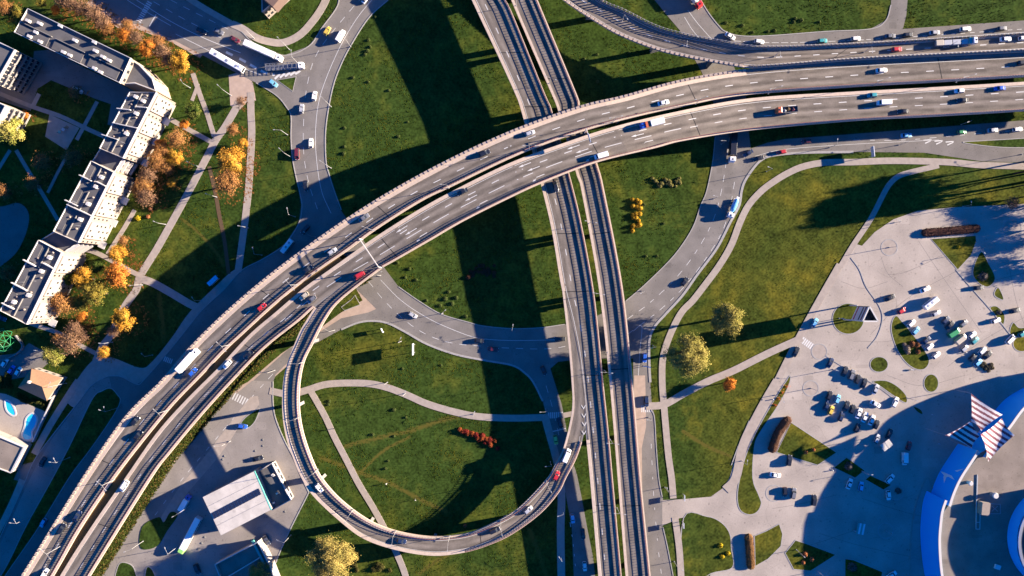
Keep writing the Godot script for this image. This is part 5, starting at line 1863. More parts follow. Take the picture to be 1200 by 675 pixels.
# ------------------------------------------------------------------ plants
var tree_kinds := {}
func tree_meshes(kind: String, variant: int) -> Array:
	# trunk with limbs, and a crown of many small leaf clumps, for a crown radius of 4 m
	var key := kind + str(variant)
	if tree_kinds.has(key): return tree_kinds[key]
	var pal: Array = {
		"gold": [Color(0.46, 0.21, 0.030), Color(0.36, 0.19, 0.025), Color(0.52, 0.29, 0.05)],
		"orange": [Color(0.48, 0.16, 0.028), Color(0.38, 0.12, 0.025), Color(0.50, 0.22, 0.04)],
		"rust": [Color(0.32, 0.145, 0.05), Color(0.25, 0.115, 0.045), Color(0.36, 0.18, 0.055)],
		"bare": [Color(0.24, 0.135, 0.08), Color(0.19, 0.105, 0.065), Color(0.28, 0.16, 0.085)],
		"lime": [Color(0.26, 0.23, 0.055), Color(0.20, 0.20, 0.04), Color(0.32, 0.27, 0.07)],
		"green": [Color(0.060, 0.085, 0.018), Color(0.045, 0.070, 0.015), Color(0.10, 0.11, 0.025)],
		"willow": [Color(0.25, 0.21, 0.055), Color(0.21, 0.185, 0.045), Color(0.29, 0.235, 0.065)],
		"grand": [Color(0.28, 0.21, 0.06), Color(0.22, 0.18, 0.05), Color(0.33, 0.25, 0.07)],
		"olive": [Color(0.17, 0.145, 0.03), Color(0.22, 0.16, 0.03), Color(0.12, 0.115, 0.025)]}[kind]
	var wood := MB.new()
	var crown := MB.new()
	crown.use_col = true
	var R := 4.0
	var mid := Vector3(0, 5.2, 0)
	wood.tube(Vector3.ZERO, Vector3(0.1, 2.4, 0.05), 0.32, 0.22, 7)
	wood.tube(Vector3(0.1, 2.4, 0.05), Vector3(0.0, 6.4, 0.1), 0.22, 0.06, 6)
	var sparse := kind == "bare" or kind == "rust"
	var tips := []
	var limbs := 34 if sparse else 16
	for i in limbs:
		var a := TAU * i * 0.381 + rng.randf() * 0.5
		var y0 := rng.randf_range(2.0, 4.6)
		var el := rng.randf_range(0.15, 1.2)
		var len := R * rng.randf_range(0.7, 1.0)
		var s := Vector3(0.05, y0, 0.05)
		var e := mid * Vector3(0, 0.85, 0) + Vector3(cos(a) * cos(el), sin(el) * 0.8, sin(a) * cos(el)) * len
		var m := s.lerp(e, 0.5) + Vector3(0, 0.35, 0)
		wood.tube(s, m, 0.12, 0.08, 4, false)
		wood.tube(m, e, 0.08, 0.03, 4, false)
		tips.append(m)
		tips.append(e)
		if sparse:
			for k in 6:
				var f := m.lerp(e, rng.randf()) + Vector3(rng.randfn(), rng.randfn() * 0.7 + 0.3, rng.randfn()) * 0.9
				wood.tube(m.lerp(e, rng.randf()), f, 0.035, 0.015, 3, false)
				tips.append(f)
	# clumps
	var clumps := []
	var n := 46 if not sparse else 40
	if kind == "grand": n = 110
	for i in n:
		var d := Vector3(rng.randfn(), rng.randfn(), rng.randfn()).normalized()
		if d.y < -0.35: d.y *= -0.6
		var r := R * (1.0 if kind == "willow" else rng.randf_range(0.72, 1.02)) * rng.randf_range(0.82, 1.0)
		var p := mid + Vector3(d.x * r, d.y * r * 0.85, d.z * r) * 0.84
		if rng.randf() < 0.25: p = mid + (p - mid) * rng.randf_range(0.3, 0.7)
		clumps.append([p, rng.randf_range(0.75, 1.35) * (0.72 if kind == "grand" else 1.0), pal[rng.randi() % 3]])
	var leaves := 9000 if not sparse else 4200
	if kind == "bare": leaves = 2600
	var size := 0.25 if sparse else 0.27
	if kind == "willow":
		leaves = 15000
		size = 0.19
	if kind == "grand":
		leaves = 30000
		size = 0.125
	for i in leaves:
		var c: Array = clumps[rng.randi() % clumps.size()]
		var d: Vector3 = Vector3(rng.randfn(), rng.randfn() * 0.8, rng.randfn()) * 0.48 * c[1]
		if sparse and rng.randf() < 0.6:
			c = [tips[rng.randi() % tips.size()], 0.8, c[2]]
			d *= 0.6
		leaf(crown, c[0] + d, size, c[2] * rng.randf_range(0.75, 1.25), (c[0] + d - mid + Vector3(0, 0.8, 0)).normalized().lerp(d.normalized(), 0.45).normalized())
	tree_kinds[key] = [wood.mesh(), crown.mesh()]
	return tree_kinds[key]

var litter := []
func tree(kind: String, u: float, v: float, r_px: float, label: String, group: String = "", tall: float = 1.0) -> void:
	# (u, v) is where the crown shows; its middle stands about one and a third radii up
	var r := r_px * CAM_H / FOCAL
	var s := r / 4.0
	var at := W(u, v, 5.2 * s * tall)
	at.y = 0.0
	var ms := tree_meshes(kind, rng.randi() % 2)
	var o := thing({"bare": "bare_tree", "rust": "thinning_tree", "green": "green_tree", "willow": "willow_tree", "lime": "lime_tree"}.get(kind, "autumn_tree"), label, "tree", at, group, rng.randf() * TAU)
	o.scale = Vector3(s, s * tall, s)
	put("trunk", ms[0], M.bark, o)
	put("crown", ms[1], M.leaf, o)
	if kind in ["gold", "orange", "rust", "bare"] and u < 700.0:
		for i in int(r * r * 5.0):
			var a := rng.randf() * TAU
			var d := r * 1.5 * sqrt(rng.randf())
			litter.append([at + Vector3(cos(a) * d, 0.06, sin(a) * d), Color(0.30, 0.13, 0.035) * rng.randf_range(0.4, 1.3)])

var bush_kinds := {}
func bush_mesh(c: Color, key: String) -> ArrayMesh:
	if bush_kinds.has(key): return bush_kinds[key]
	var b := MB.new()
	b.use_col = true
	for i in 5:
		b.color = Color(0.075, 0.052, 0.038)
		b.tube(Vector3.ZERO, Vector3(rng.randfn() * 0.3, 0.7, rng.randfn() * 0.3), 0.04, 0.02, 3)
	for i in 420:
		var d := Vector3(rng.randfn(), absf(rng.randfn()), rng.randfn()).normalized() * (0.55 + 0.45 * rng.randf())
		leaf(b, Vector3(d.x, d.y * 1.05, d.z), 0.2, c * rng.randf_range(0.7, 1.3), d.normalized())
	bush_kinds[key] = b.mesh()
	return bush_kinds[key]

func bush(called: String, u: float, v: float, r_px: float, c: Color, key: String, label: String, group: String, h: float = 1.0) -> void:
	var r := r_px * CAM_H / FOCAL
	var o := put(called, bush_mesh(c, key), M.hedge, self, W(u, v))
	o.scale = Vector3(r, r * h, r)
	o.rotation.y = rng.randf() * TAU
	tag(o, label, "shrub", group)

func build_vegetation() -> void:
	var row := "trees between the apartments and the park path"
	var ave := "trees along the avenue pavement"
	for e in [["bare", 83, 4, 11], ["bare", 96, 10, 11], ["bare", 109, 15, 12], ["bare", 120, 25, 11], ["rust", 128, 34, 9], ["rust", 150, 31, 9], ["bare", 160, 44, 10], ["bare", 190, 60, 11], ["bare", 198, 70, 10], ["rust", 185, 49, 9], ["bare", 72, 2, 9]]:
		tree(e[0], e[1], e[2], e[3], "brown thinly leaved tree beside the long wing and the avenue" if e[0] == "bare" else "russet half-bare tree beside the long wing and the avenue", ave)
	for e in [["orange", 146, 42, 9.5, "orange tree beside the long wing, nearest its gable chimneys"], ["orange", 174, 57, 11.5, "broad orange tree in front of the pale stone corner building"], ["gold", 211, 72, 13, "golden tree at the corner of avenue pavement and lawn"], ["orange", 66, 12, 6.5, "small orange tree behind the long wing roof"], ["rust", 6, 8, 9, "russet tree behind the outer end of the long wing"], ["olive", 20, 13, 8, "olive tree at the outer corner of the long wing"], ["olive", 48, 2, 7, "olive tree by the courtyard-side avenue pavement"],
			["green", 227, 130, 11, "green leafy tree between two converging footpaths"], ["orange", 216, 146, 6.5, "small orange tree where the short footpath starts"], ["rust", 208, 163, 12, "broad russet tree at the entrance of the topmost stepped block"], ["gold", 205, 185, 10.5, "golden tree below the russet one by the topmost stepped block"], ["gold", 202, 214, 6, "small golden tree beside the bare row"],
			["gold", 271, 188, 17, "bright golden tree between the two long footpaths"], ["gold", 285, 168, 6.5, "small golden tree against the straight footpath"], ["rust", 266, 214, 16, "russet tree below the bright golden one on the dirt track"], ["rust", 273, 152, 7.5, "small russet tree above the bright golden one"], ["bare", 282, 119, 6.5, "bare tree at the meeting of the footpaths by the avenue"],
			["lime", 12, 154, 18, "big yellow-green tree standing in the courtyard"], ["orange", 28, 134, 6, "small orange tree beside the big yellow-green courtyard tree"], ["orange", 188, 170, 8, "orange tree close to the wall of the topmost stepped block"],
			["gold", 138, 298, 11.5, "golden tree at the end of the entrance footpath"], ["orange", 138, 322, 16, "large round orange tree by the path crossing"], ["gold", 99, 327, 14, "golden tree in front of the lowest stepped block"], ["green", 115, 312, 10, "dark green tree between the golden and the round orange tree"], ["green", 80, 326, 10.5, "dark green tree against the wall of the lowest stepped block"], ["olive", 112, 344, 17, "wide olive-gold tree below the golden pair"], ["rust", 73, 354, 15, "broad russet-orange tree at the corner of the lowest stepped block"], ["olive", 92, 356, 11, "olive tree crowded between the russet and the wide one"], ["orange", 97, 371, 7, "small orange tree on the path to the lowest block"],
			["gold", 145, 374, 13.5, "round golden tree standing alone beside the long footpath"], ["gold", 122, 413, 8.5, "small golden tree where the footpath meets the bend"], ["lime", 63, 416, 12.5, "yellow-green tree beside the tan-roofed house"],
			["willow", 850, 375, 20, "rounded pale yellow willow, the upper of the park pair"], ["willow", 806, 416, 25, "rounded pale yellow willow beside the ring road, the lower of the park pair"], ["orange", 854, 450, 9, "small orange tree beside the diagonal park footpath"],
			["grand", 389, 655, 31, "huge pale golden tree outside the foot of the loop"], ["willow", 305, 672, 14, "pale golden tree beside the parapet building"]]:
		tree(e[0], e[1], e[2], e[3], e[4])
	for e in [["rust", 184, 188, 12], ["bare", 174, 205, 12], ["rust", 168, 216, 11], ["bare", 172, 231, 12], ["rust", 190, 176, 10], ["rust", 196, 196, 9], ["rust", 160, 222, 8], ["rust", 145, 282, 6.5], ["bare", 88, 386, 11], ["bare", 82, 402, 14], ["rust", 70, 398, 10], ["bare", 133, 388, 8], ["bare", 96, 394, 9]]:
		tree(e[0], e[1], e[2], e[3], "bare brown tree in the row between apartments and park" if e[0] == "bare" else "russet thinning tree in the row between apartments and park", row)
	for e in [[85, 185, 12], [88, 108, 8], [50, 190, 11], [40, 215, 10], [5, 225, 9], [8, 320, 10]]:
		tree("rust", e[0], e[1], e[2], "russet tree in the shaded apartment courtyard", "courtyard trees in shade")
	# trees past the eastern edge that dapple the plaza, one of them leaning into view
	tree("bare", 1186, 238, 9, "bare twiggy tree at the upper rim of the shaded plaza")
	for e in [[1226, 226, 11], [1240, 238, 12], [1256, 232, 12], [1275, 244, 13], [1232, 252, 10], [1250, 262, 12], [1280, 270, 12], [1236, 280, 10], [1262, 296, 12], [1290, 305, 12], [1244, 312, 9]]:
		tree("rust" if int(e[0]) % 4 else "bare", e[0], e[1], e[2], "thinning tree of the grove beyond the plaza", "grove beyond the plaza", 1.25)
	for e in [[1222, 196, 15], [1238, 206, 16], [1252, 190, 16], [1236, 181, 14], [1266, 200, 16], [1280, 188, 16], [1215, 214, 11]]:
		tree("olive", e[0], e[1], e[2], "very tall old tree of the stand beyond the eastern park", "tall stand beyond the park", 2.2)
	# shrubs
	for i in 16:
		bush("yellow_shrub", 742 + (i % 3) * 3.6 + rng.randf_range(-1, 1), 236 + (i / 3) * 7.0 + rng.randf_range(-2, 2), rng.randf_range(2.4, 3.4), Color(0.46, 0.27, 0.03), "yellow", "bright yellow shrub in the dense row on the lawn", "yellow shrub row east of the bridge", 1.3)
	for i in 20:
		bush("pale_shrub", 766 + i * 1.7 + rng.randf_range(-2, 2), 214 + rng.randf_range(-5, 6), rng.randf_range(1.8, 3.0), Color(0.20, 0.18, 0.06), "pale", "pale straggling shrub in the clump below the viaduct", "pale shrub clump below the viaduct", 1.1)
	for i in 34:
		var t := rng.randf()
		bush("red_shrub", lerpf(538, 584, t) + rng.randf_range(-2, 2), lerpf(503, 520, t) + rng.randf_range(-4, 4) * (0.5 + t), rng.randf_range(2.2, 3.6), [Color(0.20, 0.03, 0.022), Color(0.28, 0.07, 0.025)][i % 2], "red" + str(i % 2), "dark red shrub in the wedge-shaped bed inside the loop", "red shrub bed inside the loop", 1.15)
	for i in 22:
		bush("brown_shrub", rng.randf_range(545, 582), rng.randf_range(311, 326), rng.randf_range(2.0, 3.2), Color(0.13, 0.06, 0.035), "brown", "brown shrub in the shaded bed beneath the viaduct curve", "brown shrub bed by the viaduct", 1.0)
	for e in [[1062, 408, 4.5, 0], [1068, 403, 4, 1], [1074, 404, 4, 1], [1075, 412, 3.5, 1], [1063, 412, 3.5, 0], [1059, 404, 3, 0]]:
		bush("round_shrub", e[0], e[1], e[2], [Color(0.26, 0.20, 0.15), Color(0.24, 0.10, 0.045)][e[3]], "bed" + str(e[3]), ["pale round shrub", "russet round shrub"][e[3]] + " in the leaf-shaped car park island", "shrubs in the leaf-shaped island")
	for e in [[994, 546, 5.5], [998, 664, 6], [1151, 324, 6], [1052, 575, 4], [1170, 366, 3.5]]:
		bush("grey_shrub", e[0], e[1], e[2], Color(0.12, 0.10, 0.085), "greyshrub", "grey twiggy shrub on a small car park island", "grey shrubs on the islands")
	for i in 14:
		bush("grey_shrub", 1156 + rng.randf_range(-7, 7), 430 + rng.randf_range(-4.5, 4.5), 2.6, Color(0.10, 0.085, 0.055), "roundel", "dark shrub in the oval bed by the last parked cars", "oval shrub bed in the car park")
	for e in [[844, 639, 3.2], [853, 648, 3.0], [846, 652, 3.0], [1122.5, 289.5, 2.4], [162, 256, 3.4]]:
		bush("yellow_shrub", e[0], e[1], e[2], Color(0.42, 0.30, 0.02), "yellow2", "small clear yellow shrub on a lawn corner", "small yellow shrubs", 1.0)
	for e in [[177, 245, 2.8], [174, 254, 2.6], [183, 236, 3], [183, 200, 3], [545, 616, 2.6], [943, 649, 3.4], [951, 655, 3.2], [941, 659, 2.6], [953, 527, 2.5], [944, 530, 2.5]]:
		bush("orange_shrub", e[0], e[1], e[2], Color(0.40, 0.15, 0.06), "orangeshrub", "small orange shrub on open grass", "small orange shrubs", 1.2)
	for i in 16:
		bush("dark_shrub", 22 + i * 2.2 + rng.randf_range(-1, 1), 464 + i * 0.9 + rng.randf_range(-3, 3), rng.randf_range(2.2, 3.4), Color(0.05, 0.055, 0.015), "darkshrub", "dark green shrub in the hedge behind the pools", "dark hedge behind the pools")
	for i in 10:
		bush("dark_shrub", rng.randf_range(-2, 14), rng.randf_range(436, 452), rng.randf_range(3, 4.5), Color(0.045, 0.05, 0.015), "darkshrub", "dark green shrub beside the parked cars at the house", "dark shrubs by the house")
	for i in 12:
		bush("dark_shrub", 428 + rng.randf_range(-14, 34), 663 + rng.randf_range(-6, 8), rng.randf_range(2.5, 4), Color(0.07, 0.065, 0.02), "darkshrub2", "olive shrub at the foot of the huge golden tree", "shrubs by the huge golden tree")
	var weed := Color(0.075, 0.095, 0.028)
	for e in [[462, 480, 2.4], [437, 509, 2.3], [462, 511, 1.8], [455, 540, 1.6], [452, 549, 2.0], [476, 489, 1.8], [432, 47, 2.2], [431, 60, 2.6], [428, 64, 2.2], [434, 55, 2.2], [414, 91, 2.2], [432, 96, 2.0], [440, 20, 1.8], [456, 106, 2], [467, 160, 2.2], [404, 150, 2], [478, 143, 1.6], [403, 180, 2.6], [404, 172, 2.2], [480, 315, 2.4], [475, 325, 2], [488, 328, 2.2], [466, 308, 2], [522, 350, 3], [530, 356, 2.8], [516, 358, 2.4], [535, 349, 2.6], [526, 342, 2.2], [546, 371, 2.4], [472, 432, 1.8], [517, 428, 1.6], [500, 352, 2.0], [700, 64, 2.0], [685, 69, 1.8], [700, 96, 2.6], [737, 62, 2.0], [697, 80, 2.2], [932, 22, 2.4], [939, 24, 2.8], [930, 26, 2.2], [851, 27, 2.2], [870, 30, 2.4], [882, 38, 2], [900, 37, 2], [908, 36, 2.2], [960, 26, 2], [386, 470, 2.2], [385, 474, 2.0], [755, 240, 2], [778, 262, 1.8], [770, 300, 1.8], [757, 300, 2]]:
		bush("weed_clump", e[0], e[1], e[2], weed, "weed", "green weed clump standing out of the mown grass", "weed clumps in the verges", 0.9)
	# turf: blades and seed heads, too many to count
	var tuft := MB.new()
	tuft.use_col = true
	for i in 7:
		var a := TAU * i / 7.0 + 0.4
		var o := Vector3(cos(a), 0, sin(a))
		var s := Vector3(-o.z, 0, o.x)
		tuft.color = Color.WHITE
		tuft.tri(o * 0.12 - s * 0.14, o * 0.12 + s * 0.14, o * 0.42 + Vector3(0, 0.42 + 0.1 * (i % 3), 0))
	var bounds := []
	for p in hard:
		var r := Rect2(p[0], Vector2.ZERO)
		for q in p: r = r.expand(q)
		bounds.append(r)
	var xs: Array[Transform3D] = []
	var cs: Array[Color] = []
	var f := FastNoiseLite.new()
	f.seed = 77
	f.frequency = 0.045
	f.fractal_octaves = 3
	for i in 150000:
		var w := W(rng.randf_range(-20, 1220), rng.randf_range(-20, 700))
		var g := f.get_noise_2d(w.x, w.z)
		if g < rng.randf_range(-0.45, 0.35): continue
		var q := Vector2(w.x, w.z)
		var ok := true
		for k in hard.size():
			if bounds[k].has_point(q) and Geometry2D.is_point_in_polygon(q, hard[k]):
				ok = false
				break
		if not ok: continue
		var sc := rng.randf_range(0.25, 0.6)
		if w.x > 65.0 and w.z > -56.0: sc *= 0.55
		xs.append(Transform3D(Basis(Vector3.UP, rng.randf() * TAU).scaled(Vector3(sc * 1.3, sc * rng.randf_range(0.6, 1.1), sc * 1.3)), w))
		var t := clampf(g + rng.randfn() * 0.25, 0.0, 1.0)
		cs.append(Color(lerpf(0.045, 0.12, t), lerpf(0.075, 0.105, t), lerpf(0.008, 0.010, t)))
	# fallen leaves under the autumn trees
	var lf := MB.new()
	lf.use_col = true
	lf.color = Color.WHITE
	for i in 5: lf.tri(Vector3(rng.randfn(), 0.1, rng.randfn()) * 0.3, Vector3(rng.randfn(), 0.1, rng.randfn()) * 0.3, Vector3(rng.randfn(), 0.1, rng.randfn()) * 0.3, Vector3.UP)
	var lm := MultiMesh.new()
	lm.transform_format = MultiMesh.TRANSFORM_3D
	lm.use_colors = true
	lm.mesh = lf.mesh()
	lm.instance_count = litter.size()
	for i in litter.size():
		lm.set_instance_transform(i, Transform3D(Basis(Vector3.UP, rng.randf() * TAU), litter[i][0]))
		lm.set_instance_color(i, litter[i][1])
	var li := MultiMeshInstance3D.new()
	li.name = "fallen_leaves"
	li.multimesh = lm
	li.material_override = M.grass_tuft
	add_child(li)
	tag(li, "fallen orange and brown leaves strewn under the autumn trees", "leaves", "", "stuff")
	var mm := MultiMesh.new()
	mm.transform_format = MultiMesh.TRANSFORM_3D
	mm.use_colors = true
	mm.mesh = tuft.mesh()
	mm.instance_count = xs.size()
	for i in xs.size():
		mm.set_instance_transform(i, xs[i])
		mm.set_instance_color(i, cs[i])
	var mi := MultiMeshInstance3D.new()
	mi.name = "grass_tufts"
	mi.multimesh = mm
	mi.material_override = M.grass_tuft
	add_child(mi)
	tag(mi, "rough grass tufts spread over the verges and lawns", "grass", "", "stuff")

# ------------------------------------------------------------------ lamps
func lamp(u: float, v: float, base_h: float, h: float, arms: Array, label: String, group: String) -> void:
	# (u, v) is the foot; each arm is [direction in degrees, length]
	var q := W(u, v, base_h)
	var t := thing("street_lamp", label, "street lamp", q, group)
	var p := MB.new()
	p.tube(q, q + Vector3(0, h, 0), 0.12, 0.07, 7)
	part("pole", p, M.lamp_pole, t)
	var f := MB.new()
	f.tube(q, q + Vector3(0, 0.5, 0), 0.26, 0.22, 8)
	part("base", f, M.galvanised, t)
	for a in arms:
		var d := Vector3(cos(deg_to_rad(a[0])), 0, sin(deg_to_rad(a[0])))
		var e: Vector3 = q + Vector3(0, h + 0.35, 0) + d * a[1]
		var m := MB.new()
		m.tube(q + Vector3(0, h - 0.1, 0), e, 0.05, 0.04, 5)
		part("arm", m, M.lamp_pole, t)
		var k := MB.new()
		k.box(e + d * 0.35, Vector3(0.75, 0.15, 0.3), deg_to_rad(a[0]))
		part("lamp_head", k, M.lamp_pole, t)

func ring_at(o: Vector3, rx: float, rz: float) -> Array:
	var r := []
	for i in 10: r.append(o + Vector3(cos(TAU * i / 10) * rx, 0, sin(TAU * i / 10) * rz))
	return r

func person(at: Vector3, yaw: float, label: String, tone: float) -> void:
	# a walking figure, x forward: legs mid-stride, arms swinging, head on a neck
	var t := thing("person", label, "person", at, "", yaw)
	var b := MB.new()
	b.loft([ring_at(Vector3(0, 0.84, 0), 0.12, 0.17), ring_at(Vector3(0, 1.0, 0), 0.12, 0.165), ring_at(Vector3(0.02, 1.25, 0), 0.13, 0.19), ring_at(Vector3(0.03, 1.42, 0), 0.11, 0.21), ring_at(Vector3(0.03, 1.48, 0), 0.06, 0.09), ring_at(Vector3(0.04, 1.54, 0), 0.055, 0.06), ring_at(Vector3(0.06, 1.6, 0), 0.095, 0.075), ring_at(Vector3(0.06, 1.7, 0), 0.10, 0.08), ring_at(Vector3(0.05, 1.78, 0), 0.05, 0.045)])
	for s in [-1.0, 1.0]:
		var hip := Vector3(0, 0.9, 0.09 * s)
		var knee := Vector3(0.20 * s + 0.05, 0.48, 0.09 * s)
		var foot := Vector3(0.30 * s - 0.05, 0.07, 0.09 * s)
		b.tube(hip, knee, 0.085, 0.06, 8)
		b.tube(knee, foot, 0.06, 0.042, 8)
		b.tube(foot + Vector3(-0.05, -0.03, 0), foot + Vector3(0.18, -0.03, 0), 0.045, 0.035, 6)
		var sh := Vector3(0.03, 1.40, 0.2 * s)
		var el := Vector3(-0.10 * s, 1.13, 0.24 * s)
		var ha := Vector3(-0.20 * s + 0.06, 0.90, 0.23 * s)
		b.tube(sh, el, 0.055, 0.043, 8)
		b.tube(el, ha, 0.042, 0.03, 8)
		b.tube(ha, ha + Vector3(0.03, -0.10, 0), 0.035, 0.02, 6)
	var c := "cloth_%d" % int(tone * 100)
	if not M.has(c): mat(c, lin(tone, tone * 0.95, tone * 0.9), 0.9)
	put("body", b.mesh(), M[c], t)
	var h := MB.new()
	h.blob(Vector3(0.03, 1.73, 0), Vector3(0.105, 0.075, 0.09), 8, 0.03, rng)
	put("hair", h.mesh(), M.bark, t)

func build_street_furniture() -> void:
	# median lamps of the viaduct
	for e in [[71, 640, -35], [134, 562, -35], [198, 480, -35], [270, 404, -35], [348, 334, -30], [437, 270, -60], [526, 220.5, -75], [620, 176, -80], [718, 143.5, -90], [815, 122, -95], [900, 110, -95], [1022, 100.5, -95], [1120, 96.5, -95]]:
		lamp(e[0], e[1], href(VIA, e[0], e[1]) - 0.3, 8.5, [[e[2] - 100, 2.0], [e[2] + 80, 2.0]], "pale twin-armed lamp standing in the viaduct median", "viaduct median lamps")
	for e in [[644, 98, 200], [690, 262, 190], [699, 344, 190], [708, 434, 185], [715, 515, 185], [723, 595, 185], [605, 7, 200]]:
		lamp(e[0], e[1], href(SPAN, e[0], e[1]) - 0.3, 7.5, [[e[2], 1.8], [e[2] + 180, 1.8]], "twin-armed lamp standing between the two straight bridges", "straight bridge lamps")
	for e in [[356, 424, 180], [351.5, 488, 170], [372.5, 550, 150], [414, 597, 120], [464, 622, 100], [527, 628, 95], [587, 610, 80], [640, 562, 60]]:
		lamp(e[0], e[1], href(LOOP, e[0], e[1]) + 0.1, 7.0, [[e[2], 3.0]], "single-armed lamp on the inner edge of the loop ramp", "loop ramp lamps")
	for e in [[729, 24.5, 60], [801, 54, 100], [907, 66.5, 90], [1012, 61.5, 90], [1110, 55, 90]]:
		lamp(e[0], e[1], href(SLIP, e[0], e[1]), 6.5, [[e[2], 1.8]], "single lamp on the northern slip bridge", "slip bridge lamps")
	for e in [[388, 125, 225], [388, 197, 215], [337, 158, 180], [341, 184, 225], [339, 58, 225], [350, 75, 265], [298, 45, 225], [271, 112, 225], [370, 278, 215], [307, 299, 260], [346, 254, 260], [411, 55, 220]]:
		lamp(e[0], e[1], 0.0, 9.0, [[e[2], 2.2]], "grey single-armed lamp at the kerb of the western ring road", "western ring road lamps")
	for e in [[291, 267, 190], [194, 263, 205], [132, 401, 185], [179, 416, 230], [58, 409, 180], [167, 334, 170], [232, 195, 210], [254, 231, 200], [236, 352, 240], [223, 103, 240]]:
		lamp(e[0], e[1], 0.0, 6.5, [[e[2], 1.2]], "slender park lamp beside a footpath near the apartments", "western park lamps")
	for e in [[78, 449, -55, 12], [138, 478, 200, 9], [82, 536, 190, 9], [37, 605, 190, 9]]:
		lamp(e[0], e[1], 0.0, e[3], [[e[2], 2.0], [e[2] + 60, 1.6]], "tall twin-headed lamp along the shaded side road", "side road lamps")
	for e in [[168, 634, 160], [270, 517, 180], [222, 593, 150], [341, 627, 205], [322, 434, 190], [392, 387, 215], [209, 640, 250]]:
		lamp(e[0], e[1], 0.0, 9.0, [[e[2], 2.6]], "lamp with a bent arm in the service yard", "service yard lamps")
	for e in [[519, 367, -40], [475, 461, -60], [555, 485, -70], [600, 386, -80], [639, 479, 180], [645, 541, 180], [657, 650, 240], [659, 596, 165], [446, 323, -40], [470, 400, -60], [454, 448, 20]]:
		lamp(e[0], e[1], 0.0, 7.5, [[e[2], 2.0]], "lamp on the lawn side between loop ramp and ring road", "inner lawn lamps")
	for e in [[765, 405, 170], [779, 571, 250], [790, 658, 20], [836, 233, 190], [898, 201, 200], [972, 173, 270], [1053, 170, 270], [1126, 146, 160], [845, 169, 180], [752, 341, 150], [869, 540, 270], [908, 463, 60], [1197, 181, 270], [760, 489, 190]]:
		lamp(e[0], e[1], 0.0, 7.0, [[e[2], 1.6]], "lamp along the eastern footpath and roads", "eastern lamps")
	for e in [[1048, 261, 200], [1128, 242, 260], [1042, 290, 90], [976, 433, 200], [950, 455, 30], [958, 669, 0], [1038, 622, 250], [933, 644, 40], [983, 373, 190], [1062, 466, 20], [1140, 295, 40], [1010, 552, 0]]:
		lamp(e[0], e[1], 0.0, 5.5, [[e[2], 1.0]], "short white lamp standing in the arena car park", "car park lamps")
	for e in [[453, 566.5, 0.5, "person in a pale jacket walking the worn track inside the loop", 0.55], [487, 585.5, 2.4, "person in a light top farther down the worn track", 0.45], [392, 502, 1.1, "person in dark clothes on the straight footpath inside the loop", 0.04]]:
		person(W(e[0], e[1], 0.08), e[2], e[3], e[4])
	# flag and sign posts
	for e in [[905, 468], [1000, 560], [975, 551], [1131, 413], [1100, 520], [1092, 486]]:
		var q := W(e[0], e[1])
		var t := thing("bollard", "small pale bollard in the car park", "bollard", q, "car park bollards")
		var b := MB.new()
		b.tube(q, q + Vector3(0, 0.9, 0), 0.22, 0.18, 8)
		part("post", b, M.trim_white, t)
		var k := MB.new()
		k.tube(q + Vector3(0, 0.9, 0), q + Vector3(0, 1.0, 0), 0.26, 0.1, 8)
		part("cap", k, M.galvanised, t)
# ------------------------------------------------------------------ vehicles (all point along +x before they are turned)
var paints := {"white": [0.74, 0.72, 0.69], "silver": [0.36, 0.36, 0.37], "grey": [0.13, 0.13, 0.14], "black": [0.012, 0.012, 0.014], "dark blue": [0.015, 0.025, 0.06], "blue": [0.02, 0.09, 0.42], "light blue": [0.16, 0.42, 0.62], "red": [0.42, 0.02, 0.02], "dark red": [0.12, 0.015, 0.018], "yellow": [0.55, 0.38, 0.05], "green": [0.03, 0.22, 0.07], "lime green": [0.25, 0.52, 0.12], "teal": [0.04, 0.26, 0.27], "beige": [0.42, 0.36, 0.27], "orange": [0.50, 0.12, 0.04]}
var protos := {}

func paint(c: String) -> StandardMaterial3D:
	var k := "car_" + c
	if not M.has(k):
		var a: Array = paints[c]
		var m := mat(k, lin(a[0], a[1], a[2]), 0.32)
		m.clearcoat_enabled = true
		m.clearcoat = 0.6
		m.clearcoat_roughness = 0.08
	return M[k]

func body_ring(x: float, hw: float, y0: float, y1: float, ch: float) -> Array:
	return [Vector3(x, y0, -hw + 0.06), Vector3(x, y0 + 0.14, -hw), Vector3(x, y1 - ch, -hw), Vector3(x, y1, -hw + ch * 1.3), Vector3(x, y1, hw - ch * 1.3), Vector3(x, y1 - ch, hw), Vector3(x, y0 + 0.14, hw), Vector3(x, y0, hw - 0.06)]

var wheel_cache := {}
func wheels(o: Node3D, xs: Array, z: float, r: float) -> void:
	var k := "w%.2f" % r
	if not wheel_cache.has(k):
		var t := MB.new()
		t.tube(Vector3(0, 0, -0.12), Vector3(0, 0, 0.12), r, r, 14)
		var m := MB.new()
		m.tube(Vector3(0, 0, -0.13), Vector3(0, 0, 0.13), r * 0.6, r * 0.6, 10)
		wheel_cache[k] = [t.mesh(), m.mesh()]
	for x in xs:
		for s in [-1.0, 1.0]:
			var w := Node3D.new()
			w.name = "wheel"
			o.add_child(w, true)
			w.position = Vector3(x, r, s * z)
			put("tyre", wheel_cache[k][0], M.rubber, w)
			put("rim", wheel_cache[k][1], M.galvanised, w)

func lights(o: Node3D, xf: float, xr: float, z: float, y: float) -> void:
	for s in [-1.0, 1.0]:
		var b := MB.new()
		b.box(Vector3(xf, y, s * z), Vector3(0.16, 0.16, 0.36))
		put("headlight", b.mesh(), M.headlight, o)
		var c := MB.new()
		c.box(Vector3(xr, y + 0.12, s * z), Vector3(0.12, 0.2, 0.3))
		put("taillight", c.mesh(), M.taillight, o)

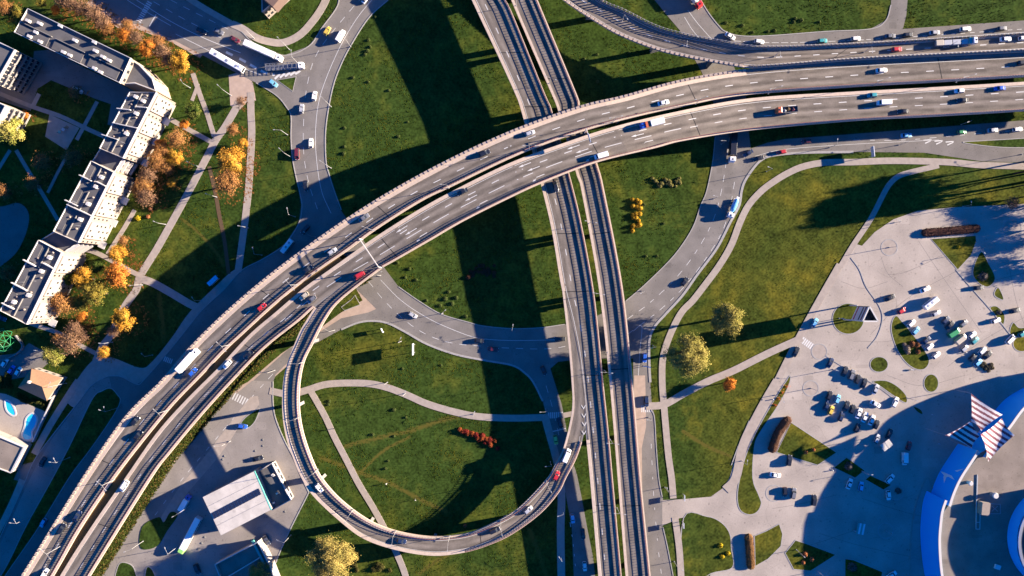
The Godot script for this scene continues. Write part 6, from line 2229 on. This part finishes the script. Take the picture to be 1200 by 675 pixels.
func make_car(kind: String, c: String) -> Node3D:
	var o := Node3D.new()
	var P: Dictionary = {"hatchback": {"l": 4.1, "w": 1.76, "h": 1.48, "belt": 0.92, "cab": [-1.95, -1.45, 0.35, 0.95], "hood": 0.86, "tail": 0.9},
		"saloon": {"l": 4.65, "w": 1.82, "h": 1.45, "belt": 0.92, "cab": [-1.75, -1.0, 0.4, 1.15], "hood": 0.86, "tail": 0.95},
		"estate car": {"l": 4.65, "w": 1.8, "h": 1.48, "belt": 0.92, "cab": [-2.2, -1.85, 0.4, 1.1], "hood": 0.86, "tail": 0.95},
		"off-roader": {"l": 4.7, "w": 1.9, "h": 1.78, "belt": 1.1, "cab": [-2.2, -1.8, 0.5, 1.1], "hood": 1.02, "tail": 1.1},
		"minivan": {"l": 4.9, "w": 1.92, "h": 1.95, "belt": 1.12, "cab": [-2.35, -2.2, 1.0, 1.85], "hood": 0.98, "tail": 1.1}}[kind]
	var l: float = P.l
	var hw: float = P.w / 2.0
	var x0 := -l / 2.0
	var x1 := l / 2.0
	var cab: Array = P.cab
	var b := MB.new()
	b.loft([body_ring(x0, hw * 0.80, 0.35, P.tail - 0.12, 0.06), body_ring(x0 + 0.18, hw * 0.93, 0.26, P.tail, 0.08), body_ring(x0 + 0.9, hw, 0.22, P.belt + 0.02, 0.09), body_ring(cab[3], hw, 0.22, P.belt, 0.1), body_ring(x1 - 0.7, hw * 0.98, 0.22, P.hood, 0.12), body_ring(x1 - 0.2, hw * 0.9, 0.26, P.hood - 0.1, 0.12), body_ring(x1, hw * 0.74, 0.34, P.hood - 0.24, 0.08)])
	put("body", b.mesh(), paint(c), o)
	# glass house and roof
	var gw := hw * 0.93
	var rw := hw * 0.74
	var g := MB.new()
	var yb: float = P.belt - 0.03
	var yr: float = P.h - 0.05
	g.hexa([Vector3(cab[0], yb, -gw), Vector3(cab[3], yb, -gw), Vector3(cab[3], yb, gw), Vector3(cab[0], yb, gw), Vector3(cab[1], yr, -rw), Vector3(cab[2], yr, -rw), Vector3(cab[2], yr, rw), Vector3(cab[1], yr, rw)])
	put("windows", g.mesh(), M.glass, o)
	var r := MB.new()
	r.loft([body_ring(cab[1] - 0.06, rw * 0.9, P.h - 0.1, P.h - 0.02, 0.02), body_ring(cab[1] + 0.2, rw + 0.03, P.h - 0.12, P.h + 0.02, 0.04), body_ring(cab[2] - 0.25, rw + 0.03, P.h - 0.12, P.h + 0.02, 0.04), body_ring(cab[2] + 0.05, rw * 0.94, P.h - 0.1, P.h - 0.03, 0.02)])
	put("roof", r.mesh(), paint(c), o)
	for s in [-1.0, 1.0]:
		var pl := MB.new()
		for e in [[cab[0], cab[1]], [cab[3], cab[2]], [(cab[0] + cab[3]) / 2.0 - 0.1, (cab[1] + cab[2]) / 2.0]]:
			pl.tube(Vector3(e[0], yb, s * gw), Vector3(e[1], yr, s * rw), 0.06, 0.05, 5)
		put("pillars", pl.mesh(), paint(c), o)
		var mi := MB.new()
		mi.box(Vector3(cab[3] - 0.35, P.belt + 0.08, s * (hw + 0.08)), Vector3(0.16, 0.14, 0.2))
		put("mirror", mi.mesh(), paint(c), o)
	wheels(o, [x0 + 0.85, x1 - 0.85], hw - 0.12, 0.33)
	lights(o, x1 - 0.12, x0 + 0.08, hw * 0.62, P.hood - 0.22)
	return o

func box_body(o: Node3D, called: String, x0: float, x1: float, hw: float, y0: float, y1: float, m: Material, ch: float = 0.08) -> void:
	var b := MB.new()
	b.loft([body_ring(x0, hw - 0.06, y0 + 0.04, y1 - 0.05, ch), body_ring(x0 + 0.08, hw, y0, y1, ch), body_ring(x1 - 0.08, hw, y0, y1, ch), body_ring(x1, hw - 0.06, y0 + 0.04, y1 - 0.05, ch)])
	put(called, b.mesh(), m, o)

func cab_unit(o: Node3D, x: float, len: float, hw: float, h: float, m: Material) -> void:
	# forward-control lorry cab whose front is at x
	var b := MB.new()
	b.loft([body_ring(x - len, hw * 0.98, 0.5, h - 0.1, 0.1), body_ring(x - len + 0.2, hw, 0.5, h, 0.12), body_ring(x - 0.5, hw, 0.45, h - 0.05, 0.15), body_ring(x - 0.1, hw * 0.96, 0.45, h * 0.68, 0.1), body_ring(x, hw * 0.9, 0.5, h * 0.6, 0.08)])
	put("cab", b.mesh(), m, o)
	var g := MB.new()
	g.quad(Vector3(x - 0.09, h * 0.66, -hw * 0.84), Vector3(x - 0.09, h * 0.66, hw * 0.84), Vector3(x - 0.47, h - 0.2, hw * 0.8), Vector3(x - 0.47, h - 0.2, -hw * 0.8), Vector3(1, 0.5, 0))
	put("windscreen", g.mesh(), M.glass, o)
	for s in [-1.0, 1.0]:
		g = MB.new()
		g.quad(Vector3(x - 0.45, h * 0.6, s * (hw + 0.01)), Vector3(x - len * 0.7, h * 0.6, s * (hw + 0.01)), Vector3(x - len * 0.7, h * 0.86, s * (hw + 0.01)), Vector3(x - 0.6, h * 0.86, s * (hw + 0.01)), Vector3(0, 0, s))
		put("side_window", g.mesh(), M.glass, o)
	g = MB.new()
	g.box(Vector3(x - len * 0.5, h + 0.02, 0), Vector3(0.6, 0.06, 0.6))
	put("roof_hatch", g.mesh(), M.glass, o)
	lights(o, x - 0.03, x - len, hw * 0.7, 0.75)

func make_lorry(kind: String, c: String) -> Node3D:
	var o := Node3D.new()
	var pm := paint(c)
	var white := paint("white")
	match kind:
		"van":
			box_body(o, "body", -2.75, 1.5, 0.99, 0.3, 2.35, pm, 0.12)
			var b := MB.new()
			b.loft([body_ring(1.45, 0.98, 0.3, 2.2, 0.15), body_ring(1.95, 0.95, 0.3, 1.45, 0.12), body_ring(2.6, 0.9, 0.35, 1.1, 0.12), body_ring(2.75, 0.78, 0.4, 0.85, 0.08)])
			put("nose", b.mesh(), pm, o)
			var g := MB.new()
			g.quad(Vector3(1.53, 2.12, -0.78), Vector3(1.53, 2.12, 0.78), Vector3(1.98, 1.47, 0.84), Vector3(1.98, 1.47, -0.84), Vector3(1, 0.7, 0))
			put("windscreen", g.mesh(), M.glass, o)
			for s in [-1.0, 1.0]:
				g = MB.new()
				g.quad(Vector3(0.5, 1.35, s * 1.0), Vector3(1.5, 1.35, s * 1.0), Vector3(1.45, 1.95, s * 1.0), Vector3(0.5, 1.95, s * 1.0), Vector3(0, 0, s))
				put("side_window", g.mesh(), M.glass, o)
			wheels(o, [-1.7, 1.7], 0.86, 0.36)
			lights(o, 2.66, -2.72, 0.66, 0.75)
		"minibus":
			box_body(o, "body", -3.4, 3.3, 1.1, 0.35, 2.7, pm, 0.16)
			var g := MB.new()
			for s in [-1.0, 1.0]:
				for i in 5: g.quad(Vector3(-3.0 + 1.2 * i, 1.4, s * 1.11), Vector3(-2.0 + 1.2 * i, 1.4, s * 1.11), Vector3(-2.0 + 1.2 * i, 2.2, s * 1.11), Vector3(-3.0 + 1.2 * i, 2.2, s * 1.11), Vector3(0, 0, s))
			g.quad(Vector3(3.32, 1.3, -0.9), Vector3(3.32, 1.3, 0.9), Vector3(3.30, 2.3, 0.9), Vector3(3.30, 2.3, -0.9), Vector3(1, 0, 0))
			put("windows", g.mesh(), M.glass, o)
			for x in [-1.8, 0.4]:
				var h := MB.new()
				h.box(Vector3(x, 2.73, 0), Vector3(0.9, 0.14, 0.8))
				put("roof_hatch", h.mesh(), M.galvanised, o)
			wheels(o, [-2.1, 2.2], 0.95, 0.4)
			lights(o, 3.3, -3.4, 0.8, 0.8)
		"box lorry":
			cab_unit(o, 5.6, 2.0, 1.2, 2.8, white if c == "white" else pm)
			box_body(o, "cargo_box", -5.6, 3.4, 1.25, 0.95, 3.7, white, 0.05)
			box_body(o, "chassis", -5.4, 4.2, 0.5, 0.5, 0.95, M.rubber, 0.02)
			wheels(o, [-3.9, -2.8, 4.4], 1.05, 0.48)
		"small lorry":
			cab_unit(o, 3.6, 1.7, 1.05, 2.3, pm)
			box_body(o, "cargo_box", -3.6, 1.75, 1.12, 0.85, 2.9, white, 0.05)
			box_body(o, "chassis", -3.4, 2.4, 0.45, 0.45, 0.85, M.rubber, 0.02)
			wheels(o, [-2.2, 2.6], 0.92, 0.4)
		"banded lorry":
			cab_unit(o, 4.8, 1.8, 1.15, 2.7, paint("blue"))
			box_body(o, "load_crate", 0.8, 2.8, 1.15, 0.95, 2.9, paint("orange"), 0.05)
			box_body(o, "cargo_box", -4.8, 0.7, 1.2, 0.95, 3.2, white, 0.05)
			box_body(o, "chassis", -4.6, 3.6, 0.45, 0.5, 0.95, M.rubber, 0.02)
			wheels(o, [-3.2, -2.2, 3.8], 0.98, 0.45)
		"articulated lorry":
			cab_unit(o, 8.4, 2.2, 1.23, 3.4, pm if c == "red" else white)
			box_body(o, "trailer", -8.4, 5.6, 1.27, 1.1, 4.0, paint("black") if c == "grey" else white, 0.05)
			box_body(o, "chassis", -8.0, 7.0, 0.5, 0.55, 1.1, M.rubber, 0.02)
			wheels(o, [-6.8, -5.5, -4.2, 4.2, 7.0], 1.08, 0.5)
		"flatbed lorry":
			cab_unit(o, 8.4, 2.0, 1.22, 3.1, white)
			box_body(o, "flatbed", -8.4, 6.1, 1.25, 0.95, 1.45, paint("grey"), 0.04)
			box_body(o, "crated_load", -8.2, -5.2, 1.12, 1.45, 2.3, paint("beige"), 0.04)
			for i in 3: box_body(o, "steel_load", -4.8 + 3.5 * i, -1.6 + 3.5 * i, 1.0, 1.45, 1.9, paint("silver"), 0.04)
			box_body(o, "green_headboard", 5.0, 6.0, 1.2, 1.45, 2.6, paint("teal"), 0.05)
			wheels(o, [-6.6, -5.4, -4.2, 4.4, 7.2], 1.05, 0.5)
		"tipper":
			cab_unit(o, 4.3, 2.0, 1.2, 2.9, paint("orange"))
			var b := MB.new()
			for s in [-1.0, 1.0]: b.beam(Vector3(-4.2, 1.1, s * 1.15), Vector3(2.1, 1.1, s * 1.15), 0.1, 1.3)
			b.beam(Vector3(-4.2, 1.1, -1.2), Vector3(-4.2, 1.1, 1.2), 0.1, 1.3)
			b.beam(Vector3(2.1, 1.1, -1.2), Vector3(2.1, 1.1, 1.2), 0.1, 1.5)
			b.box(Vector3(-1.05, 1.1, 0), Vector3(6.3, 0.1, 2.3))
			put("tipper_body", b.mesh(), paint("grey"), o)
			for e in [[-2.6, 0.0, paint("dark red")], [-0.6, 0.2, M.dirt], [0.9, -0.3, paint("grey")]]:
				var k := MB.new()
				k.blob(Vector3(e[0], 1.5, e[1]), Vector3(1.1, 0.7, 0.85), 9, 0.2, rng)
				put("load_heap", k.mesh(), e[2], o)
			box_body(o, "chassis", -4.0, 3.4, 0.5, 0.5, 1.05, M.rubber, 0.02)
			wheels(o, [-3.0, -1.8, 3.2], 1.05, 0.5)
		"mixer lorry":
			cab_unit(o, 4.4, 1.9, 1.2, 2.9, white)
			var d := MB.new()
			var rings := []
			for e in [[-4.0, 0.55, 3.3], [-3.2, 1.0, 2.9], [-1.0, 1.22, 2.5], [0.9, 1.1, 2.25], [2.0, 0.55, 2.05]]:
				var ring := []
				for i in 14: ring.append(Vector3(e[0], e[2] + sin(TAU * i / 14) * e[1], cos(TAU * i / 14) * e[1]))
				rings.append(ring)
			d.loft(rings)
			put("drum", d.mesh(), paint("light blue"), o)
			var h := MB.new()
			h.box(Vector3(-4.1, 3.5, 0), Vector3(1.0, 0.7, 1.2))
			put("hopper", h.mesh(), white, o)
			box_body(o, "chassis", -4.2, 3.4, 0.6, 0.5, 1.15, paint("white"), 0.02)
			wheels(o, [-3.2, -2.0, 1.6, 3.3], 1.05, 0.5)
		"car transporter":
			cab_unit(o, 8.2, 2.2, 1.2, 3.0, white)
			box_body(o, "lower_deck", -8.2, 5.6, 1.2, 0.9, 1.1, paint("grey"), 0.02)
			var b := MB.new()
			for s in [-1.0, 1.0]:
				b.beam(Vector3(-8.0, 2.9, s * 1.15), Vector3(5.4, 3.1, s * 1.15), 0.14, 0.16)
				for i in 6: b.beam(Vector3(-7.8 + 2.6 * i, 1.1, s * 1.15), Vector3(-7.7 + 2.6 * i, 1.1, s * 1.15), 0.12, 1.85)
			for i in 8: b.beam(Vector3(-7.6 + 1.85 * i, 2.95, -1.15), Vector3(-7.6 + 1.85 * i, 2.95, 1.15), 0.3, 0.08)
			put("upper_deck", b.mesh(), paint("grey"), o)
			wheels(o, [-5.4, -4.2, 4.2, 6.8], 1.05, 0.5)
		"coach":
			box_body(o, "body", -7.8, 7.8, 1.27, 0.35, 3.1, pm, 0.18)
			var g := MB.new()
			for s in [-1.0, 1.0]:
				for i in 10: g.quad(Vector3(-7.3 + 1.45 * i, 1.4, s * 1.28), Vector3(-6.0 + 1.45 * i, 1.4, s * 1.28), Vector3(-6.0 + 1.45 * i, 2.5, s * 1.28), Vector3(-7.3 + 1.45 * i, 2.5, s * 1.28), Vector3(0, 0, s))
			g.quad(Vector3(7.82, 1.1, -1.1), Vector3(7.82, 1.1, 1.1), Vector3(7.80, 2.7, 1.1), Vector3(7.80, 2.7, -1.1), Vector3(1, 0, 0))
			put("windows", g.mesh(), M.glass, o)
			for e in [[-5.0, 1.0], [0.4, 1.0], [4.9, 0.7]]:
				var h := MB.new()
				h.box(Vector3(e[0], 3.15, 0), Vector3(e[1], 0.16, 0.9))
				put("roof_hatch", h.mesh(), M.galvanised, o)
			wheels(o, [-5.2, 0.2, 5.2], 1.1, 0.48)
			lights(o, 7.78, -7.8, 0.9, 0.8)
		"city bus":
			box_body(o, "body", -8.2, 6.6, 1.27, 0.35, 3.1, white, 0.18)
			box_body(o, "front_end", 6.55, 8.2, 1.265, 0.36, 3.05, paint("lime green"), 0.2)
			var g := MB.new()
			for s in [-1.0, 1.0]:
				for i in 9: g.quad(Vector3(-7.7 + 1.5 * i, 1.3, s * 1.28), Vector3(-6.4 + 1.5 * i, 1.3, s * 1.28), Vector3(-6.4 + 1.5 * i, 2.5, s * 1.28), Vector3(-7.7 + 1.5 * i, 2.5, s * 1.28), Vector3(0, 0, s))
			g.quad(Vector3(8.22, 1.1, -1.1), Vector3(8.22, 1.1, 1.1), Vector3(8.20, 2.6, 1.1), Vector3(8.20, 2.6, -1.1), Vector3(1, 0, 0))
			put("windows", g.mesh(), M.glass, o)
			wheels(o, [-6.0, -0.4, 5.4], 1.1, 0.48)
			lights(o, 8.18, -8.2, 0.9, 0.8)
	return o

const LORRIES := ["van", "minibus", "box lorry", "small lorry", "banded lorry", "articulated lorry", "flatbed lorry", "tipper", "mixer lorry", "car transporter", "coach", "city bus"]

func vehicle(kind: String, c: String, u: float, v: float, h: float, deg: float, place: String, group: String, whole: String = "") -> void:
	var key := kind + c
	if not protos.has(key):
		protos[key] = make_lorry(kind, c) if kind in LORRIES else make_car(kind, c)
	var o: Node3D = protos[key].duplicate()
	var called := kind.replace(" ", "_").replace("-", "_")
	if not kind in LORRIES: called = {"estate car": "estate_car"}.get(kind, called)
	o.name = numbered(called)
	add_child(o)
	o.position = W(u, v, h)
	o.rotation.y = -deg_to_rad(deg)
	tag(o, whole if whole else "%s %s %s" % [c, kind, place], "bus" if kind in ["coach", "city bus", "minibus"] else ("van" if kind == "van" else ("truck" if kind in LORRIES else "car")), group)

func on_deck(key: String, kind: String, c: String, u: float, v: float, back: bool, place: String, group: String, whole: String = "") -> void:
	var D: Dictionary = DK[key]
	var i := deck_index(key, "l2", u, v)
	var best := 1e9
	for k in D.l2.size():
		var d: float = ((D.l2[k] + D.r2[k]) / 2.0).distance_squared_to(Vector2(u, v))
		if d < best:
			best = d
			i = k
	i = clampi(i, 1, D.l2.size() - 2)
	var t: Vector2 = (D.l2[i + 1] + D.r2[i + 1]) - (D.l2[i - 1] + D.r2[i - 1])
	if back: t = -t
	vehicle(kind, c, u, v, (D.L[i].y + D.R[i].y) / 2.0 + 0.01, rad_to_deg(atan2(t.y, t.x)), place, group, whole)

func build_vehicles() -> void:
	var pn := "on the northern viaduct carriageway"
	var gn := "traffic on the northern viaduct carriageway"
	for e in [["hatchback", "black", 160, 493, "ahead of another dark car near the shaded island"], ["saloon", "black", 163, 510, "hugging the median fence near the shaded island"], ["estate car", "black", 74, 619, "near the foot of the viaduct"], ["saloon", "dark blue", 92, 604, "near the foot of the viaduct"], ["hatchback", "white", 54, 671, "at the foot of the viaduct"],
			["box lorry", "white", 223, 422, ""], ["hatchback", "blue", 227, 436, "beside the long white box lorry"], ["hatchback", "red", 307.5, 360, ""], ["saloon", "black", 361, 316, "in the combed fence shadow"], ["hatchback", "silver", 390, 295, ""], ["saloon", "grey", 427, 255.5, "over the shaded ring road"], ["estate car", "black", 568, 180, "before the straight bridges"], ["hatchback", "silver", 621, 156.5, "above the straight bridges"], ["saloon", "white", 777, 121, "past the straight bridges"], ["saloon", "white", 1032, 83, "beyond the slip bridge junction"], ["hatchback", "black", 1197, 74, "beyond the slip bridge junction"]]:
		on_deck("north", e[0], e[1], e[2], e[3], false, "", gn, ("%s %s %s %s" % [e[1], e[0], pn, e[4]]).strip_edges())
	var ps := "on the southern viaduct carriageway"
	var gs := "traffic on the southern viaduct carriageway"
	for e in [["minivan", "white", 147, 569, "low on the slope"], ["hatchback", "white", 267, 427, "below the loop turn-off"], ["saloon", "black", 292, 416, "below the loop turn-off"], ["hatchback", "beige", 357, 347, "beside the loop turn-off"], ["hatchback", "grey", 366, 351, "at the loop turn-off nose"], ["minivan", "red", 421, 323, "leaving for the loop"], ["saloon", "black", 542, 225, "between the white arrows"], ["van", "white", 704, 183, "above the straight bridges"], ["banded lorry", "white", 763, 146, ""], ["tipper", "orange", 920, 130, ""],
			["hatchback", "teal", 1021, 112, "far along"], ["van", "white", 1034, 121, "far along"], ["saloon", "black", 1057, 131, "by the outer kerb"], ["hatchback", "white", 1123, 107, "in the median lane"], ["saloon", "black", 1126.5, 118, "in the middle lane"], ["saloon", "blue", 1170, 104, ""]]:
		on_deck("south", e[0], e[1], e[2], e[3], true, "", gs, ("%s %s %s %s" % [e[1] if e[0] != "banded lorry" else "white, orange and blue", e[0], ps, e[4]]).strip_edges())
	for e in [["hatchback", "red", 1050, 58.5, "red hatchback on the slip bridge beside the fence"], ["flatbed lorry", "grey", 1117, 51, "long flatbed lorry with crates and steel on the slip bridge"], ["saloon", "white", 1177, 46.5, "white saloon following the flatbed lorry on the slip bridge"], ["hatchback", "white", 1198, 45.5, "white hatchback behind the white saloon on the slip bridge"]]:
		on_deck("slip", e[0], e[1], e[2], e[3], false, "", "slip bridge traffic", e[4])
	for e in [["hatchback", "white", 374.5, 571, "white hatchback descending the western side of the loop ramp"], ["saloon", "dark blue", 470, 633, "dark blue saloon at the foot of the loop ramp over the footpath"], ["estate car", "black", 580, 621, "black estate car on the outer curve of the loop ramp"], ["hatchback", "silver", 619, 597, "silver hatchback on the loop ramp behind a red car"], ["hatchback", "red", 652, 557, "red hatchback on the loop ramp behind the white van"], ["van", "white", 664, 533, "white van where the loop ramp joins the bridge"]]:
		on_deck("loop", e[0], e[1], e[2], e[3], true if e[2] > 900 else false, "", "loop ramp traffic", e[4])
	on_deck("west", "saloon", "black", 651, 219, false, "", "", "black saloon coming out from under the viaduct on the bridge")
	# ground roads
	var G := 0.05
	for e in [["van", "white", 400, 43, -60, "white van on the ring road beside the yellow car"], ["hatchback", "yellow", 384, 37, -60, "yellow hatchback on the ring road by the lawn corner"], ["saloon", "white", 429, -1, -55, "white saloon entering the ring road from the north"], ["hatchback", "white", 369, 113, -80, "white hatchback on the ring road near the traffic triangle"], ["hatchback", "silver", 354, 128, -85, "silver hatchback at the mouth of the avenue slip"], ["hatchback", "white", 365, 168, -90, "white hatchback above the viaduct shadow on the ring road"], ["minivan", "dark red", 349, 181, 90, "dark red minivan at the western kerb of the ring road"], ["saloon", "black", 359, 218, 85, "black saloon just inside the viaduct shadow"],
			["saloon", "black", 358, 269, 130, "black saloon behind the white minibus in the shade"], ["minibus", "white", 338, 289, 128, "white minibus in the shaded slip below the ring road"], ["hatchback", "silver", 484, 369, 30, "silver hatchback on the sunlit bend below the viaduct"], ["hatchback", "black", 562, 399, 5, "black hatchback at the edge of the bridge shadow"], ["saloon", "dark red", 578, 409, 8, "dark red saloon in the bridge shadow on the ring road"], ["saloon", "black", 656, 397, 180, "black saloon going in under the straight bridges"], ["hatchback", "black", 637, 434, 65, "black hatchback at the shaded junction by the bridges"], ["saloon", "black", 656, 495, 75, "black saloon on the shaded zebra crossing"], ["hatchback", "lime green", 651, 515, 80, "lime green hatchback waiting below the shaded zebra crossing"], ["hatchback", "light blue", 671, 607, 82, "light blue hatchback on the shaded road below the loop"], ["saloon", "black", 683, 625, 84, "black saloon on the shaded road below the loop"], ["hatchback", "white", 685, 663, 85, "white hatchback on the shaded road below the loop"],
			["hatchback", "blue", 755, 419, 92, "blue hatchback beside the bridge in the willow shade"], ["off-roader", "dark blue", 757, 470, 88, "dark blue off-roader at the sunlit zebra crossing"], ["hatchback", "black", 802, 330, -52, "black hatchback on the eastern ring road"], ["mixer lorry", "white", 857.5, 244, 110, "white and blue concrete mixer on the eastern ring road"], ["articulated lorry", "grey", 857, 168, 93, "articulated lorry with a white cab and dark trailer half under the viaduct"], ["saloon", "dark blue", 876, 180, 150, "dark blue saloon turning out of the eastern road"], ["saloon", "black", 888, 186, 165, "black saloon at the mouth of the eastern road"], ["hatchback", "red", 915, 178.5, 170, "red hatchback in the sun at the kerb of the eastern road"], ["hatchback", "dark red", 944, 166, 176, "dark red hatchback in the shade of the eastern road"],
			["hatchback", "green", 1126, 155, -4, "green hatchback on the shaded eastern road"], ["saloon", "light blue", 1061, 159, -3, "light blue saloon on the shaded eastern road"], ["saloon", "silver", 1162, 153, -6, "silver saloon on the shaded eastern road"], ["hatchback", "white", 1191, 152, -6, "white hatchback on the shaded eastern road"],
			["coach", "white", 268.5, 73, 30, "long white coach at the avenue kerb by the lawn"], ["articulated lorry", "white", 311, 62, 24, "white articulated lorry turning out of the avenue"], ["car transporter", "white", 335, 79.5, -3, "empty car transporter beside the traffic triangle"], ["hatchback", "light blue", 321, 98, 38, "light blue hatchback in the slip beside the traffic triangle"], ["saloon", "black", 237, 37, 25, "black saloon at the edge of the shade on the avenue"], ["saloon", "grey", 257, 37.5, 25, "grey saloon in the shade on the avenue"], ["saloon", "dark red", 276, 47, 27, "dark red saloon in the sun on the avenue"],
			["saloon", "black", 51, 541, 118, "black saloon on the side road by the pools"], ["hatchback", "light blue", 52, 612, 122, "light blue hatchback between island and viaduct"], ["hatchback", "blue", 285, 499, 10, "blue and white hatchback beside the small yard island"], ["saloon", "black", 303, 537, -15, "black saloon in the yard beside the annex"], ["city bus", "white", 225, 625, 118, "long white city bus with a lime green front in the yard"], ["small lorry", "blue", 219, 588, -60, "blue small lorry in the shaded yard behind the bus"], ["saloon", "dark blue", 313, 632, 60, "dark blue saloon at the foot of the yard"], ["off-roader", "black", 232, 666, 70, "black off-roader in the shade of the parapet building"],
			["hatchback", "white", 7, 425, -58, "white hatchback parked outermost by the tan-roofed house"], ["hatchback", "blue", 15, 433, -58, "blue hatchback parked between two white cars at the house"], ["hatchback", "white", 23, 435, -60, "white hatchback parked closest to the tan roof"], ["saloon", "white", 92, 106, 28, "white saloon parked in the dark courtyard road"], ["saloon", "dark blue", 3, 372, 30, "dark blue saloon parked at the corner of the lowest stepped block"],
			["saloon", "white", 855, 43, 30, "white saloon turning on to the road behind the slip bridge"], ["hatchback", "white", 889, 49.5, 8, "white hatchback half behind the slip bridge blocks"], ["hatchback", "teal", 963, 48.5, -3, "teal hatchback on the road behind the slip bridge"], ["hatchback", "white", 1002, 46, -3, "white hatchback below the mouth of the northern lane"], ["saloon", "grey", 1042, 43, -4, "grey saloon on the road behind the slip bridge"], ["hatchback", "black", 1063, 41.5, -4, "black hatchback on the road behind the slip bridge"], ["saloon", "silver", 1094, 39, -4, "silver saloon on the road behind the slip bridge"], ["off-roader", "white", 1130, 35, -5, "white off-roader on the road behind the slip bridge"], ["hatchback", "grey", 1173, 34, -5, "grey hatchback on the road behind the slip bridge"]]:
		vehicle(e[0], e[1], e[2], e[3], G, e[4], "", "ground road traffic", e[5])
	vehicle("articulated lorry", "red", 806, -8, G, 54, "", "", "white lorry with a red cab heading under the slip bridge")
	# car park: [kind, colour, u, v, heading]
	var rows := [["in the upper car park by the leaf-shaped island", "cars in the upper car park", [["saloon", "white", 1083, 339, -25], ["saloon", "black", 1042, 349, -25], ["minibus", "white", 1088, 355, -38], ["hatchback", "red", 1056, 364, -30], ["hatchback", "silver", 1096, 367, -25], ["hatchback", "white", 1067, 379, -40], ["hatchback", "light blue", 1072, 387.5, -45], ["hatchback", "dark blue", 1107, 375, -42], ["saloon", "black", 1112, 381, -42], ["hatchback", "grey", 1128, 379, -38], ["van", "green", 1116, 389.5, -32], ["van", "beige", 1124, 397, -38], ["hatchback", "white", 1138, 392.5, -40], ["hatchback", "teal", 1141, 399, -40], ["saloon", "dark blue", 1084, 399, -38], ["hatchback", "white", 1088, 406.5, -38], ["hatchback", "white", 1096, 416, -38], ["hatchback", "silver", 1129, 408, -40]]],
		["beside the oval shrub bed", "cars beside the oval shrub bed", [["hatchback", "white", 1150, 411, -40], ["saloon", "black", 1156, 416, -40], ["hatchback", "black", 1139, 418.5, -42], ["hatchback", "light blue", 1145, 424.5, -42]]],
		["across the drain from the upper car park", "cars across the drain", [["hatchback", "white", 1166, 375.5, -20], ["minivan", "white", 1182.5, 397.5, -45], ["saloon", "black", 1188, 364, -15], ["hatchback", "black", 1146, 337, -5], ["hatchback", "teal", 1197, 391, -30]]],
		["by the zebra crossing below the pylon sign", "cars near the pylon sign", [["hatchback", "light blue", 954, 378, -60], ["saloon", "black", 932, 412, -62], ["saloon", "dark blue", 972, 425, -60]]],
		["in the first tight row of the car park", "first row of the car park", [["saloon", "black", 989, 435, -65], ["off-roader", "grey", 997, 439, -65], ["hatchback", "black", 1004, 444, -65], ["saloon", "black", 1011.5, 449, -65], ["saloon", "silver", 1025, 456, -62]]],
		["in the second tight row of the car park", "second row of the car park", [["hatchback", "black", 971, 463, -65], ["hatchback", "light blue", 980.5, 467.5, -65], ["saloon", "dark blue", 968, 475, -65], ["hatchback", "yellow", 973, 480.5, -65], ["saloon", "black", 991, 475.5, -65], ["hatchback", "black", 998, 479, -65], ["hatchback", "dark blue", 985, 488, -65], ["saloon", "white", 1005.5, 484, -65], ["saloon", "white", 1012.5, 488.5, -65], ["saloon", "white", 1020.5, 492, -65], ["hatchback", "black", 1026, 497, -65], ["hatchback", "black", 1003.5, 501, -60]]],
		["pulling out between the car park rows", "cars moving in the car park", [["saloon", "white", 1025, 473, 28], ["estate car", "white", 1048, 471, -62]]],
		["around the beige awning stall", "vehicles around the stall", [["hatchback", "silver", 1026.5, 514, -62], ["saloon", "black", 1041, 508, -62], ["hatchback", "red", 1064, 522, -70], ["van", "white", 1058.5, 537, 90]]],
		["in the shaded lower car park", "cars in the shaded car park", [["saloon", "white", 994.5, 566.5, -68], ["hatchback", "light blue", 1008, 569.5, -78], ["estate car", "white", 1042, 560.5, -45], ["hatchback", "white", 1040, 580, 84], ["saloon", "white", 1044, 673, -30]]],
		["on the open paving beside the brown hedge", "cars near the brown hedge", [["off-roader", "black", 924, 539, -80], ["saloon", "white", 908, 556, 8], ["off-roader", "grey", 929, 577.5, -78], ["off-roader", "black", 953, 585.5, -82], ["hatchback", "black", 919, 576, 90]]]]
	for r in rows:
		for e in r[2]:
			vehicle(e[0], e[1], e[2], e[3], 0.06, e[4], r[0], r[1])
	# scooter left at the leaf-shaped island
	var q := W(1068, 433, 0.06)
	var t := thing("motor_scooter", "small grey scooter parked below the leaf-shaped island", "scooter", q)
	var b := MB.new()
	b.box(q + Vector3(0, 0.6, 0), Vector3(1.5, 0.35, 0.4), 0.15)
	b.tube(q + Vector3(0.65, 0.5, 0.1), q + Vector3(0.55, 1.1, 0.1), 0.06, 0.05, 6)
	part("body", b, paint("silver"), t)
	for s in [-0.6, 0.65]:
		var w := MB.new()
		w.tube(q + Vector3(s, 0.25, s * 0.15 - 0.05), q + Vector3(s, 0.25, s * 0.15 + 0.05), 0.25, 0.25, 12)
		part("wheel", w, M.rubber, t)
	for k in protos: protos[k].free()
